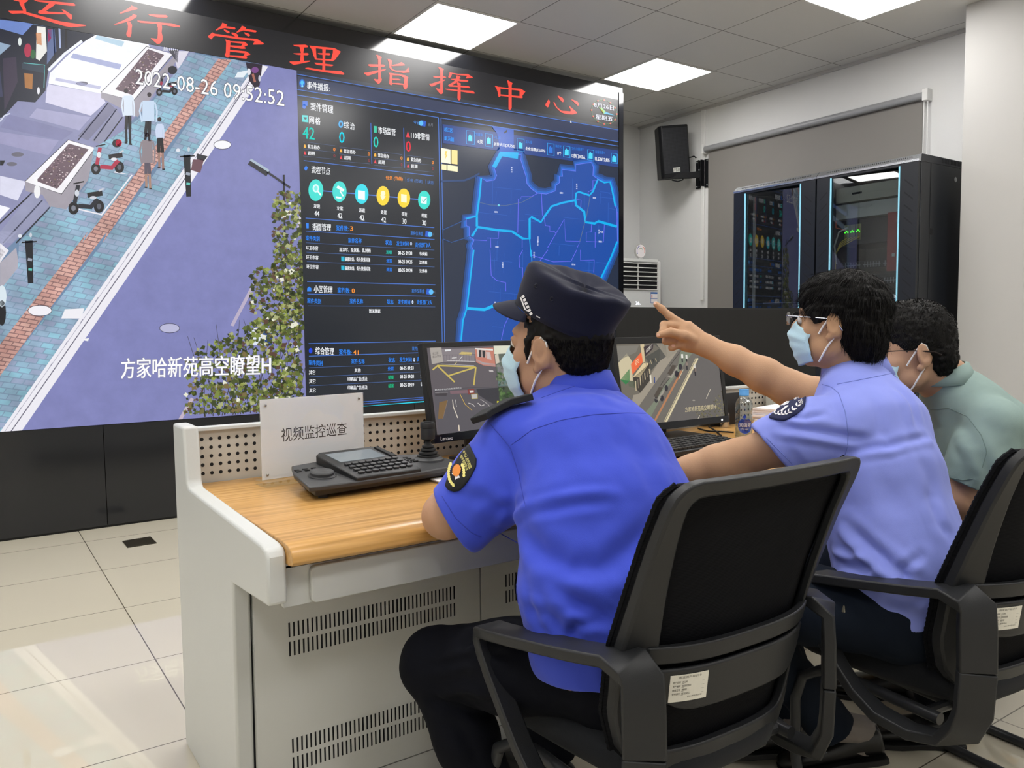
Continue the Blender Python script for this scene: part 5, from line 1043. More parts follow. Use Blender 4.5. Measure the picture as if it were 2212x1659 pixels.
mb = MB(); mb.tube([(2.487, .153, 2.36), (2.487, .153, 2.47)], .014, 14); mb.build('hinge', M_spk, WB)
mb = MB(); mb.ribbon([(2.487, .15, 2.415), (2.40, .20, 2.405), (2.20, .31, 2.395)], .055, .03, (0, 0, 1)); mb.build('arm', M_spk, WB, bevel=.002)
mb = MB(); mb.tube([(2.225, .31, 2.375), (2.225, .31, 2.418)], .016, 12); mb.build('clamp_post', M_spk, WB)
for a, z in ((.095, 2.53), (.215, 2.53), (.095, 2.315), (.215, 2.315), (.153, 2.39), (.153, 2.45)):
    MB().lathe([(.006, 0), (.006, .012), (.003, .014)], n=10, M=Matrix.Translation((2.515 if a != .153 else 2.474, a, z)) @ Matrix.Rotation(math.radians(-90), 4, 'Y')).build('bolt', pm('steel bolt', '#b9bbbd', .3, metal=1), WB)
mb = MB(); P = [(2.46, .18, 2.56), (2.44, .19, 2.575), (2.40, .215, 2.56), (2.375, .235, 2.50), (2.36, .245, 2.43), (2.345, .23, 2.365), (2.30, .25, 2.350), (2.25, .27, 2.36)]; mb.tube(P, .006, 8); tag(mb.build('speaker_cable', M_spk), 'black cable looping from the wall plate to the loudspeaker', 'cable')
# ---- air conditioner in the corner with a dial thermometer on top
M_ac = pm('white air conditioner plastic', '#e4e5e3', .35); M_acp = pm('glossy white front panel', '#dfe1e2', .12)
AC = thing('air_conditioner', 'white floor-standing air conditioner in the corner with black louvre openings', 'air conditioner', (2.16, .72, 0))
mb = MB(); mb.bb((1.90, .56, 0), (2.41, .93, 1.675)); mb.build('body', M_ac, AC, bevel=.012, seg=3)
MB().bb((1.895, .553, 1.66), (2.365, .60, 1.688)).build('top_lip', M_ac, AC, bevel=.004)
MB().bb((1.905, .555, 1.405), (2.352, .562, 1.655)).build('outlet', M_dark, AC, smooth=0)
for k in range(7):
    z = 1.645 - .0395 * k; MB().box((2.128, .548, z), (.452, .022, .009)).build('louvre', M_ac, AC, bevel=.002)
mb = MB()
for k in range(6): mb.box((2.105, .552, 1.645 - .0395 * k - .018), (.010, .012, .034))
mb.build('louvre_posts', M_ac, AC, smooth=0)
MB().bb((1.90, .548, .35), (2.352, .560, 1.400)).build('front_panel', M_acp, AC, bevel=.003)
mb = MB(); add_text(mb, '26', lambda u, v: (u, .5472, v), 2.075, 1.268, 2.122, 1.298); mb.disc = None; mb.bb((2.128, .547, 1.270), (2.134, .5475, 1.276)); mb.flatmesh = True; mb.build('temperature_display', pm('lit digits', '#ffffff', .4, emit='#eaf0ff', estr=2.2), AC, smooth=0)
st = MB().bb((2.262, .5468, 1.285), (2.348, .548, 1.385)).build('energy_label', M_paper, AC, smooth=0)
mb = MB(); mb.bb((2.262, .546, 1.370), (2.348, .5468, 1.385)); mb.bb((2.262, .546, 1.322), (2.348, .5468, 1.326)); mb.bb((2.262, .546, 1.285), (2.348, .5468, 1.289)); mb.bb((2.262, .546, 1.285), (2.266, .5468, 1.385)); mb.build('blue_band', pm('blue print', '#2f6ab8', .5), st, smooth=0)
mb = MB(); mb.bb((2.274, .546, 1.335), (2.284, .5468, 1.36)); mb.build('rating_bar', M_org, st, smooth=0)
TH = thing('dial_thermometer', 'round white dial thermometer standing on top of the air conditioner', 'thermometer', (2.155, .575, 1.6895))
fx = lambda z: Matrix.Translation((2.155, .575, 1.757)) @ Matrix.Rotation(math.radians(90), 4, 'X') @ Matrix.Translation((0, 0, z))
MB().lathe([(.066, -.008), (.068, 0), (.066, .008), (.060, .010)], n=36, M=fx(0)).build('case', pm('thermometer rim', '#d8d8d4', .25, metal=.4), TH)
MB().lathe([(.059, .0102), (.001, .0104)], n=36, M=fx(0)).build('dial', M_paper, TH)
def arc(r0, r1, a0, a1, z, n=16):
    mb = MB(); vs = []
    for k in range(n + 1):
        a = math.radians(a0 + (a1 - a0) * k / n); vs += [fx(z) @ Vector((r0 * math.cos(a), r0 * math.sin(a), 0)), fx(z) @ Vector((r1 * math.cos(a), r1 * math.sin(a), 0))]
    mb.add(vs, [(2 * k, 2 * k + 1, 2 * k + 3, 2 * k + 2) for k in range(n)]); mb.flatmesh = True; return mb
arc(.045, .051, 100, 215, .0112).build('cold_scale', pm('blue scale', '#3a62a8', .5), TH, smooth=0); arc(.045, .051, -20, 60, .0112).build('warm_scale', M_org, TH, smooth=0); arc(.024, .028, 20, 160, .0112).build('humidity_scale', pm('green scale', '#6a9a6a', .5), TH, smooth=0)
mb = MB(); mb.box((2.155, .575, 1.6915), (.05, .02, .004)); mb.build('foot', M_conduit, TH, smooth=0)
# ---- floor socket
q = [at(x, y, 2, 0.0) for x, y in ((264, 1170), (325, 1160), (339, 1174), (275, 1184))]
FS = thing('floor_socket', 'dark brown metal socket plate let into the floor tiles before the video wall', 'floor socket', tuple(np.mean(q, 0)))
mb = MB(); c_ = np.mean(q, 0); mb.add([tuple(p + np.array([0, 0, .0005])) for p in q] + [tuple(p + np.array([0, 0, .004])) for p in q], [(3, 2, 1, 0), (4, 5, 6, 7), (0, 1, 5, 4), (1, 2, 6, 5), (2, 3, 7, 6), (3, 0, 4, 7)]); mb.build('plate', pm('dark bronze plate', '#3d382c', .35, metal=.5), FS, bevel=.001)
# ================================================================ office chairs (bow base, mesh back)
M_chp = pm('dark grey chair plastic', '#242527', 0.42, spec=.4, bump=.12, bscale=900); M_chmesh = None
def mesh_cloth():
    m = pm('black back mesh', '#0b0c10', 0.8, spec=.15); nt = m.node_tree; b = nt.nodes['Principled BSDF']; tc = nt.nodes.new('ShaderNodeTexCoord')
    wv = nt.nodes.new('ShaderNodeTexWave'); wv.wave_type = 'BANDS'; wv.bands_direction = 'Z'; wv.inputs['Scale'].default_value = 120; wv.inputs['Distortion'].default_value = .6; nt.links.new(tc.outputs['Object'], wv.inputs[0])
    bp = nt.nodes.new('ShaderNodeBump'); bp.inputs['Strength'].default_value = .35; bp.inputs['Distance'].default_value = .001; nt.links.new(wv.outputs['Fac'], bp.inputs['Height']); nt.links.new(bp.outputs[0], b.inputs['Normal']); return m
M_chmesh = mesh_cloth(); M_seat = pm('dark grey seat fabric', '#1e2024', 0.85, spec=.2, noise=.08, nscale=300, bump=.3, bscale=900, sheen=.05)
M_tubem = pm('dark grey steel tube', '#37383a', .35, metal=.3)
M_stick = pm('white asset label', '#e2dfd4', .55)
ZS = [.345, .40, .47, .575, .66, .76, .835, .862]; HW = [.165, .198, .216, .222, .220, .219, .218, .214]; YC = [.055, .035, .016, 0.0, -.018, -.044, -.065, -.073]
WR = [.02, .05, .07, .065, .05, .035, .02, .015]; HI = [0, .150, .170, .166, .170, .178, .184, .0]
def _ip(z, T): return float(np.interp(z, ZS, T))
def back_pt(s, z, d=0.0):
    """point of the back: s across (-1..1 of the half width), d toward the rear"""
    h = _ip(z, HW); return (s * h, _ip(z, YC) + _ip(z, WR) * abs(s) ** 3 - d, z)
def make_chair(label):
    t = thing('office_chair', label, 'chair', (0, 0, 0), 0, 'mesh back office chairs')
    # back frame: a ring between the outer edge and the opening
    nz = 40; zs = np.linspace(.362, .862, nz)
    def ring(d0, inner=False):
        pts = []
        n = 96; rad = .16 if not inner else .13
        for k in range(n):
            q, t_ = divmod(k * 4 / n + .5, 1.0); t_ = -1 + 2 * t_; x, y = ((1, t_), (-t_, 1), (-1, -t_), (t_, -1))[int(q) % 4]
            if abs(x) > 1 - rad and abs(y) > 1 - rad:
                an = math.atan2(abs(y) - (1 - rad) + 1e-6, abs(x) - (1 - rad) + 1e-6); x = math.copysign(1 - rad + rad * math.cos(an), x); y = math.copysign(1 - rad + rad * math.sin(an), y)
            if inner:
                z = (.610 + .226 * y) if y > 0 else (.610 + .205 * y); s = x * np.interp(z, [.40, .47, .575, .70, .835], [.150, .172, .172, .182, .190]) / _ip(z, HW)
            else:
                z = (.61 + .252 * y) if y > 0 else (.61 + .265 * y); s = x * (1.0 if z > .42 else 1 - .25 * ((.42 - z) / .08) ** 2)
            pts.append(back_pt(s, z, d0))
        return pts
    o0, o1, i0, i1 = ring(0), ring(.024), ring(.002, True), ring(.020, True); n = 96
    mb = MB(); mb.add(o0 + o1 + i0 + i1, [])
    f = []
    for k in range(n):
        q = (k + 1) % n; f += [(n + k, n + q, 3 * n + q, 3 * n + k), (k, q, 2 * n + q, 2 * n + k), (k, q, n + q, n + k), (2 * n + k, 2 * n + q, 3 * n + q, 3 * n + k)]
    mb.f = f; mb.m = [0] * len(f); mb.c = [(1, 1, 1)] * len(f)
    fr = mb.build('back_frame', M_chp, t, world=False, bevel=.004, seg=2)
    # mesh sheet stretched over the front
    mb = MB(); ns, nzz = 24, 30; vs = []
    for i in range(nzz + 1):
        z = .372 + .482 * i / nzz
        for j in range(ns + 1):
            s = (-1 + 2 * j / ns) * (1.0 if z > .42 else 1 - .25 * ((.42 - z) / .08) ** 2) * (1 - .10 * max(0, (z - .825) / .03) ** 2); p = back_pt(s, z, -.006); vs.append(p)
    mb.add(vs, [(i * (ns + 1) + j, i * (ns + 1) + j + 1, (i + 1) * (ns + 1) + j + 1, (i + 1) * (ns + 1) + j) for i in range(nzz) for j in range(ns)])
    b2 = mb.build('mesh_back', M_chmesh, t, world=False, smooth=80); so = b2.modifiers.new('thick', 'SOLIDIFY'); so.thickness = .008; so.offset = 0
    # zip piping along the outer edge
    pts = [back_pt(sg * 1.004, z, -.004) for sg, zz in ((-1, np.linspace(.40, .85, 24)), ) for z in zz]
    for sg in (-1, 1):
        P = [back_pt(sg * (1 - .10 * max(0, (z - .825) / .03) ** 2), z, -.008) for z in np.linspace(.40, .853, 90)]; mb = MB(); mb.tube(P, [.0050 + .0012 * (k % 2) for k in range(90)], 6); mb.build('piping', M_chmesh, t, world=False)
    # lumbar bar and plate
    mb = MB(); 
    for z0, z1, d, sx in ((.562, .592, .020, .86),):
        vs = []; m_ = 20
        for k in range(m_ + 1):
            s = (-1 + 2 * k / m_) * sx
            for z in (z0, z1):
                for dd in (d - .012, d + .004): vs.append(back_pt(s, z, dd))
        fs = [(k * 4 + a, k * 4 + b, (k + 1) * 4 + b, (k + 1) * 4 + a) for k in range(m_) for a, b in ((0, 1), (1, 3), (3, 2), (2, 0))] + [(0, 1, 3, 2), (m_ * 4, m_ * 4 + 2, m_ * 4 + 3, m_ * 4 + 1)]
        mb.add(vs, fs)
    mb.build('back_crossbar', M_chp, t, world=False, bevel=.003)
    mb = MB(); vs = []; m_ = 24
    for k in range(m_ + 1):
        s = (-1 + 2 * k / m_) * .84; e = max(0, (abs(s) - .5) / .34); zb = .478 + .045 * e * e
        for z in (zb, .553):
            for dd in (.012, .024): vs.append(back_pt(s, z, dd))
    mb.add(vs, [(k * 4 + a, k * 4 + b, (k + 1) * 4 + b, (k + 1) * 4 + a) for k in range(m_) for a, b in ((0, 1), (1, 3), (3, 2), (2, 0))] + [(0, 1, 3, 2), (m_ * 4, m_ * 4 + 2, m_ * 4 + 3, m_ * 4 + 1)])
    lp = mb.build('lumbar_plate', M_chp, t, world=False, bevel=.004)
    lfn = lambda u, v, h: back_pt(-.70 + u / _ip(.52, HW), .497 + v, .0245 + h); mb = MB(); nu = 8; vs = []
    for k in range(nu + 1):
        for v_ in (0, .046):
            for hh in (0, .0007): vs.append(lfn(.064 * k / nu, v_, hh))
    mb.add(vs, [(k * 4 + a_, k * 4 + b_, (k + 1) * 4 + b_, (k + 1) * 4 + a_) for k in range(nu) for a_, b_ in ((0, 1), (1, 3), (3, 2), (2, 0))] + [(0, 1, 3, 2), (nu * 4, nu * 4 + 2, nu * 4 + 3, nu * 4 + 1)])
    lb_ = mb.build('asset_label', M_stick, lp, world=False, smooth=0)
    mb = MB(); mb.flatmesh = True; fn = lambda u, v: lfn(u * .82, v * .92, .001)
    add_text(mb, '固定资产标识卡', fn, .016, .043, .062, .0475)
    for k, (a, b) in enumerate((('资产名称', '办公椅'), ('资产编号', '00000000'), ('规格型号', '常规'), ('使用部门', '城运中心'))):
        v = .0345 - k * .0072; add_text(mb, a, fn, .005, v, .020, v + .0042); add_text(mb, b, fn, .023, v, .033 + .004 * (k % 2) * 2, v + .004); mb.add([fn(.022, v - .001), fn(.070, v - .001), fn(.070, v - .0006), fn(.022, v - .0006)], [(0, 1, 2, 3)])
    add_text(mb, '2021年9月20日', fn, .035, .0065, .066, .0098); mb.build('lettering', pm('grey print', '#55524c', .6), lb_, world=False, smooth=0)
    # seat
    mb = MB(); prof = [(-.0, .02)]
    def sl(w0, w1, y0, y1, z, inset):
        pts = []; 
        for k in range(40):
            a = 2 * math.pi * k / 40; e = 2 / 4.5; x = math.copysign(abs(math.cos(a)) ** e, math.cos(a)); y = math.copysign(abs(math.sin(a)) ** e, math.sin(a))
            yy = (y0 + y1) / 2 + y * ((y1 - y0) / 2 - inset); f_ = (yy - y0) / (y1 - y0); hw = w0 + (w1 - w0) * min(1, max(0, f_)); pts.append((x * (hw - inset), yy, z - .03 * max(0, (f_ - .75) / .25) ** 2 + .012 * (x * x) * (1 if z > .4 else 0)))
        return pts
    rings = [sl(.175, .225, .02, .46, z, i) for z, i in ((.322, .05), (.328, .02), (.345, .004), (.368, 0), (.388, .004), (.399, .02), (.404, .06), (.402, .14))]
    vs = [p for r in rings for p in r]; nn = 40
    mb.add(vs, [(i * nn + k, i * nn + (k + 1) % nn, (i + 1) * nn + (k + 1) % nn, (i + 1) * nn + k) for i in range(len(rings) - 1) for k in range(nn)] + [tuple(range(nn))[::-1], tuple(range((len(rings) - 1) * nn, len(rings) * nn))])
    mb.build('seat', M_seat, t, world=False, smooth=60)
    mb = MB(); mb.bb((-.15, .06, .312), (.15, .40, .332)); mb.build('seat_pan', M_chp, t, world=False, bevel=.006)
    # arm loops
    LOOP = [(.0, .44), (.002, .52), (.004, .560), (.022, .576), (.06, .578), (.12, .569), (.19, .560), (.26, .550), (.32, .541), (.355, .537), (.373, .528), (.374, .512), (.362, .492), (.335, .455), (.300, .412), (.26, .362), (.225, .325), (.175, .296), (.11, .284), (.06, .292), (.02, .318), (.004, .36), (0, .44)]
    for sg in (-1, 1):
        P = []; Wd = []; Th = []; side = []
        for (y, z) in LOOP:
            bow = .222 + .050 * max(0, min(1, y / .36)) + .012 * math.sin(math.pi * min(1, y / .37)); P.append((sg * bow, y - .012, z))
            top = z > .53; Wd.append(.058 if top else (.036 if z > .3 and y > .05 else .046)); Th.append(.020 if top else .022)
            side.append(Vector((1, 0, 0)))
        for k in range(len(P)):
            if LOOP[k][0] < .03: Wd[k] = .066; Th[k] = .022; side[k] = Vector((1, .8 * sg, 0))
        mb = MB(); mb.ribbon(P, Wd, Th, side); o = mb.build('armrest', M_chp, t, world=False, bevel=.005, seg=2, smooth=50)
        mb = MB(); mb.tube([(sg * .215, .06, .318), (sg * .215, .28, .318), (sg * .222, .335, .312), (sg * .232, .378, .285), (sg * .238, .392, .23), (sg * .242, .385, .09), (sg * .243, .370, .035), (sg * .243, .335, .0135), (sg * .243, .25, .0125), (sg * .243, -.16, .0125), (sg * .23, -.20, .0125), (sg * .18, -.215, .0125), (0, -.215, .0125)], .0122, 12)
        mb.build('base_tube', M_tubem, t, world=False)
    mb = MB(); mb.tube([(-.215, .09, .318), (.215, .09, .318)], .011, 10); mb.build('seat_crosstube', M_tubem, t, world=False)
    return t
def dup(o, parent=None):
    c = o.copy(); COL.objects.link(c); c.parent = parent
    for ch in list(o.children): dup(ch, c)
    return c
CH1 = make_chair('black mesh-back office chair nearest the camera, under the man in royal blue'); CH1.location = (-1.985, -4.005, 0); CH1.rotation_euler = (0, 0, math.radians(-1))
CH2 = dup(CH1); CH2.location = (-1.285, -4.165, 0); CH2.rotation_euler = (0, 0, math.radians(-6)); CH2['label'] = 'black mesh-back office chair at the right edge, under the man in pale blue who points'
CH3 = dup(CH1); CH3.location = (-.60, -4.02, 0); CH3.rotation_euler = (0, 0, math.radians(-4)); CH3['label'] = 'black mesh-back office chair mostly hidden, under the man in the grey green polo'
# ================================================================ people
def V3(*a): return np.array(a, float)
def nrm(v): v = np.asarray(v, float); return v / (np.linalg.norm(v) + 1e-12)
class Field:
    """body volume: shapes blended into one another, then skinned as one surface"""
    def __init__(s, lo, hi, h):
        s.lo = np.array(lo, float); s.h = h; s.n = np.ceil((np.array(hi) - s.lo) / h).astype(int) + 1; s.a = np.full(s.n, .04, np.float32)
    def grid(s, lo, hi):
        i0 = np.clip(np.floor((np.array(lo) - s.lo) / s.h).astype(int), 0, s.n - 1); i1 = np.clip(np.ceil((np.array(hi) - s.lo) / s.h).astype(int) + 1, 1, s.n)
        sl = tuple(slice(a, b) for a, b in zip(i0, i1)); ax = [(s.lo[k] + s.h * np.arange(i0[k], i1[k])).astype(np.float32) for k in range(3)]
        return sl, ax[0][:, None, None], ax[1][None, :, None], ax[2][None, None, :]
    def put(s, lo, hi, fn, k=.012, op='add'):
        m = .045; sl, X, Y, Z = s.grid(np.array(lo) - m, np.array(hi) + m)
        a = s.a[sl]
        if a.size == 0: return s
        d = fn(X, Y, Z).astype(np.float32)
        if op == 'add': g = np.clip(.5 + .5 * (a - d) / k, 0, 1); s.a[sl] = a * (1 - g) + d * g - k * g * (1 - g)
        else: d = -d; g = np.clip(.5 - .5 * (a - d) / k, 0, 1); s.a[sl] = a * (1 - g) + d * g + k * g * (1 - g)
        return s
    def ell(s, c, r, R=None, k=.012, op='add'):
        c = np.asarray(c, float); r = np.asarray(r, float) * np.ones(3); R = np.eye(3) if R is None else np.asarray(R)
        def fn(X, Y, Z):
            x, y, z = X - c[0], Y - c[1], Z - c[2]; q = 0; g = 0
            for i in range(3):
                l = x * R[0, i] + y * R[1, i] + z * R[2, i]; q = q + (l / r[i]) ** 2; g = g + (l / r[i] ** 2) ** 2
            q = np.sqrt(q); return q * (q - 1) / (np.sqrt(g) + 1e-6)
        e = np.sqrt(((R * r) ** 2).sum(1)); return s.put(c - e, c + e, fn, k, op)
    def seg(s, A, B, ra, rb, k=.012, op='add', rv=None, cap=True):
        """tapered limb; radius a number, or (a, b) with a along rv"""
        A, B = np.asarray(A, float), np.asarray(B, float); ra = ra if hasattr(ra, '__len__') else (ra, ra); rb = rb if hasattr(rb, '__len__') else (rb, rb)
        d = B - A; L = np.linalg.norm(d) + 1e-9; d = d / L; rv = np.array([0, 0, 1.0]) if rv is None and abs(d[2]) < .9 else (np.array([1.0, 0, 0]) if rv is None else np.asarray(rv, float))
        sx = nrm(rv - d * (rv @ d)); sy = np.cross(d, sx)
        def fn(X, Y, Z):
            x, y, z = X - A[0], Y - A[1], Z - A[2]; t = x * d[0] + y * d[1] + z * d[2]; u = np.clip(t / L, 0, 1); w_ = t - u * L
            p = x * sx[0] + y * sx[1] + z * sx[2]; q = x * sy[0] + y * sy[1] + z * sy[2]
            a = ra[0] + (rb[0] - ra[0]) * u; b = ra[1] + (rb[1] - ra[1]) * u; m = np.minimum(a, b)
            r = np.sqrt((p / a) ** 2 + (q / b) ** 2 + (w_ / m) ** 2); g = np.sqrt((p / a ** 2) ** 2 + (q / b ** 2) ** 2 + (w_ / m ** 2) ** 2); return r * (r - 1) / (g + 1e-6)
        M = max(max(ra), max(rb)); return s.put(np.minimum(A, B) - M, np.maximum(A, B) + M, fn, k, op)
    def limb(s, P, R, k=.012, op='add', rv=None):
        for i in range(len(P) - 1): s.seg(P[i], P[i + 1], R[i], R[i + 1], k, op, rv)
        return s
    def torso(s, st, k=.03):
        """chain of oval cross-sections: (centre, right direction, half width, half depth)"""
        for (c0, r0, a0, b0), (c1_, r1_, a1, b1) in zip(st[:-1], st[1:]): s.seg(c0, c1_, (a0, b0), (a1, b1), k, 'add', np.asarray(r0, float) + np.asarray(r1_, float))
        return s
    def cut(s, p, n, rad, deep=.2, k=.004):
        """cut away a disc-shaped region in front of the plane through p facing n"""
        p, n = np.asarray(p, float), nrm(n)
        def fn(X, Y, Z):
            x, y, z = X - p[0], Y - p[1], Z - p[2]; t = x * n[0] + y * n[1] + z * n[2]; r = np.sqrt(np.maximum(x * x + y * y + z * z - t * t, 0)); return np.maximum(np.maximum(-t, t - deep), r - rad)
        return s.put(p - rad - deep, p + rad + deep, fn, k, 'sub')
    def mesh(s, smooth=2):
        a = s.a.copy()
        for ax in range(3):
            for e in (0, -1):
                ix = [slice(None)] * 3; ix[ax] = e; a[tuple(ix)] = np.maximum(a[tuple(ix)], .003)
        g = openvdb.FloatGrid(.04); g.copyFromArray(np.ascontiguousarray(a)); v, f = g.convertToQuads(0.0)
        v = np.asarray(v, float) * s.h + s.lo; f = np.asarray(f)[:, ::-1]
        if smooth: v = relax(v, f, smooth)
        return v, f
def edges_of(f):
    e = np.concatenate([f[:, [i, (i + 1) % f.shape[1]]] for i in range(f.shape[1])]); e.sort(1); return np.unique(e, axis=0)
def relax(v, f, n):
    e = edges_of(f); deg = np.maximum(np.bincount(e.ravel(), minlength=len(v)), 1)[:, None]
    for it in range(n * 2):
        lap = np.stack([np.bincount(e[:, 0], v[e[:, 1], k], len(v)) + np.bincount(e[:, 1], v[e[:, 0], k], len(v)) for k in range(3)], 1) / deg - v
        v = v + lap * (.5 if it % 2 == 0 else -.46)
    return v
def normals(v, f):
    n = np.cross(v[f[:, 2]] - v[f[:, 0]], v[f[:, 3 % f.shape[1]]] - v[f[:, 1]]) if f.shape[1] == 4 else np.cross(v[f[:, 1]] - v[f[:, 0]], v[f[:, 2]] - v[f[:, 0]])
    out = np.zeros_like(v)
    for k in range(f.shape[1]):
        for c in range(3): out[:, c] += np.bincount(f[:, k], n[:, c], len(v))
    return out / (np.linalg.norm(out, axis=1, keepdims=True) + 1e-12)
_rs = np.random.RandomState(11); _LAT = _rs.rand(32, 32, 32)
def vnoise(P, sc):
    q = P * sc; i = np.floor(q).astype(int); t = q - i; t = t * t * (3 - 2 * t); out = 0
    for dx in (0, 1):
        for dy in (0, 1):
            for dz in (0, 1):
                wt = (t[:, 0] if dx else 1 - t[:, 0]) * (t[:, 1] if dy else 1 - t[:, 1]) * (t[:, 2] if dz else 1 - t[:, 2])
                out = out + wt * _LAT[(i[:, 0] + dx) % 32, (i[:, 1] + dy) % 32, (i[:, 2] + dz) % 32]
    return out * 2 - 1
def bvh(v, f): return BVHTree.FromPolygons([tuple(p) for p in v], [tuple(int(i) for i in q) for q in f])
def hit_px(tree, x, y, default=2.0, off=0.0):
    d = ray(x, y); d = d / np.linalg.norm(d); r = tree.ray_cast(Vector(CAM), Vector(d))
    if r[0] is None:
        q = tree.find_nearest(Vector(dp(x, y, default)))
        return np.array(q[0]) + np.array(q[1]) * off
    n = np.array(r[1]); n = n if n @ d < 0 else -n
    return np.array(r[0]) + n * off
def fold_disp(v, f, tree, folds):
    """cloth folds: ridges (+) and valleys (-) that follow the creases of the garment"""
    n = normals(v, f); disp = np.zeros(len(v))
    for pts, amp, wd in folds:
        P = [hit_px(tree, x, y, FD[0]) for x, y in pts]; best = np.full(len(v), 9.0); tt = np.zeros(len(v)); lo = np.min(P, 0) - wd * 3; hi = np.max(P, 0) + wd * 3
        m = np.all((v > lo) & (v < hi), 1); q = v[m]; bb = np.full(len(q), 9.0); bt = np.zeros(len(q)); ns = len(P) - 1
        for i in range(ns):
            a, b = P[i], P[i + 1]; ab = b - a; t = np.clip(((q - a) @ ab) / (ab @ ab + 1e-9), 0, 1); d = np.linalg.norm(q - a - t[:, None] * ab, axis=1)
            k = d < bb; bb[k] = d[k]; bt[k] = (i + t[k]) / ns
        taper = np.clip(np.minimum(bt, 1 - bt) * 5, 0, 1) if ns > 1 else 1; w_ = np.zeros(len(v)); w_[m] = (np.exp(-(bb / wd) ** 2) - .45 * np.exp(-((bb - 1.9 * wd) / wd) ** 2)) * (.35 + .65 * taper); disp += amp * w_
    return v + n * disp[:, None]
FD = [1.6]
def patch(tree, pts, off, name, mat, parent, rings=6, default=1.6, thick=.0):
    """badge sewn onto the cloth: its outline filled in rings that hug the surface"""
    pts = np.array(pts, float); c = pts.mean(0); n = len(pts); vs = [hit_px(tree, c[0], c[1], default, off)]
    for r in range(1, rings + 1):
        for p in pts: q = c + (p - c) * r / rings; vs.append(hit_px(tree, q[0], q[1], default, off))
    fs = [(0, 1 + k, 1 + (k + 1) % n) for k in range(n)]
    for r in range(rings - 1): fs += [(1 + r * n + k, 1 + (r + 1) * n + k, 1 + (r + 1) * n + (k + 1) % n, 1 + r * n + (k + 1) % n) for k in range(n)]
    mb = MB(); mb.add(vs, fs); o = mb.build(name, mat, parent, smooth=70)
    if thick: s_ = o.modifiers.new('thick', 'SOLIDIFY'); s_.thickness = thick; s_.offset = 0
    return o
def densify(pts, n=40, closed=True):
    P = [np.array(p, float) for p in pts]; P = P + [P[0]] if closed else P; L = [np.linalg.norm(b - a) for a, b in zip(P[:-1], P[1:])]; T = sum(L); out = []
    for k in range(n + (0 if closed else 1)):
        s = T * k / n; i = 0
        while i < len(L) - 1 and s > L[i]: s -= L[i]; i += 1
        out.append(P[i] + (P[i + 1] - P[i]) * (s / (L[i] + 1e-9)))
    return out
def seam(tree, lines, name, mat, parent, r=.0009, off=.0001, default=1.6):
    for pts in lines:
        P = [hit_px(tree, x, y, default, off) for x, y in densify(pts, max(6, int(sum(np.hypot(b[0] - a[0], b[1] - a[1]) for a, b in zip(pts[:-1], pts[1:])) / 8)), False)]
        mb = MB(); mb.tube(P, r, 5); mb.build(name, mat, parent)
def decal_text(tree, s, quad, off, mb, default=1.6):
    """text laid on the cloth inside a quad given by its four corners (bl, br, tr, tl)"""
    v, f, _ = text_poly(s); bl, br_, tr, tl_ = [np.array(q, float) for q in quad]
    pts = [(bl * (1 - a) + br_ * a) * (1 - b) + (tl_ * (1 - a) + tr * a) * b for a, b in v]; mb.add([hit_px(tree, p[0], p[1], default, off) for p in pts], f)
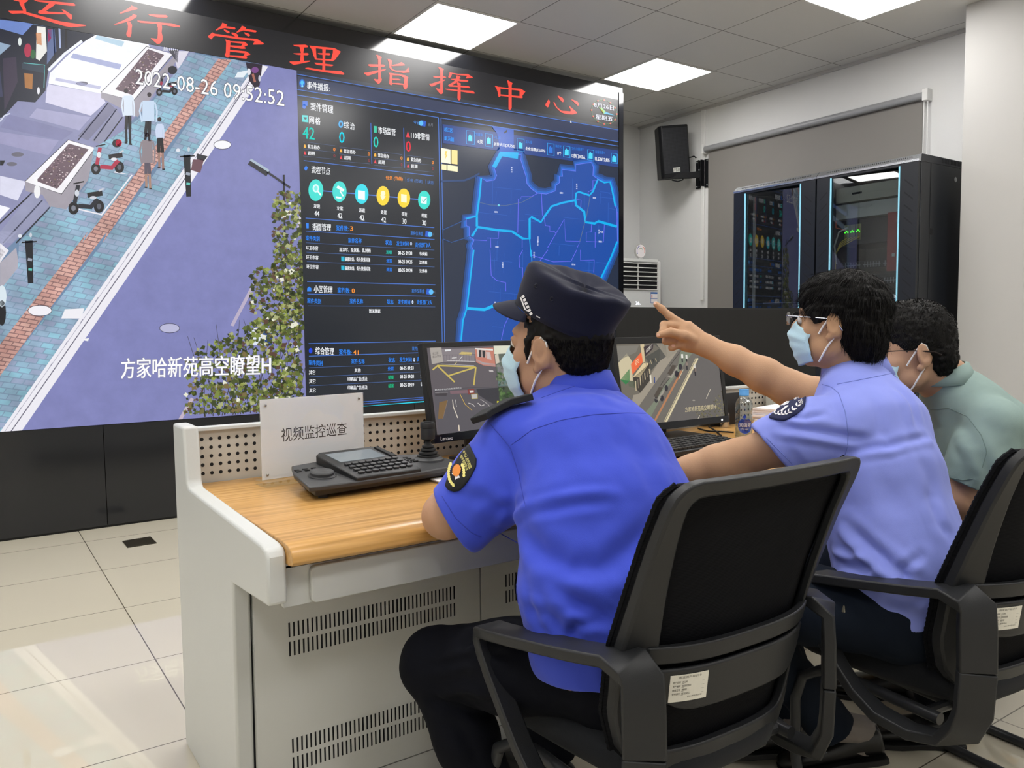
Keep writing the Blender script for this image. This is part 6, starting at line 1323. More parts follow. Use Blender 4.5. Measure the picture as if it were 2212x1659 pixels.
class Head:
    """head frame: r right, f forward, u up, c centre between the ears"""
    def __init__(s, c, az, pitch=0.0, roll=0.0, scale=1.0):
        a = math.radians(az); f = V3(math.sin(a), math.cos(a), 0); r = V3(math.cos(a), -math.sin(a), 0); u = V3(0, 0, 1); p = math.radians(pitch)
        f, u = f * math.cos(p) + u * math.sin(p), u * math.cos(p) - f * math.sin(p); q = math.radians(roll); r, u = r * math.cos(q) + u * math.sin(q), u * math.cos(q) - r * math.sin(q)
        s.c = np.asarray(c, float); s.R = np.stack([r, f, u], 1); s.k = scale
    def p(s, x, y, z): return s.c + s.R @ (V3(x, y, z) * s.k)
    def pts(s, A): return s.c + (np.asarray(A) * s.k) @ s.R.T
    def flesh(s, F, neck, nr=.056):
        E = lambda c, r, k=.015, op='add', R=None: F.ell(s.p(*c), V3(*r) * s.k, s.R if R is None else s.R @ R, k, op)
        E((0, -.012, .042), (.075, .098, .084)); E((0, .038, -.022), (.060, .062, .082), .03); E((0, .036, -.075), (.050, .052, .036), .025); E((0, .074, -.096), (.020, .018, .016), .02)
        for q in (-1, 1): E((q * .044, .060, -.022), (.022, .024, .020), .02); E((q * .052, .02, -.062), (.016, .035, .024), .02)
        E((0, .082, .034), (.048, .020, .013), .016)
        for q in (-1, 1): E((q * .032, .102, .012), (.017, .016, .012), .010, 'sub')
        for q in (-1, 1): E((q * .032, .083, .011), (.0145, .0135, .012), .004); E((q * .032, .091, .019), (.016, .008, .004), .004)
        F.limb([s.p(0, .094, .026), s.p(0, .112, -.008), s.p(0, .118, -.026)], [.008 * s.k, .0105 * s.k, .0125 * s.k], .010)
        for q in (-1, 1): E((q * .013, .104, -.029), (.008, .010, .008), .006)
        E((0, .095, -.056), (.022, .010, .0055), .006); E((0, .093, -.067), (.020, .010, .0065), .006); E((0, .108, -.0615), (.022, .008, .0016), .003, 'sub')
        for q in (-1, 1):
            a = math.radians(22) * q; Re = np.array([[math.cos(a), math.sin(a), 0], [-math.sin(a), math.cos(a), 0], [0, 0, 1]]); tl = math.radians(-12); Rt_ = np.array([[1, 0, 0], [0, math.cos(tl), -math.sin(tl)], [0, math.sin(tl), math.cos(tl)]])
            E((q * .080, -.006, -.002), (.0075, .0185, .0325), .004, 'add', Re @ Rt_); E((q * .078, .004, -.034), (.007, .009, .010), .006)
            E((q * .0875, -.004, .004), (.006, .0125, .0225), .004, 'sub', Re @ Rt_); E((q * .0785, .003, -.006), (.006, .006, .012), .004); E((q * .081, -.006, .006), (.004, .005, .013), .003, 'add', Re @ Rt_)
        F.limb([s.p(0, -.022, -.02), neck], [(nr * s.k, nr * 1.08 * s.k), (nr * 1.08 * s.k, nr * 1.12 * s.k)], .03, 'add', s.R[:, 0])
        return s
def skin_mat(name, col):
    return pm(name, col, .52, spec=.35, noise=.05, nscale=60, bump=.12, bscale=420, sub=.05)
def strands(v, f, head, crown, keep, length, count, mat, parent, lift=.25, r=.00045, seed=1, down=0.0, flow=None):
    """hairs combed away from the crown, lying over the hair volume"""
    rg = np.random.RandomState(seed); n = normals(v, f); L = (v - head.c) @ head.R / head.k; ok = np.where(keep(L))[0]; pick = rg.choice(ok, min(count, len(ok) * 3), replace=True)
    cw = head.p(*crown); mb_v, mb_f = [], []
    for i in pick:
        p = v[i] + n[i] * -.002; t = (v[i] - cw) if flow is None else head.R @ np.asarray(flow(L[i])); t = t - n[i] * (t @ n[i]); t = nrm(t + rg.randn(3) * .012 + V3(0, 0, -down) * .05); s_ = np.cross(t, n[i]); le = length * (.6 + .8 * rg.rand()); b = len(mb_v)
        for k in range(4):
            u = k / 3; q = p + t * le * u + n[i] * (lift * le * math.sin(u * 2.0) * .5 + .003 * u * rg.rand()) + V3(0, 0, -down) * le * u * u * .4; w_ = r * (1 - .75 * u) * (1.6 if k == 0 else 1.3); mb_v += [q - s_ * w_, q + s_ * w_, q + n[i] * w_]
        for k in range(3):
            for j in range(3): mb_f.append((b + 3 * k + j, b + 3 * k + (j + 1) % 3, b + 3 * (k + 1) + (j + 1) % 3, b + 3 * (k + 1) + j))
    return np_obj('hair_strands', np.array(mb_v), np.array(mb_f), mat, parent)
M_mask = pm('pale blue mask fabric', '#bcdcea', .8, spec=.2, bump=.25, bscale=600, sheen=.05); M_loop = pm('white ear loop', '#f0f0ee', .7)
M_hair = pm('black hair', '#0b0908', .55, spec=.25, noise=.3, nscale=160); M_eyew = pm('eye white', '#e6e2dc', .2); M_iris = pm('dark iris', '#1a1210', .15)
def face_mask(head, parent, name_loop_sides=(-1, 1), drop=0.0, s=1.0):
    nu, nv = 28, 22; vs = []
    for j in range(nv + 1):
        v_ = j / nv
        for i in range(nu + 1):
            th = math.radians(-80 + 160 * i / nu); c = math.cos(th); zc = .006 - .122 * v_; yc = np.interp(v_, [0, .25, .5, .8, 1], [.110, .131, .124, .110, .096]); wx = np.interp(v_, [0, .3, .7, 1], [.066, .0705, .066, .052])
            x = wx * math.sin(th) / math.sin(math.radians(80)); y = .022 + (yc - .022) * (c ** .62 if c > 0 else 0); z = zc - .034 * (1 - c) * (1 - v_) + .020 * (1 - c) * v_
            y += .0016 * math.sin(v_ * 26) * (.3 + .7 * c) + .001 * math.sin(th * 5 + v_ * 9); vs.append(head.p(x * s, y * s, z - drop))
    mb = MB(); mb.add(vs, [(j * (nu + 1) + i, j * (nu + 1) + i + 1, (j + 1) * (nu + 1) + i + 1, (j + 1) * (nu + 1) + i) for j in range(nv) for i in range(nu)])
    o = mb.build('face_mask', M_mask, parent, smooth=80); q = o.modifiers.new('thick', 'SOLIDIFY'); q.thickness = .0018; q.offset = 0
    o['label'] = 'pale blue disposable face mask'
    for sg in (-1, 1):
        a = head.p(sg * .0675 * s, .034 * s, -.026 - drop); b = head.p(sg * .057 * s, .032 * s, -.098 - drop)
        P = [a, head.p(sg * .0735, .022, -.006), head.p(sg * .0765, .008, .014), head.p(sg * .0780, -.004, .029), head.p(sg * .0765, -.015, .022), head.p(sg * .0765, -.019, .004), head.p(sg * .0765, -.014, -.022), head.p(sg * .0765, -.004, -.038), head.p(sg * .0745, .010, -.060), head.p(sg * .068, .022, -.082), b]
        mb = MB(); mb.tube(P, .0023 if sg else .002, 8); mb.build('ear_loop', M_loop, o)
    return o
def eyes(head, parent):
    for sg in (-1, 1):
        e = MB().lathe([(.012 * math.sin(math.pi * k / 12) + 1e-5, -.012 * math.cos(math.pi * k / 12)) for k in range(13)], n=16, M=Matrix.Translation(head.p(sg * .032, .0875, .010))).build('eye', M_eyew, parent, smooth=180)
        ax = Matrix(((*head.R[:, 0], ), (*head.R[:, 2],), (*head.R[:, 1],))).transposed().to_4x4(); mb = MB(); mb.lathe([(.0058, .0104), (.005, .0116), (.0001, .0123)], n=16, M=Matrix.Translation(head.p(sg * .032, .0875, .010)) @ ax); mb.build('iris', M_iris, e)
def shoe(parent, heel, toe, up, mat, name='shoe', w_=.046):
    """leather shoe: upper over a separate sole"""
    heel, toe = np.array(heel, float), np.array(toe, float); f = toe - heel; L = np.linalg.norm(f); f /= L; u = nrm(np.array(up) - f * (np.array(up) @ f)); r = np.cross(f, u)
    T = [(0, .75, .066), (.04, .86, .078), (.14, .9, .082), (.30, .86, .066), (.45, .9, .054), (.62, 1.04, .046), (.80, 1.0, .038), (.93, .78, .030), (1.0, .38, .020)]; vs = []; n = 16
    for t, wk, hh in T:
        for k in range(n):
            a = math.pi * 2 * k / n; vs.append(heel + f * L * t + r * math.cos(a) * w_ * wk + u * (.012 + hh * .5 + hh * .5 * math.copysign(abs(math.sin(a)) ** .7, math.sin(a))))
    mb = MB(); mb.add(vs, [(i * n + k, i * n + (k + 1) % n, (i + 1) * n + (k + 1) % n, (i + 1) * n + k) for i in range(len(T) - 1) for k in range(n)] + [tuple(range(n))[::-1], tuple(range((len(T) - 1) * n, len(T) * n))])
    o = mb.build(name, mat, parent, smooth=60, sub=1); out = []
    for t, wk, hh in T: out.append((t, w_ * wk * 1.06))
    poly = [(t, a) for t, a in out] + [(t, -a) for t, a in out[::-1]]; mb = MB(); mb.prism(poly, lambda t, a, h: heel + f * L * t + r * a + u * h, 0, .014); mb.build('sole', M_rub, o, bevel=.002); return o
def collar(neck, az, mat, parent, tilt=.02, rr=.066):
    mb = MB(); n = 40; vs = []; a0 = math.radians(90) - az
    for k in range(n + 1):
        a = a0 + math.radians(18 + 324 * k / n); e = V3(math.cos(a), math.sin(a), 0); bk = .5 - .5 * math.cos(a - a0)
        base = neck + e * rr + V3(0, 0, -.020 + .010 * bk); fw = V3(math.cos(a0), math.sin(a0), 0) * .012; top = neck + fw + e * (rr - .006) + V3(0, 0, .012 + .034 * bk); out = neck + e * (rr + .015) + V3(0, 0, -.020 + .014 * bk); vs += [base, top, top + e * .007 + V3(0, 0, -.002), out]
    mb.add(vs, [(4 * k + j, 4 * k + j + 1, 4 * k + j + 5, 4 * k + j + 4) for k in range(n) for j in range(3)]); o = mb.build('collar', mat, parent, smooth=70); q = o.modifiers.new('thick', 'SOLIDIFY'); q.thickness = .003; q.offset = 0; return o
# ---------------------------------------------------------------- the man in royal blue, seen from behind
M_skin = skin_mat('tanned skin', '#b48c70')
M_blue = pm('royal blue shirt cloth', '#3e50c8', .78, spec=.22, noise=.02, nscale=40, bump=.18, bscale=1100, sheen=.15)
M_blueseam = pm('royal blue seam', '#3140a8', .8); M_navy = pm('navy trouser cloth', '#090b13', .85, spec=.15, noise=.05, nscale=60, bump=.2, bscale=1000, sheen=.0)
M_cap = pm('black blue cap cloth', '#12152a', .82, spec=.2, bump=.25, bscale=1200, sheen=.08); M_badge = pm('black badge cloth', '#0e1014', .75); M_gold = pm('yellow embroidery', '#e6dc86', .7); M_orange = pm('orange embroidery', '#e08a3a', .7); M_white = pm('white embroidery', '#e8e6ea', .7)
M_leather = pm('black shoe leather', '#101011', .3, spec=.6)
H1 = Head(dp(1209, 754, 1.66), -20, 4, 3, 1.0)
Rt = V3(.999, -.05, 0); F1 = V3(.05, .999, 0)
st = [(V3(-2.02, -3.815, .455), Rt, .178, .135), (V3(-2.032, -3.785, .53), Rt, .194, .135), (V3(-2.038, -3.765, .61), Rt, .194, .128), (V3(-2.018, -3.72, .73), Rt, .181, .126), (V3(-2.004, -3.650, .825), Rt, .164, .120), (V3(-1.974, -3.592, .876), Rt, .138, .092), (V3(-1.962, -3.562, .918), Rt, .074, .066)]
SHL, SHR = V3(-2.142, -3.572, .858), V3(-1.872, -3.588, .832); ELL, WRL = V3(-2.250, -3.507, .716), V3(-2.06, -3.32, .728); ELR, WRR = V3(-1.862, -3.40, .738), V3(-1.90, -3.22, .728)
NK1 = V3(-1.964, -3.562, .932)
B = Field((-2.42, -4.02, .38), (-1.58, -3.14, 1.20), .0038)
inner = [(c, r, a - .016, b - .016) for c, r, a, b in st]; B.torso(inner)
H1.flesh(B, NK1, .058)
for S_, E_, W_ in ((SHL, ELL, WRL), (SHR, ELR, WRR)):
    B.limb([S_, E_, E_ + (W_ - E_) * .35 + V3(0, 0, .012), W_], [.052, .043, .041, .028], .02)
    B.limb([W_, W_ + nrm(W_ - E_) * .05 + V3(0, 0, -.003)], [(.034, .018), (.040, .017)], .012, rv=V3(F1[0], F1[1], 0) if True else None)
    d = nrm(W_ - E_); sd = nrm(np.cross(d, V3(0, 0, 1)))
    for k in range(4):      # fingers resting on the desk
        b0 = W_ + d * .075 + sd * (.027 - .018 * k); ln = (.068, .078, .072, .055)[k]
        B.limb([b0, b0 + d * ln * .45 + V3(0, 0, .008), b0 + d * ln * .8 + V3(0, 0, .0), b0 + d * ln + V3(0, 0, -.008)], [.0095, .009, .0082, .0072], .005)
    B.limb([W_ + d * .02 + sd * .03, W_ + d * .05 + sd * .052, W_ + d * .085 + sd * .060], [.0125, .0105, .009], .008)
B.cut(V3(-2.03, -3.8, .44), V3(0, 0, -1), .4, .2); v, f = B.mesh(2); P1_ = np_obj('person', v, f, M_skin)
tag(P1_, 'man in royal blue uniform shirt and black cap, seated with his back to us', 'person')
# shirt
S = Field((-2.44, -4.06, .36), (-1.56, -3.18, 1.10), .0038)
S.torso(st, .03)
S.seg(SHL, SHR, .054, .054, .035)
cutp = dp(982, 1126, 1.557); cutn = nrm(-.83 * ROT[0] + .55 * ROT[1] + .05 * ROT[2]); MID = SHL * .5 + cutp * .5 + V3(.012, -.006, -.012)
S.limb([SHL + V3(.02, 0, -.005), MID, cutp - cutn * .012, cutp + cutn * .03], [.070, .080, .066, .063], .03)
S.limb([SHR + V3(-.02, 0, -.005), SHR + (ELR - SHR) * .5, SHR + (ELR - SHR) * .92], [.062, .066, .068], .03)
S.cut(cutp, cutn, .12, .16); S.seg(cutp - cutn * .026, cutp + cutn * .06, .0575, .058, .004, 'sub')
dR = nrm(ELR - SHR); S.cut(SHR + (ELR - SHR) * .75, dR, .12, .16)
# hem of the untucked shirt
S.cut(V3(-2.03, -3.80, .484), nrm(V3(.05, -.05, -1)), .36, .2)
v, f = S.mesh(3)
tr = bvh(v, f)
FD[0] = 1.6
folds = [(((1140, 1100), (1240, 1072), (1330, 1066)), -.004, .010), (((1140, 1112), (1215, 1092), (1300, 1080)), .005, .010), (((1125, 1130), (1165, 1190), (1230, 1228), (1300, 1228), (1360, 1190), (1410, 1130)), .009, .020), (((1122, 1165), (1160, 1225), (1230, 1262), (1320, 1262)), -.005, .016),
         (((1195, 1260), (1260, 1310), (1330, 1345)), .006, .012), (((1190, 1285), (1250, 1340), (1300, 1370)), -.005, .012), (((1230, 1385), (1245, 1350), (1300, 1345)), .006, .009), (((1140, 1270), (1150, 1330), (1190, 1380)), .004, .010),
         (((1080, 1130), (1120, 1110), (1140, 1090)), -.006, .010), (((985, 1060), (1040, 1080), (1100, 1100)), .003, .012), (((1060, 930), (1100, 980), (1125, 1050)), .0025, .010), (((1180, 940), (1220, 1010), (1230, 1060)), .002, .020), (((1340, 930), (1390, 1000), (1420, 1080)), .003, .020), (((1130, 1310), (1180, 1330), (1240, 1390)), .004, .010), (((1010, 1130), (1050, 1090), (1110, 1070)), -.0025, .012), (((1210, 850), (1280, 845), (1350, 870)), .002, .014)]
v = fold_disp(v, f, tr, folds)
n_ = normals(v, f); v = v + n_ * (.0016 * vnoise(v, 22) + .0011 * vnoise(v * V3(1, 1, .6), 48))[:, None]
shirt = np_obj('shirt', v, f, M_blue, P1_); tr = bvh(v, f)
seam(tr, [((1103, 962), (1150, 928), (1210, 908), (1280, 896), (1350, 892), (1400, 893), (1432, 905)), ((1058, 915), (1085, 945), (1103, 968), (1120, 1020), (1130, 1070), (1136, 1095)), ((955, 1072), (985, 1120), (1020, 1152), (1040, 1160)), ((1112, 1150), (1114, 1240), (1120, 1310)), ((1168, 860), (1215, 843), (1290, 818), (1320, 812))], 'seam', M_blueseam, shirt)
# collar
collar(NK1 + V3(0, -.004, .016), math.radians(-4), M_blue, shirt, rr=.073)
# sleeve badge
bo = densify(((1015, 961), (1022, 976), (1030, 992), (1029, 1008), (1018, 1030), (1006, 1048), (993, 1060), (982, 1063), (971, 1060), (964, 1052), (967, 1040), (978, 1015), (992, 990), (1005, 972)), 44)
pb = patch(tr, bo, .0025, 'sleeve_badge', M_badge, shirt, 7, 1.55, .003); pb['label'] = 'black sleeve badge with yellow characters, orange flower and yellow wreath'
k5 = lambda *p: [(940 + a * .09043, 940 + b * .09043) for a, b in p]
mb = MB(); decal_text(tr, '中华人民共和国', k5((690, 440), (835, 835), (905, 790), (745, 385)), .0048, mb, 1.55); decal_text(tr, '城市管理执法', k5((630, 545), (775, 875), (830, 825), (675, 490)), .0048, mb, 1.55); mb.flatmesh = True; mb.build('lettering', M_gold, pb, smooth=0)
mb = MB()
for t in np.linspace(0, 1, 22):
    a = math.radians(115 + 255 * t); c = np.array((545 + 205 * math.cos(a) - 30 * math.sin(a), 930 + 330 * math.sin(a) * -1 * -1))
    cx, cy = 545 + 180 * math.cos(a), 930 + 300 * math.sin(a)
    if math.sin(a) < -.75: continue
    q = [(cx + 42 * math.cos(a + s_) * (1 if j % 2 else .8), cy + 48 * math.sin(a + s_)) for j, s_ in enumerate((0, 1.3, 2.4, 3.14, 3.9, 5.0))]
    mb.add([hit_px(tr, x, y, 1.55, .0050) for x, y in k5(*q)], [tuple(range(6))])
mb.flatmesh = True; mb.build('wreath', M_gold, pb, smooth=0)
patch(tr, k5(*[(545 + (70 if k % 2 else 25) * 1.5 * math.cos(k * math.pi / 5) , 940 + (150 if k % 2 else 110) * math.sin(k * math.pi / 5)) for k in range(10)]), .0046, 'white_rays', M_white, pb, 3, 1.55)
patch(tr, k5(*[(557 + (88 + 9 * (k % 2)) * math.cos(k * math.pi / 12) - 20 * math.sin(k * math.pi / 12), 865 + (130 + 16 * (k % 2)) * math.sin(k * math.pi / 12)) for k in range(24)]), .0054, 'flower', M_orange, pb, 4, 1.55)
# epaulette
pa, pb2 = hit_px(tr, 1066, 918, 1.55), hit_px(tr, 1160, 872, 1.6)
mb = MB(); up = V3(-.15, .1, .9)
mb.ribbon([pa + V3(-.025, .012, .012), pa + V3(0, .02, .022), (pa + pb2) / 2 + V3(0, .02, .022), pb2 + V3(0, .02, .012)], [.046, .05, .046, .040], .013, (.12, .95, -.15)); ep = mb.build('epaulette', M_badge, shirt, bevel=.002, smooth=50)
# trousers
T_ = Field((-2.52, -4.06, .02), (-1.60, -3.05, .66), .0045)
HL, HR = V3(-2.105, -3.79, .472), V3(-1.93, -3.79, .472); KL, KR = V3(-2.262, -3.475, .412), V3(-1.90, -3.36, .47); AL, AR = V3(-2.20, -3.63, .10), V3(-1.93, -3.42, .10)
T_.seg(V3(-2.02, -3.82, .475), V3(-2.03, -3.80, .55), (.165, .125), (.170, .128), .03, 'add', Rt)
for h_, k_, a_ in ((HL, KL, AL), (HR, KR, AR)):
    T_.limb([h_, h_ + (k_ - h_) * .5, k_], [.090, .084, .068], .03); T_.limb([k_, k_ + (a_ - k_) * .4 + V3(0, -.01, 0), a_], [.064, .060, .054], .025)
    T_.cut(a_ + V3(0, 0, -.01), V3(0, 0, -1), .09, .1)
v, f = T_.mesh(3); tr2 = bvh(v, f); FD[0] = 1.45
v = fold_disp(v, f, tr2, [(((930, 1440), (1000, 1425), (1090, 1415)), .004, .008), (((960, 1500), (1010, 1490), (1060, 1500)), -.007, .012), (((930, 1510), (1000, 1530), (1050, 1540)), .006, .010), (((1000, 1390), (1040, 1370), (1090, 1360)), .006, .012), (((980, 1560), (1010, 1600), (1030, 1650)), .004, .012), (((1010, 1365), (1060, 1390), (1110, 1400)), -.004, .010)])
n_ = normals(v, f); v = v + n_ * (.0022 * vnoise(v, 18) + .0012 * vnoise(v, 45))[:, None]
np_obj('trousers', v, f, M_navy, P1_)
shoe(P1_, AL + V3(.03, -.055, -.10), AL + V3(-.08, .20, -.10), (0, 0, 1), M_leather); shoe(P1_, AR + V3(.0, -.06, -.10), AR + V3(-.02, .21, -.10), (0, 0, 1), M_leather)
# hair below the cap
Hf = Field(H1.c - .16, H1.c + .16, .0028)
Hf.ell(H1.p(0, -.016, .040), V3(.0785, .1015, .088), H1.R, .01); Hf.ell(H1.p(0, -.058, -.012), V3(.064, .048, .050), H1.R, .02)
for q in (-1, 1): Hf.seg(H1.p(q * .0715, .032, .02), H1.p(q * .0705, .030, -.018), (.009, .006), (.007, .004), .006, rv=H1.R[:, 1])
Hf.cut(H1.p(0, .052, -.02), H1.R[:, 1], .15, .1, .004)
for q in (-1, 1): Hf.seg(H1.p(q * .09, .01, .012), H1.p(q * .085, .012, -.09), .026, .030, .004, 'sub')
v, f = Hf.mesh(1); L = (v - H1.c) @ H1.R; v = v + normals(v, f) * (.0022 * vnoise(v, 120))[:, None]
hair = np_obj('hair', v, f, M_hair, P1_)
strands(v, f, H1, (0, -.02, .14), lambda L: (L[:, 2] < .03) & (L[:, 1] < .0), .011, 5200, M_hair, hair, .30, .0004, 2)
# cap
RK = [(.0, 1.0, .0), (.030, 1.01, .0), (.040, 1.015, .0), (.070, 1.05, -.002), (.092, 1.07, -.003), (.100, 1.03, -.003), (.103, .92, -.003), (.100, .7, -.004), (.096, .4, -.005), (.094, .02, -.006)]
n = 64; vs = []
for zz, sc, yo in RK:
    for k in range(n):
        a = 2 * math.pi * k / n; x = .0850 * math.cos(a) * sc; y = (.1065 if math.sin(a) > 0 else .098) * math.sin(a) * sc; e = math.sin(a)
        top = zz / .103; y -= .030 * top; z = .048 + .040 * e * (1 if sc > .95 else sc) + zz * .80 + .004 * math.sin(3 * a + 1) * (top if top > .6 else 0) * sc + (.004 * math.sin(9 * a) * .4 if top > .85 else 0)
        if sc < 1 and top > .8: z -= .010 * (1 - sc) * (1 + .8 * math.sin(2 * a + .6))
        vs.append(H1.p(x, y - .010 + yo * 3, z + .012))
mb = MB(); mb.add(vs, [(i * n + k, i * n + (k + 1) % n, (i + 1) * n + (k + 1) % n, (i + 1) * n + k) for i in range(len(RK) - 1) for k in range(n)])
capo = mb.build('cap', M_cap, P1_, smooth=60, sub=1); q = capo.modifiers.new('thick', 'SOLIDIFY'); q.thickness = .003; q.offset = 0; capo['label'] = 'black blue uniform cap with a short peak'
mb = MB(); vs = []; m_ = 24
for k in range(m_ + 1):
    a = math.radians(22 + 136 * k / m_); x = .0850 * math.cos(a); y = .1065 * math.sin(a) - .010; ext = .064 * math.sin(math.pi * (k / m_)) ** .55
    for t in np.linspace(0, 1, 6): vs.append(H1.p(x * (1 + .10 * t), y + ext * t, (.0605 + .040 * math.sin(a)) - .003 - .010 * t ** 1.4 - .006 * t * abs(math.cos(a)) ** 2))
mb.add(vs, [(k * 6 + j, k * 6 + j + 1, (k + 1) * 6 + j + 1, (k + 1) * 6 + j) for k in range(m_) for j in range(5)]); o = mb.build('peak', M_cap, capo, smooth=70, sub=1); q = o.modifiers.new('thick', 'SOLIDIFY'); q.thickness = .0032; q.offset = 0
bpy.context.view_layer.update()
dg = bpy.context.evaluated_depsgraph_get(); ev = capo.evaluated_get(dg); me = ev.to_mesh(); ctree = BVHTree.FromPolygons([capo.matrix_world @ p.co for p in me.vertices], [tuple(p.vertices) for p in me.polygons]); ev.to_mesh_clear()
mb = MB()
for k in range(6):
    t0 = k / 6; p0 = np.array((1127, 640)) + np.array((20, 44)) * t0; p1 = p0 + np.array((20, 44)) * (.115); w_ = np.array((5.5, -3.2)); o_ = np.array((0, 0))
    mb.add([hit_px(ctree, *(q_), 1.55, .0012) for q_ in (p0, p1, p1 + w_, p0 + w_)], [(0, 1, 2, 3)])
mb.add([hit_px(ctree, *q_, 1.55, .0012) for q_ in ((1124, 643), (1134, 669), (1144, 690), (1146.5, 688.5), (1137, 668), (1127, 642))], [tuple(range(6))]); mb.flatmesh = True; mb.build('white_band_print', M_white, capo, smooth=0)
for x, y in ((1159, 618), (1193, 646)):
    c = hit_px(ctree, x, y, 1.6, .001); nn = nrm(CAM - c); t1_ = nrm(np.cross(nn, V3(0, 0, 1))); t2_ = np.cross(nn, t1_); mb = MB(); mb.tube([c + (t1_ * math.cos(a) + t2_ * math.sin(a)) * .0036 for a in np.linspace(0, 2 * math.pi, 17)], .0011, 6, cap=False); mb.build('eyelet', pm('dark metal eyelet', '#2a2b32', .3, metal=.8), capo)
face_mask(H1, P1_); eyes(H1, P1_)
# ---------------------------------------------------------------- the man in pale blue who points
M_lblue = pm('pale blue shirt cloth', '#8793e2', .75, spec=.25, noise=.02, nscale=40, bump=.15, bscale=1100, sheen=.12); M_lseam = pm('pale blue seam', '#6f7cc8', .8); M_dnavy = pm('dark navy cloth', '#111925', .85, spec=.2, noise=.05, nscale=60, bump=.2, bscale=1000); M_badge2 = pm('navy badge cloth', '#151b45', .75)
M_sock = pm('grey sock', '#7d7672', .9, bump=.2, bscale=900); M_skin2 = skin_mat('warm tanned skin', '#b8906f')
az2 = math.radians(-26); F2 = V3(math.sin(az2), math.cos(az2), 0); R2_ = V3(math.cos(az2), -math.sin(az2), 0)
H2 = Head(dp(1814, 700, 1.85), -19, 2, 0, .875)
st = [(V3(-1.358, -3.94, .455), R2_, .158, .133), (V3(-1.348, -3.92, .54), R2_, .162, .134), (V3(-1.338, -3.89, .62), R2_, .160, .130), (V3(-1.322, -3.85, .74), R2_, .168, .124), (V3(-1.300, -3.808, .84), R2_, .172, .118), (V3(-1.292, -3.775, .902), R2_, .138, .090), (V3(-1.290, -3.765, .950), R2_, .080, .066)]
SHL, SHR = V3(-1.448, -3.838, .862), V3(-1.150, -3.690, .868); NK2 = V3(-1.292, -3.768, .955)
ELL = dp(1592, 990, 1.87); WRL = at(1440, 1032, 2, .722); ELR, WRR = dp(1700, 836, 2.14), dp(1528, 748, 2.22)
B = Field((-1.85, -4.14, .38), (-.95, -3.10, 1.26), .0036)
B.torso([(c, r, a - .016, b - .016) for c, r, a, b in st]); H2.flesh(B, NK2, .057)
B.limb([SHL, SHL + (ELL - SHL) * .55, ELL, ELL + (WRL - ELL) * .3, ELL + (WRL - ELL) * .65, WRL], [.052, .046, .0425, .042, .035, .028], .02)
B.ell(ELL + V3(0, -.012, -.022), .026, k=.02)
d = nrm(nrm(WRL - ELL) * V3(1, 1, 0) + V3(.35, .35, 0)); sd = nrm(np.cross(d, V3(0, 0, 1))); B.limb([WRL, WRL + d * .05], [(.033, .018), (.040, .017)], .012, rv=sd)
for k in range(4):
    b0 = WRL + d * .075 + sd * (.027 - .018 * k); ln = (.068, .078, .072, .055)[k]; B.limb([b0, b0 + d * ln * .45 + V3(0, 0, .006), b0 + d * ln * .8, b0 + d * ln + V3(0, 0, -.010)], [.0095, .009, .0082, .0072], .005)
B.limb([WRL + d * .02 + sd * .03, WRL + d * .05 + sd * .052, WRL + d * .085 + sd * .060], [.0125, .0105, .009], .008)
# the pointing arm and hand
B.limb([SHR, SHR + (ELR - SHR) * .5, ELR, ELR + (WRR - ELR) * .28, ELR + (WRR - ELR) * .65, WRR], [.052, .047, .045, .0455, .038, .029], .02)
B.ell(ELR + V3(0, 0, -.015), .03, k=.02)
hd = lambda x, y, dd=0: dp(1300 + x * .31646, 600 + y * .31646, 2.235 + dd)
B.limb([WRR, hd(610, 420), hd(555, 370, .0)], [(.030, .024), (.036, .024), (.037, .021)], .012, rv=ROT[1])
B.ell(hd(560, 430, -.012), (.020, .020, .026), k=.015)
B.limb([hd(545, 315, .004), hd(462, 262, .006), hd(408, 212, .006), hd(370, 180, .006)], [.0125, .0108, .0098, .0082], .006)                                   # index, straight
B.limb([hd(520, 330, .0), hd(425, 322, -.002), hd(418, 368, -.016), hd(480, 392, -.020)], [.0130, .0118, .0108, .0095], .004)      # middle, curled
B.limb([hd(540, 372, .0), hd(450, 378, .002), hd(436, 432, -.008), hd(500, 430, -.018)], [.0125, .0112, .0104, .0092], .004)       # ring, curled
B.limb([hd(560, 410, .002), hd(490, 432, .002), hd(478, 478, -.006), hd(530, 462, -.016)], [.0115, .0100, .0094, .0084], .004)     # little, curled
B.limb([hd(620, 425, -.018), hd(555, 395, -.034), hd(470, 372, -.040), hd(392, 390, -.038)], [.0165, .0145, .0120, .0095], .006)   # thumb across
B.cut(V3(-1.34, -3.9, .44), V3(0, 0, -1), .4, .2); v, f = B.mesh(2); P2_ = np_obj('person', v, f, M_skin2); tag(P2_, 'man in pale blue uniform shirt and glasses, pointing at the screen with outstretched arm', 'person')
tb = bvh(v, f)
M_nail = pm('finger nail', '#e0b49c', .3, spec=.5)
for (x, y, rr) in ((382, 392, 4.6), (488, 462, 4.2), (362, 176, 2.6)):
    c = np.array((1300 + x * .31646, 600 + y * .31646)); patch(tb, [c + np.array((rr * math.cos(a) , rr * .8 * math.sin(a))) for a in np.linspace(0, 6.28, 13)[:-1]], .0004, 'nail', M_nail, P2_, 2, 2.2)
S = Field((-1.85, -4.16, .36), (-.95, -3.40, 1.08), .0038); S.torso(st, .03); S.seg(SHL, SHR, .052, .052, .03)
cutp = dp(1667, 975, 1.80); cutn = nrm(-.76 * ROT[0] + .62 * ROT[1] + .15 * ROT[2]); MID = SHL * .5 + cutp * .5 + V3(.0, .0, .008)
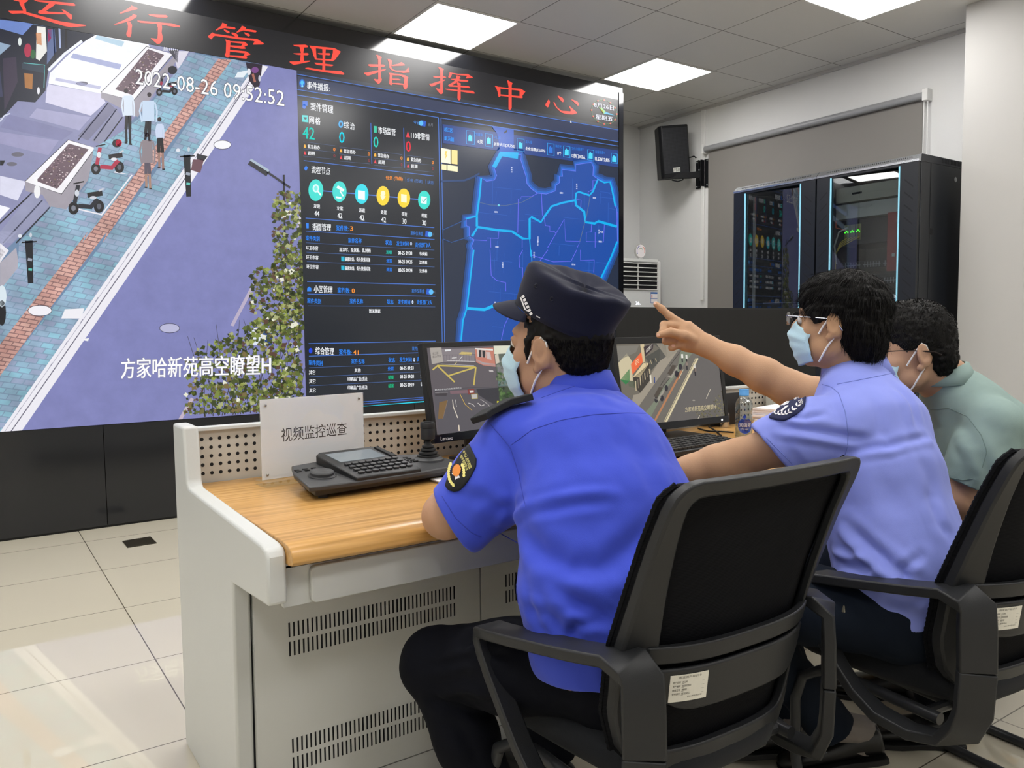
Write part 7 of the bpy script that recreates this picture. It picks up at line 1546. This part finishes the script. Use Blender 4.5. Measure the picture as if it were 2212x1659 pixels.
S.limb([SHL + R2_ * .02, MID, cutp - cutn * .01, cutp + cutn * .03], [.068, .074, .066, .066], .03); S.cut(cutp, cutn, .12, .16); S.seg(cutp - cutn * .026, cutp + cutn * .06, .0575, .0585, .004, 'sub')
dR = nrm(ELR - SHR); S.limb([SHR - R2_ * .02, SHR + (ELR - SHR) * .5, SHR + (ELR - SHR) * .8], [.064, .066, .068], .03); S.cut(SHR + (ELR - SHR) * .5, dR, .11, .16); S.seg(SHR + (ELR - SHR) * .42, SHR + (ELR - SHR) * .7, .056, .057, .004, 'sub')
S.cut(V3(-1.34, -3.92, .475), nrm(V3(.12, -.1, -1)), .36, .2)
v, f = S.mesh(3); tr = bvh(v, f); FD[0] = 1.8
folds = [(((1690, 925), (1760, 930), (1840, 945), (1880, 950)), .006, .010), (((1680, 935), (1760, 948), (1840, 960)), -.005, .009), (((1700, 900), (1740, 905), (1780, 895)), .004, .007), (((1850, 985), (1920, 975), (2010, 955)), -.005, .008), (((1850, 975), (1920, 966), (2000, 946)), .005, .009), (((1885, 860), (1900, 930), (1930, 960)), .003, .014), (((1930, 830), (1970, 870), (1985, 920)), .004, .012), (((1940, 850), (1960, 890), (1970, 930)), -.003, .010),
         (((1830, 1130), (1880, 1180), (1940, 1230), (1990, 1260)), .007, .012), (((1815, 1150), (1870, 1210), (1930, 1260)), -.006, .011), (((1800, 1210), (1850, 1230), (1890, 1225)), .006, .009), (((1800, 1190), (1840, 1205), (1880, 1200)), -.004, .008), (((1960, 1270), (1950, 1230), (1990, 1200)), .005, .009), (((1920, 1290), (1950, 1300), (2000, 1290)), .005, .010), (((2010, 1080), (2030, 1130), (2050, 1160)), .004, .012), (((1740, 860), (1735, 880), (1725, 900)), .004, .008), (((1770, 840), (1800, 880), (1820, 930)), .0025, .014), (((1700, 950), (1730, 975), (1750, 1000)), -.002, .010), (((1990, 990), (2010, 1040), (2020, 1090)), .003, .018), (((1900, 1020), (1930, 1080), (1960, 1120)), .003, .02)]
v = fold_disp(v, f, tr, folds); n_ = normals(v, f); v = v + n_ * (.0016 * vnoise(v, 22) + .0012 * vnoise(v * V3(1, 1, .6), 46))[:, None]
sh2 = np_obj('shirt', v, f, M_lblue, P2_); tr = bvh(v, f)
seam(tr, [((1808, 830), (1850, 822), (1900, 812), (1945, 803), (1965, 795)), ((1768, 828), (1795, 835), (1812, 850), (1826, 890), (1832, 935), (1830, 970), (1822, 990)), ((1655, 945), (1690, 980), (1712, 1002))], 'seam', M_lseam, sh2, .0010, .0002, 1.8)
collar(NK2 + V3(0, 0, .014), math.radians(-30), M_lblue, sh2)
# arm badge
k6 = lambda *p: [(1600 + a * .08439, 820 + b * .08439) for a, b in p]
pb = patch(tr, densify(k6((1560, 240), (1640, 360), (1672, 500), (1660, 640), (1600, 780), (1430, 900), (1230, 1020), (1120, 1060), (900, 1045), (720, 990), (870, 850), (1040, 700), (1300, 480), (1430, 340)), 44), .0025, 'sleeve_badge', M_badge2, sh2, 7, 1.75, .0025); pb['label'] = 'navy sleeve badge with white characters and half wreath'
mb = MB(); decal_text(tr, '辅', k6((1350, 460), (1400, 565), (1505, 475), (1440, 385)), .0046, mb, 1.75); decal_text(tr, '助', k6((1450, 590), (1510, 705), (1605, 610), (1540, 530)), .0046, mb, 1.75); mb.flatmesh = True; mb.build('lettering', M_white, pb, smooth=0)
mb = MB()
def pg(*p): mb.add([hit_px(tr, x, y, 1.75, .0046) for x, y in k6(*p)], [tuple(range(len(p)))])
for t in np.linspace(0, 1, 7):
    x, y = 870 + 560 * t, 890 + 60 * math.sin(t * 2.6) - 200 * t ** 2.2; an = -.35 - .6 * t
    for o_, s_ in ((.55, 1), (-.55, 1)):
        e = np.array((math.cos(an + o_), math.sin(an + o_))); n2 = np.array((-e[1], e[0])); c = np.array((x, y)); pg(tuple(c), tuple(c + e * 50 + n2 * 20), tuple(c + e * 105), tuple(c + e * 50 - n2 * 20))
pg((990, 740), (1240, 690), (1260, 705), (1170, 770), (1075, 850), (1060, 840)); pg((1060, 690), (1200, 595), (1270, 600), (1250, 640), (1150, 690)); pg((1040, 690), (1255, 505), (1268, 520), (1070, 700))
mb.flatmesh = True; mb.build('emblem', M_white, pb, smooth=0)
# trousers, feet
T_ = Field((-1.80, -4.16, .05), (-.95, -3.35, .66), .0045)
HL, HR = V3(-1.43, -3.955, .47), V3(-1.265, -3.88, .47); KL, KR = V3(-1.585, -3.62, .46), V3(-1.32, -3.50, .465); AL, AR = V3(-1.365, -3.766, .135), V3(-1.34, -3.66, .12)
T_.seg(V3(-1.355, -3.945, .46), V3(-1.348, -3.925, .53), (.140, .118), (.135, .112), .03, 'add', R2_)
for h_, k_, a_ in ((HL, KL, AL), (HR, KR, AR)): T_.limb([h_, h_ + (k_ - h_) * .5, k_], [.090, .082, .066], .03); T_.limb([k_, k_ + (a_ - k_) * .45, a_], [.064, .058, .054], .025); T_.cut(a_ + nrm(a_ - k_) * .01, nrm(a_ - k_), .09, .1)
v, f = T_.mesh(3); v = v + normals(v, f) * (.0030 * vnoise(v, 16) + .0014 * vnoise(v, 42))[:, None]; np_obj('trousers', v, f, M_dnavy, P2_)
for a_, k_, hh, tt in ((AL, KL, V3(-1.25, -3.835, .052), V3(-1.43, -3.67, .0)), (AR, KR, V3(-1.325, -3.705, .03), V3(-1.49, -3.52, .0))):
    fo = nrm(tt - hh); up = V3(.1, 0, 1); mb = MB(); mid = hh + fo * .055 + V3(0, 0, .075); mb.tube([a_ - nrm(a_ - k_) * .03, a_, mid, hh + fo * .07 + V3(0, 0, .035)], [.040, .038, .036, .036], 14); mb.build('sock', M_sock, P2_); shoe(P2_, hh, tt, up, M_leather)
mb = MB(); mb.tube([dp(1823, 1308, 1.62), dp(1822, 1322, 1.62)], [.0016, .0042], 8); mb.build('key_tag', pm('nickel key tag', '#b9b4a4', .25, metal=1), P2_)
# hair, glasses, mask
Hf = Field(H2.c - .18, H2.c + .18, .0028); K = H2.k
Hf.ell(H2.p(0, -.014, .046), V3(.086, .112, .096) * K, H2.R, .01); Hf.ell(H2.p(0, -.060, -.015), V3(.078, .062, .080) * K, H2.R, .02); Hf.ell(H2.p(0, .045, .078), V3(.068, .052, .050) * K, H2.R, .02); Hf.ell(H2.p(0, -.078, -.056), V3(.052, .034, .032) * K, H2.R, .02)
for q in (-1, 1): Hf.seg(H2.p(q * .074, .050, .04), H2.p(q * .0735, .038, .006), (.014, .007), (.010, .005), .008, rv=H2.R[:, 1])
Hf.cut(H2.p(0, .088, -.02), H2.R[:, 1] - .55 * H2.R[:, 2], .12, .1, .006)
for q in (-1, 1): Hf.seg(H2.p(q * .10, -.004, .002), H2.p(q * .095, .020, -.11), .030 * K, .040 * K, .006, 'sub')
Hf.seg(H2.p(0, .11, -.005), H2.p(0, .09, -.10), .062 * K, .07 * K, .008, 'sub')
v, f = Hf.mesh(1); L = (v - H2.c) @ H2.R / K; v = v + normals(v, f) * (.0035 * vnoise(L * V3(1, .5, 1), 95) + .003 * vnoise(L, 40))[:, None]; hair = np_obj('hair', v, f, M_hair, P2_)
strands(v, f, H2, (0, -.05, .15), lambda L: (L[:, 2] > .035) | (L[:, 1] < -.02), .024, 9000, M_hair, hair, .18, .0005, 3, down=.25)
face_mask(H2, P2_); eyes(H2, P2_)
M_lens = clear('spectacle lens', '#cfcdd6', .16, .6, .0); M_wire = pm('silver spectacle wire', '#b9bcc4', .25, metal=1)
GL = MB(); lens = []
for sg in (-1, 1):
    pts = [(sg * .034 + .025 * math.copysign(abs(math.cos(a)) ** .6, math.cos(a)), .012 + .0175 * math.copysign(abs(math.sin(a)) ** .6, math.sin(a))) for a in np.linspace(0, 2 * math.pi, 25)[:-1]]; GL.prism(pts, lambda x, z, h: H2.p(x, .128 + h - .25 * abs(x) * .5, z), 0, .0016)
gl = MB(); gl.tube([H2.p(-.058, .122, .018), H2.p(-.075, .112, .019), H2.p(-.079, .06, .017), H2.p(-.080, .01, .014), H2.p(-.0795, -.012, .006), H2.p(-.078, -.028, -.016)], [.0016, .0016, .0014, .0016, .002, .002], 8)
ge = gl.build('spectacles', M_wire, P2_); gl = MB(); gl.tube([H2.p(.058, .122, .018), H2.p(.075, .112, .019), H2.p(.079, .06, .017), H2.p(.080, .01, .014), H2.p(.078, -.028, -.016)], .0015, 8); gl.build('temple_arm', M_wire, ge); gl = MB(); gl.tube([H2.p(-.010, .130, .014), H2.p(0, .133, .016), H2.p(.010, .130, .014)], .0013, 8); gl.build('bridge', M_wire, ge)
GL.build('lenses', M_lens, ge, smooth=0)

# ---------------------------------------------------------------- the man in the grey green polo, behind him
M_sage = pm('grey green polo cloth', '#8ba09b', .85, spec=.2, noise=.03, nscale=60, bump=.25, bscale=1300); M_sseam = pm('grey green seam', '#6f837e', .85); M_skin3 = skin_mat('light tanned skin', '#bb9478')
az3 = math.radians(-50); F3 = V3(math.sin(az3), math.cos(az3), 0); R3_ = V3(math.cos(az3), -math.sin(az3), 0)
H3 = Head(dp(1966, 764, 2.15), -48, -6, 0, 1.0)
NK3 = dp(2040, 822, 2.17); C3 = dp(2118, 945, 2.18)
st = [(V3(-.66, -3.90, .46), R3_, .17, .135), (dp(2150, 1150, 2.16), R3_, .172, .138), (dp(2142, 1050, 2.18), R3_, .174, .134), (C3, R3_, .176, .126), (dp(2078, 880, 2.18), R3_, .140, .092), (NK3 + V3(0, 0, -.005), R3_, .074, .066)]
cS = dp(2088, 905, 2.18); SHL, SHR = cS - R3_ * .165, cS + R3_ * .165; ELL = dp(2078, 1075, 2.06); WRL = dp(2010, 1150, 2.2); ELR = SHR + V3(-.12, .12, -.18); WRR = ELR + V3(-.2, .08, .0)
B = Field((-1.2, -4.1, .38), (-.25, -3.2, 1.22), .004); B.torso([(c, r, a - .016, b - .016) for c, r, a, b in st]); H3.flesh(B, NK3, .058)
for S_, E_, W_ in ((SHL, ELL, WRL), (SHR, ELR, WRR)):
    B.limb([S_, E_, E_ + (W_ - E_) * .35, W_], [.052, .043, .042, .029], .02); d = nrm(W_ - E_); sd = nrm(np.cross(d, V3(0, 0, 1))); B.limb([W_, W_ + d * .05], [(.033, .018), (.040, .017)], .012, rv=sd)
    for k in range(4):
        b0 = W_ + d * .075 + sd * (.027 - .018 * k); ln = (.068, .078, .072, .055)[k]; B.limb([b0, b0 + d * ln * .5, b0 + d * ln + V3(0, 0, -.008)], [.0095, .0088, .0072], .005)
    B.limb([W_ + d * .02 + sd * .03, W_ + d * .05 + sd * .052, W_ + d * .085 + sd * .060], [.0125, .0105, .009], .008)
B.cut(V3(-.66, -3.9, .44), V3(0, 0, -1), .4, .2); v, f = B.mesh(2); P3_ = np_obj('person', v, f, M_skin3); tag(P3_, 'man in grey green polo shirt and thin glasses, seated furthest from the camera', 'person')
S = Field((-1.2, -4.14, .36), (-.25, -3.3, 1.06), .0042); S.torso(st, .03); S.seg(SHL, SHR, .054, .054, .03)
cutp = SHL + (ELL - SHL) * .80; cutn = nrm(ELL - SHL); S.limb([SHL + R3_ * .02, SHL * .5 + cutp * .5, cutp + cutn * .03], [.070, .074, .070], .03); S.cut(cutp, cutn, .12, .16); S.seg(cutp - cutn * .024, cutp + cutn * .06, .060, .061, .004, 'sub')
S.limb([SHR, SHR + (ELR - SHR) * .8], [.068, .07], .03); S.cut(SHR + (ELR - SHR) * .7, nrm(ELR - SHR), .11, .16)
v, f = S.mesh(3); tr = bvh(v, f); FD[0] = 2.1
v = fold_disp(v, f, tr, [(((2040, 900), (2090, 930), (2130, 990)), .003, .014), (((2110, 1040), (2130, 1080), (2140, 1110)), -.005, .010), (((2120, 990), (2150, 1040), (2160, 1090)), .004, .012), (((2060, 960), (2080, 1000), (2085, 1040)), .003, .012), (((2130, 900), (2170, 960), (2190, 1000)), .002, .02)]); v = v + normals(v, f) * (.0016 * vnoise(v, 20) + .001 * vnoise(v, 44))[:, None]
sh3 = np_obj('polo_shirt', v, f, M_sage, P3_); tr = bvh(v, f)
seam(tr, [((2010, 885), (2050, 882), (2090, 900), (2120, 940), (2132, 975), (2122, 1010)), ((2046, 1030), (2080, 1038), (2102, 1034))], 'seam', M_sseam, sh3, .0011, .0002, 2.1); collar(NK3 + V3(0, 0, .006), math.radians(-55), M_sage, sh3)
T_ = Field((-1.2, -4.12, .05), (-.3, -3.2, .64), .006)
for sg in (-1, 1):
    h_ = V3(-.66, -3.90, .47) + R3_ * .085 * sg; k_ = h_ + F3 * .36 + R3_ * .05 * sg; a_ = k_ + V3(.03, -.05, -.36); T_.limb([h_, k_], [.090, .068], .03); T_.limb([k_, a_], [.064, .052], .025); T_.cut(a_, V3(0, 0, -1), .09, .1); shoe(P3_, V3(a_[0], a_[1], 0) - F3 * .06, V3(a_[0], a_[1], 0) + F3 * .20, (0, 0, 1), M_leather)
T_.seg(V3(-.66, -3.90, .46), V3(-.66, -3.90, .55), (.15, .125), (.155, .125), .03, 'add', R3_); v, f = T_.mesh(3); np_obj('trousers', v, f, M_navy, P3_)
Hf = Field(H3.c - .18, H3.c + .18, .003); Hf.ell(H3.p(0, -.014, .050), V3(.080, .106, .094), H3.R, .01); Hf.ell(H3.p(0, -.060, -.012), V3(.070, .055, .070), H3.R, .02); Hf.ell(H3.p(0, .03, .085), V3(.060, .055, .050), H3.R, .02)
Hf.cut(H3.p(0, .090, 0), H3.R[:, 1] - .45 * H3.R[:, 2], .12, .1, .006); Hf.seg(H3.p(0, .11, -.01), H3.p(0, .09, -.10), .062, .07, .008, 'sub')
for q in (-1, 1): Hf.seg(H3.p(q * .10, -.002, .004), H3.p(q * .095, .020, -.11), .030, .040, .006, 'sub')
v, f = Hf.mesh(1); L = (v - H3.c) @ H3.R; v = v + normals(v, f) * (.003 * vnoise(L, 100))[:, None]; hair = np_obj('hair', v, f, M_hair, P3_); strands(v, f, H3, (0, .0, -.02), lambda L: L[:, 2] > .0, .016, 6000, M_hair, hair, .9, .0005, 5, flow=lambda L: (L[0], L[1] - .3 * max(L[2], 0), 1.2 * L[2] + .03))
strands(v, f, H3, (0, -.03, .14), lambda L: L[:, 2] <= .0, .010, 2500, M_hair, hair, .2, .0004, 6)
face_mask(H3, P3_); eyes(H3, P3_)
M_bwire = pm('dark spectacle wire', '#2b2420', .3, metal=.6); GL = MB()
for sg in (-1, 1): GL.prism([(sg * .034 + .024 * math.copysign(abs(math.cos(a)) ** .6, math.cos(a)), .010 + .018 * math.copysign(abs(math.sin(a)) ** .6, math.sin(a))) for a in np.linspace(0, 2 * math.pi, 25)[:-1]], lambda x, z, h: H3.p(x, .128 + h - .12 * abs(x), z), 0, .0016)
gl = MB(); gl.tube([H3.p(-.058, .122, .018), H3.p(-.075, .112, .019), H3.p(-.080, .05, .016), H3.p(-.083, .0, .010), H3.p(-.086, -.030, .004), H3.p(-.087, -.046, -.006)], [.0014, .0014, .0013, .0016, .0026, .003], 8); ge = gl.build('spectacles', M_bwire, P3_)
gl = MB(); gl.tube([H3.p(.058, .122, .018), H3.p(.075, .112, .019), H3.p(.080, .05, .016), H3.p(.081, .0, .012), H3.p(.079, -.030, -.010)], .0015, 8); gl.build('temple_arm', M_bwire, ge); GL.build('lenses', M_lens, ge, smooth=0)
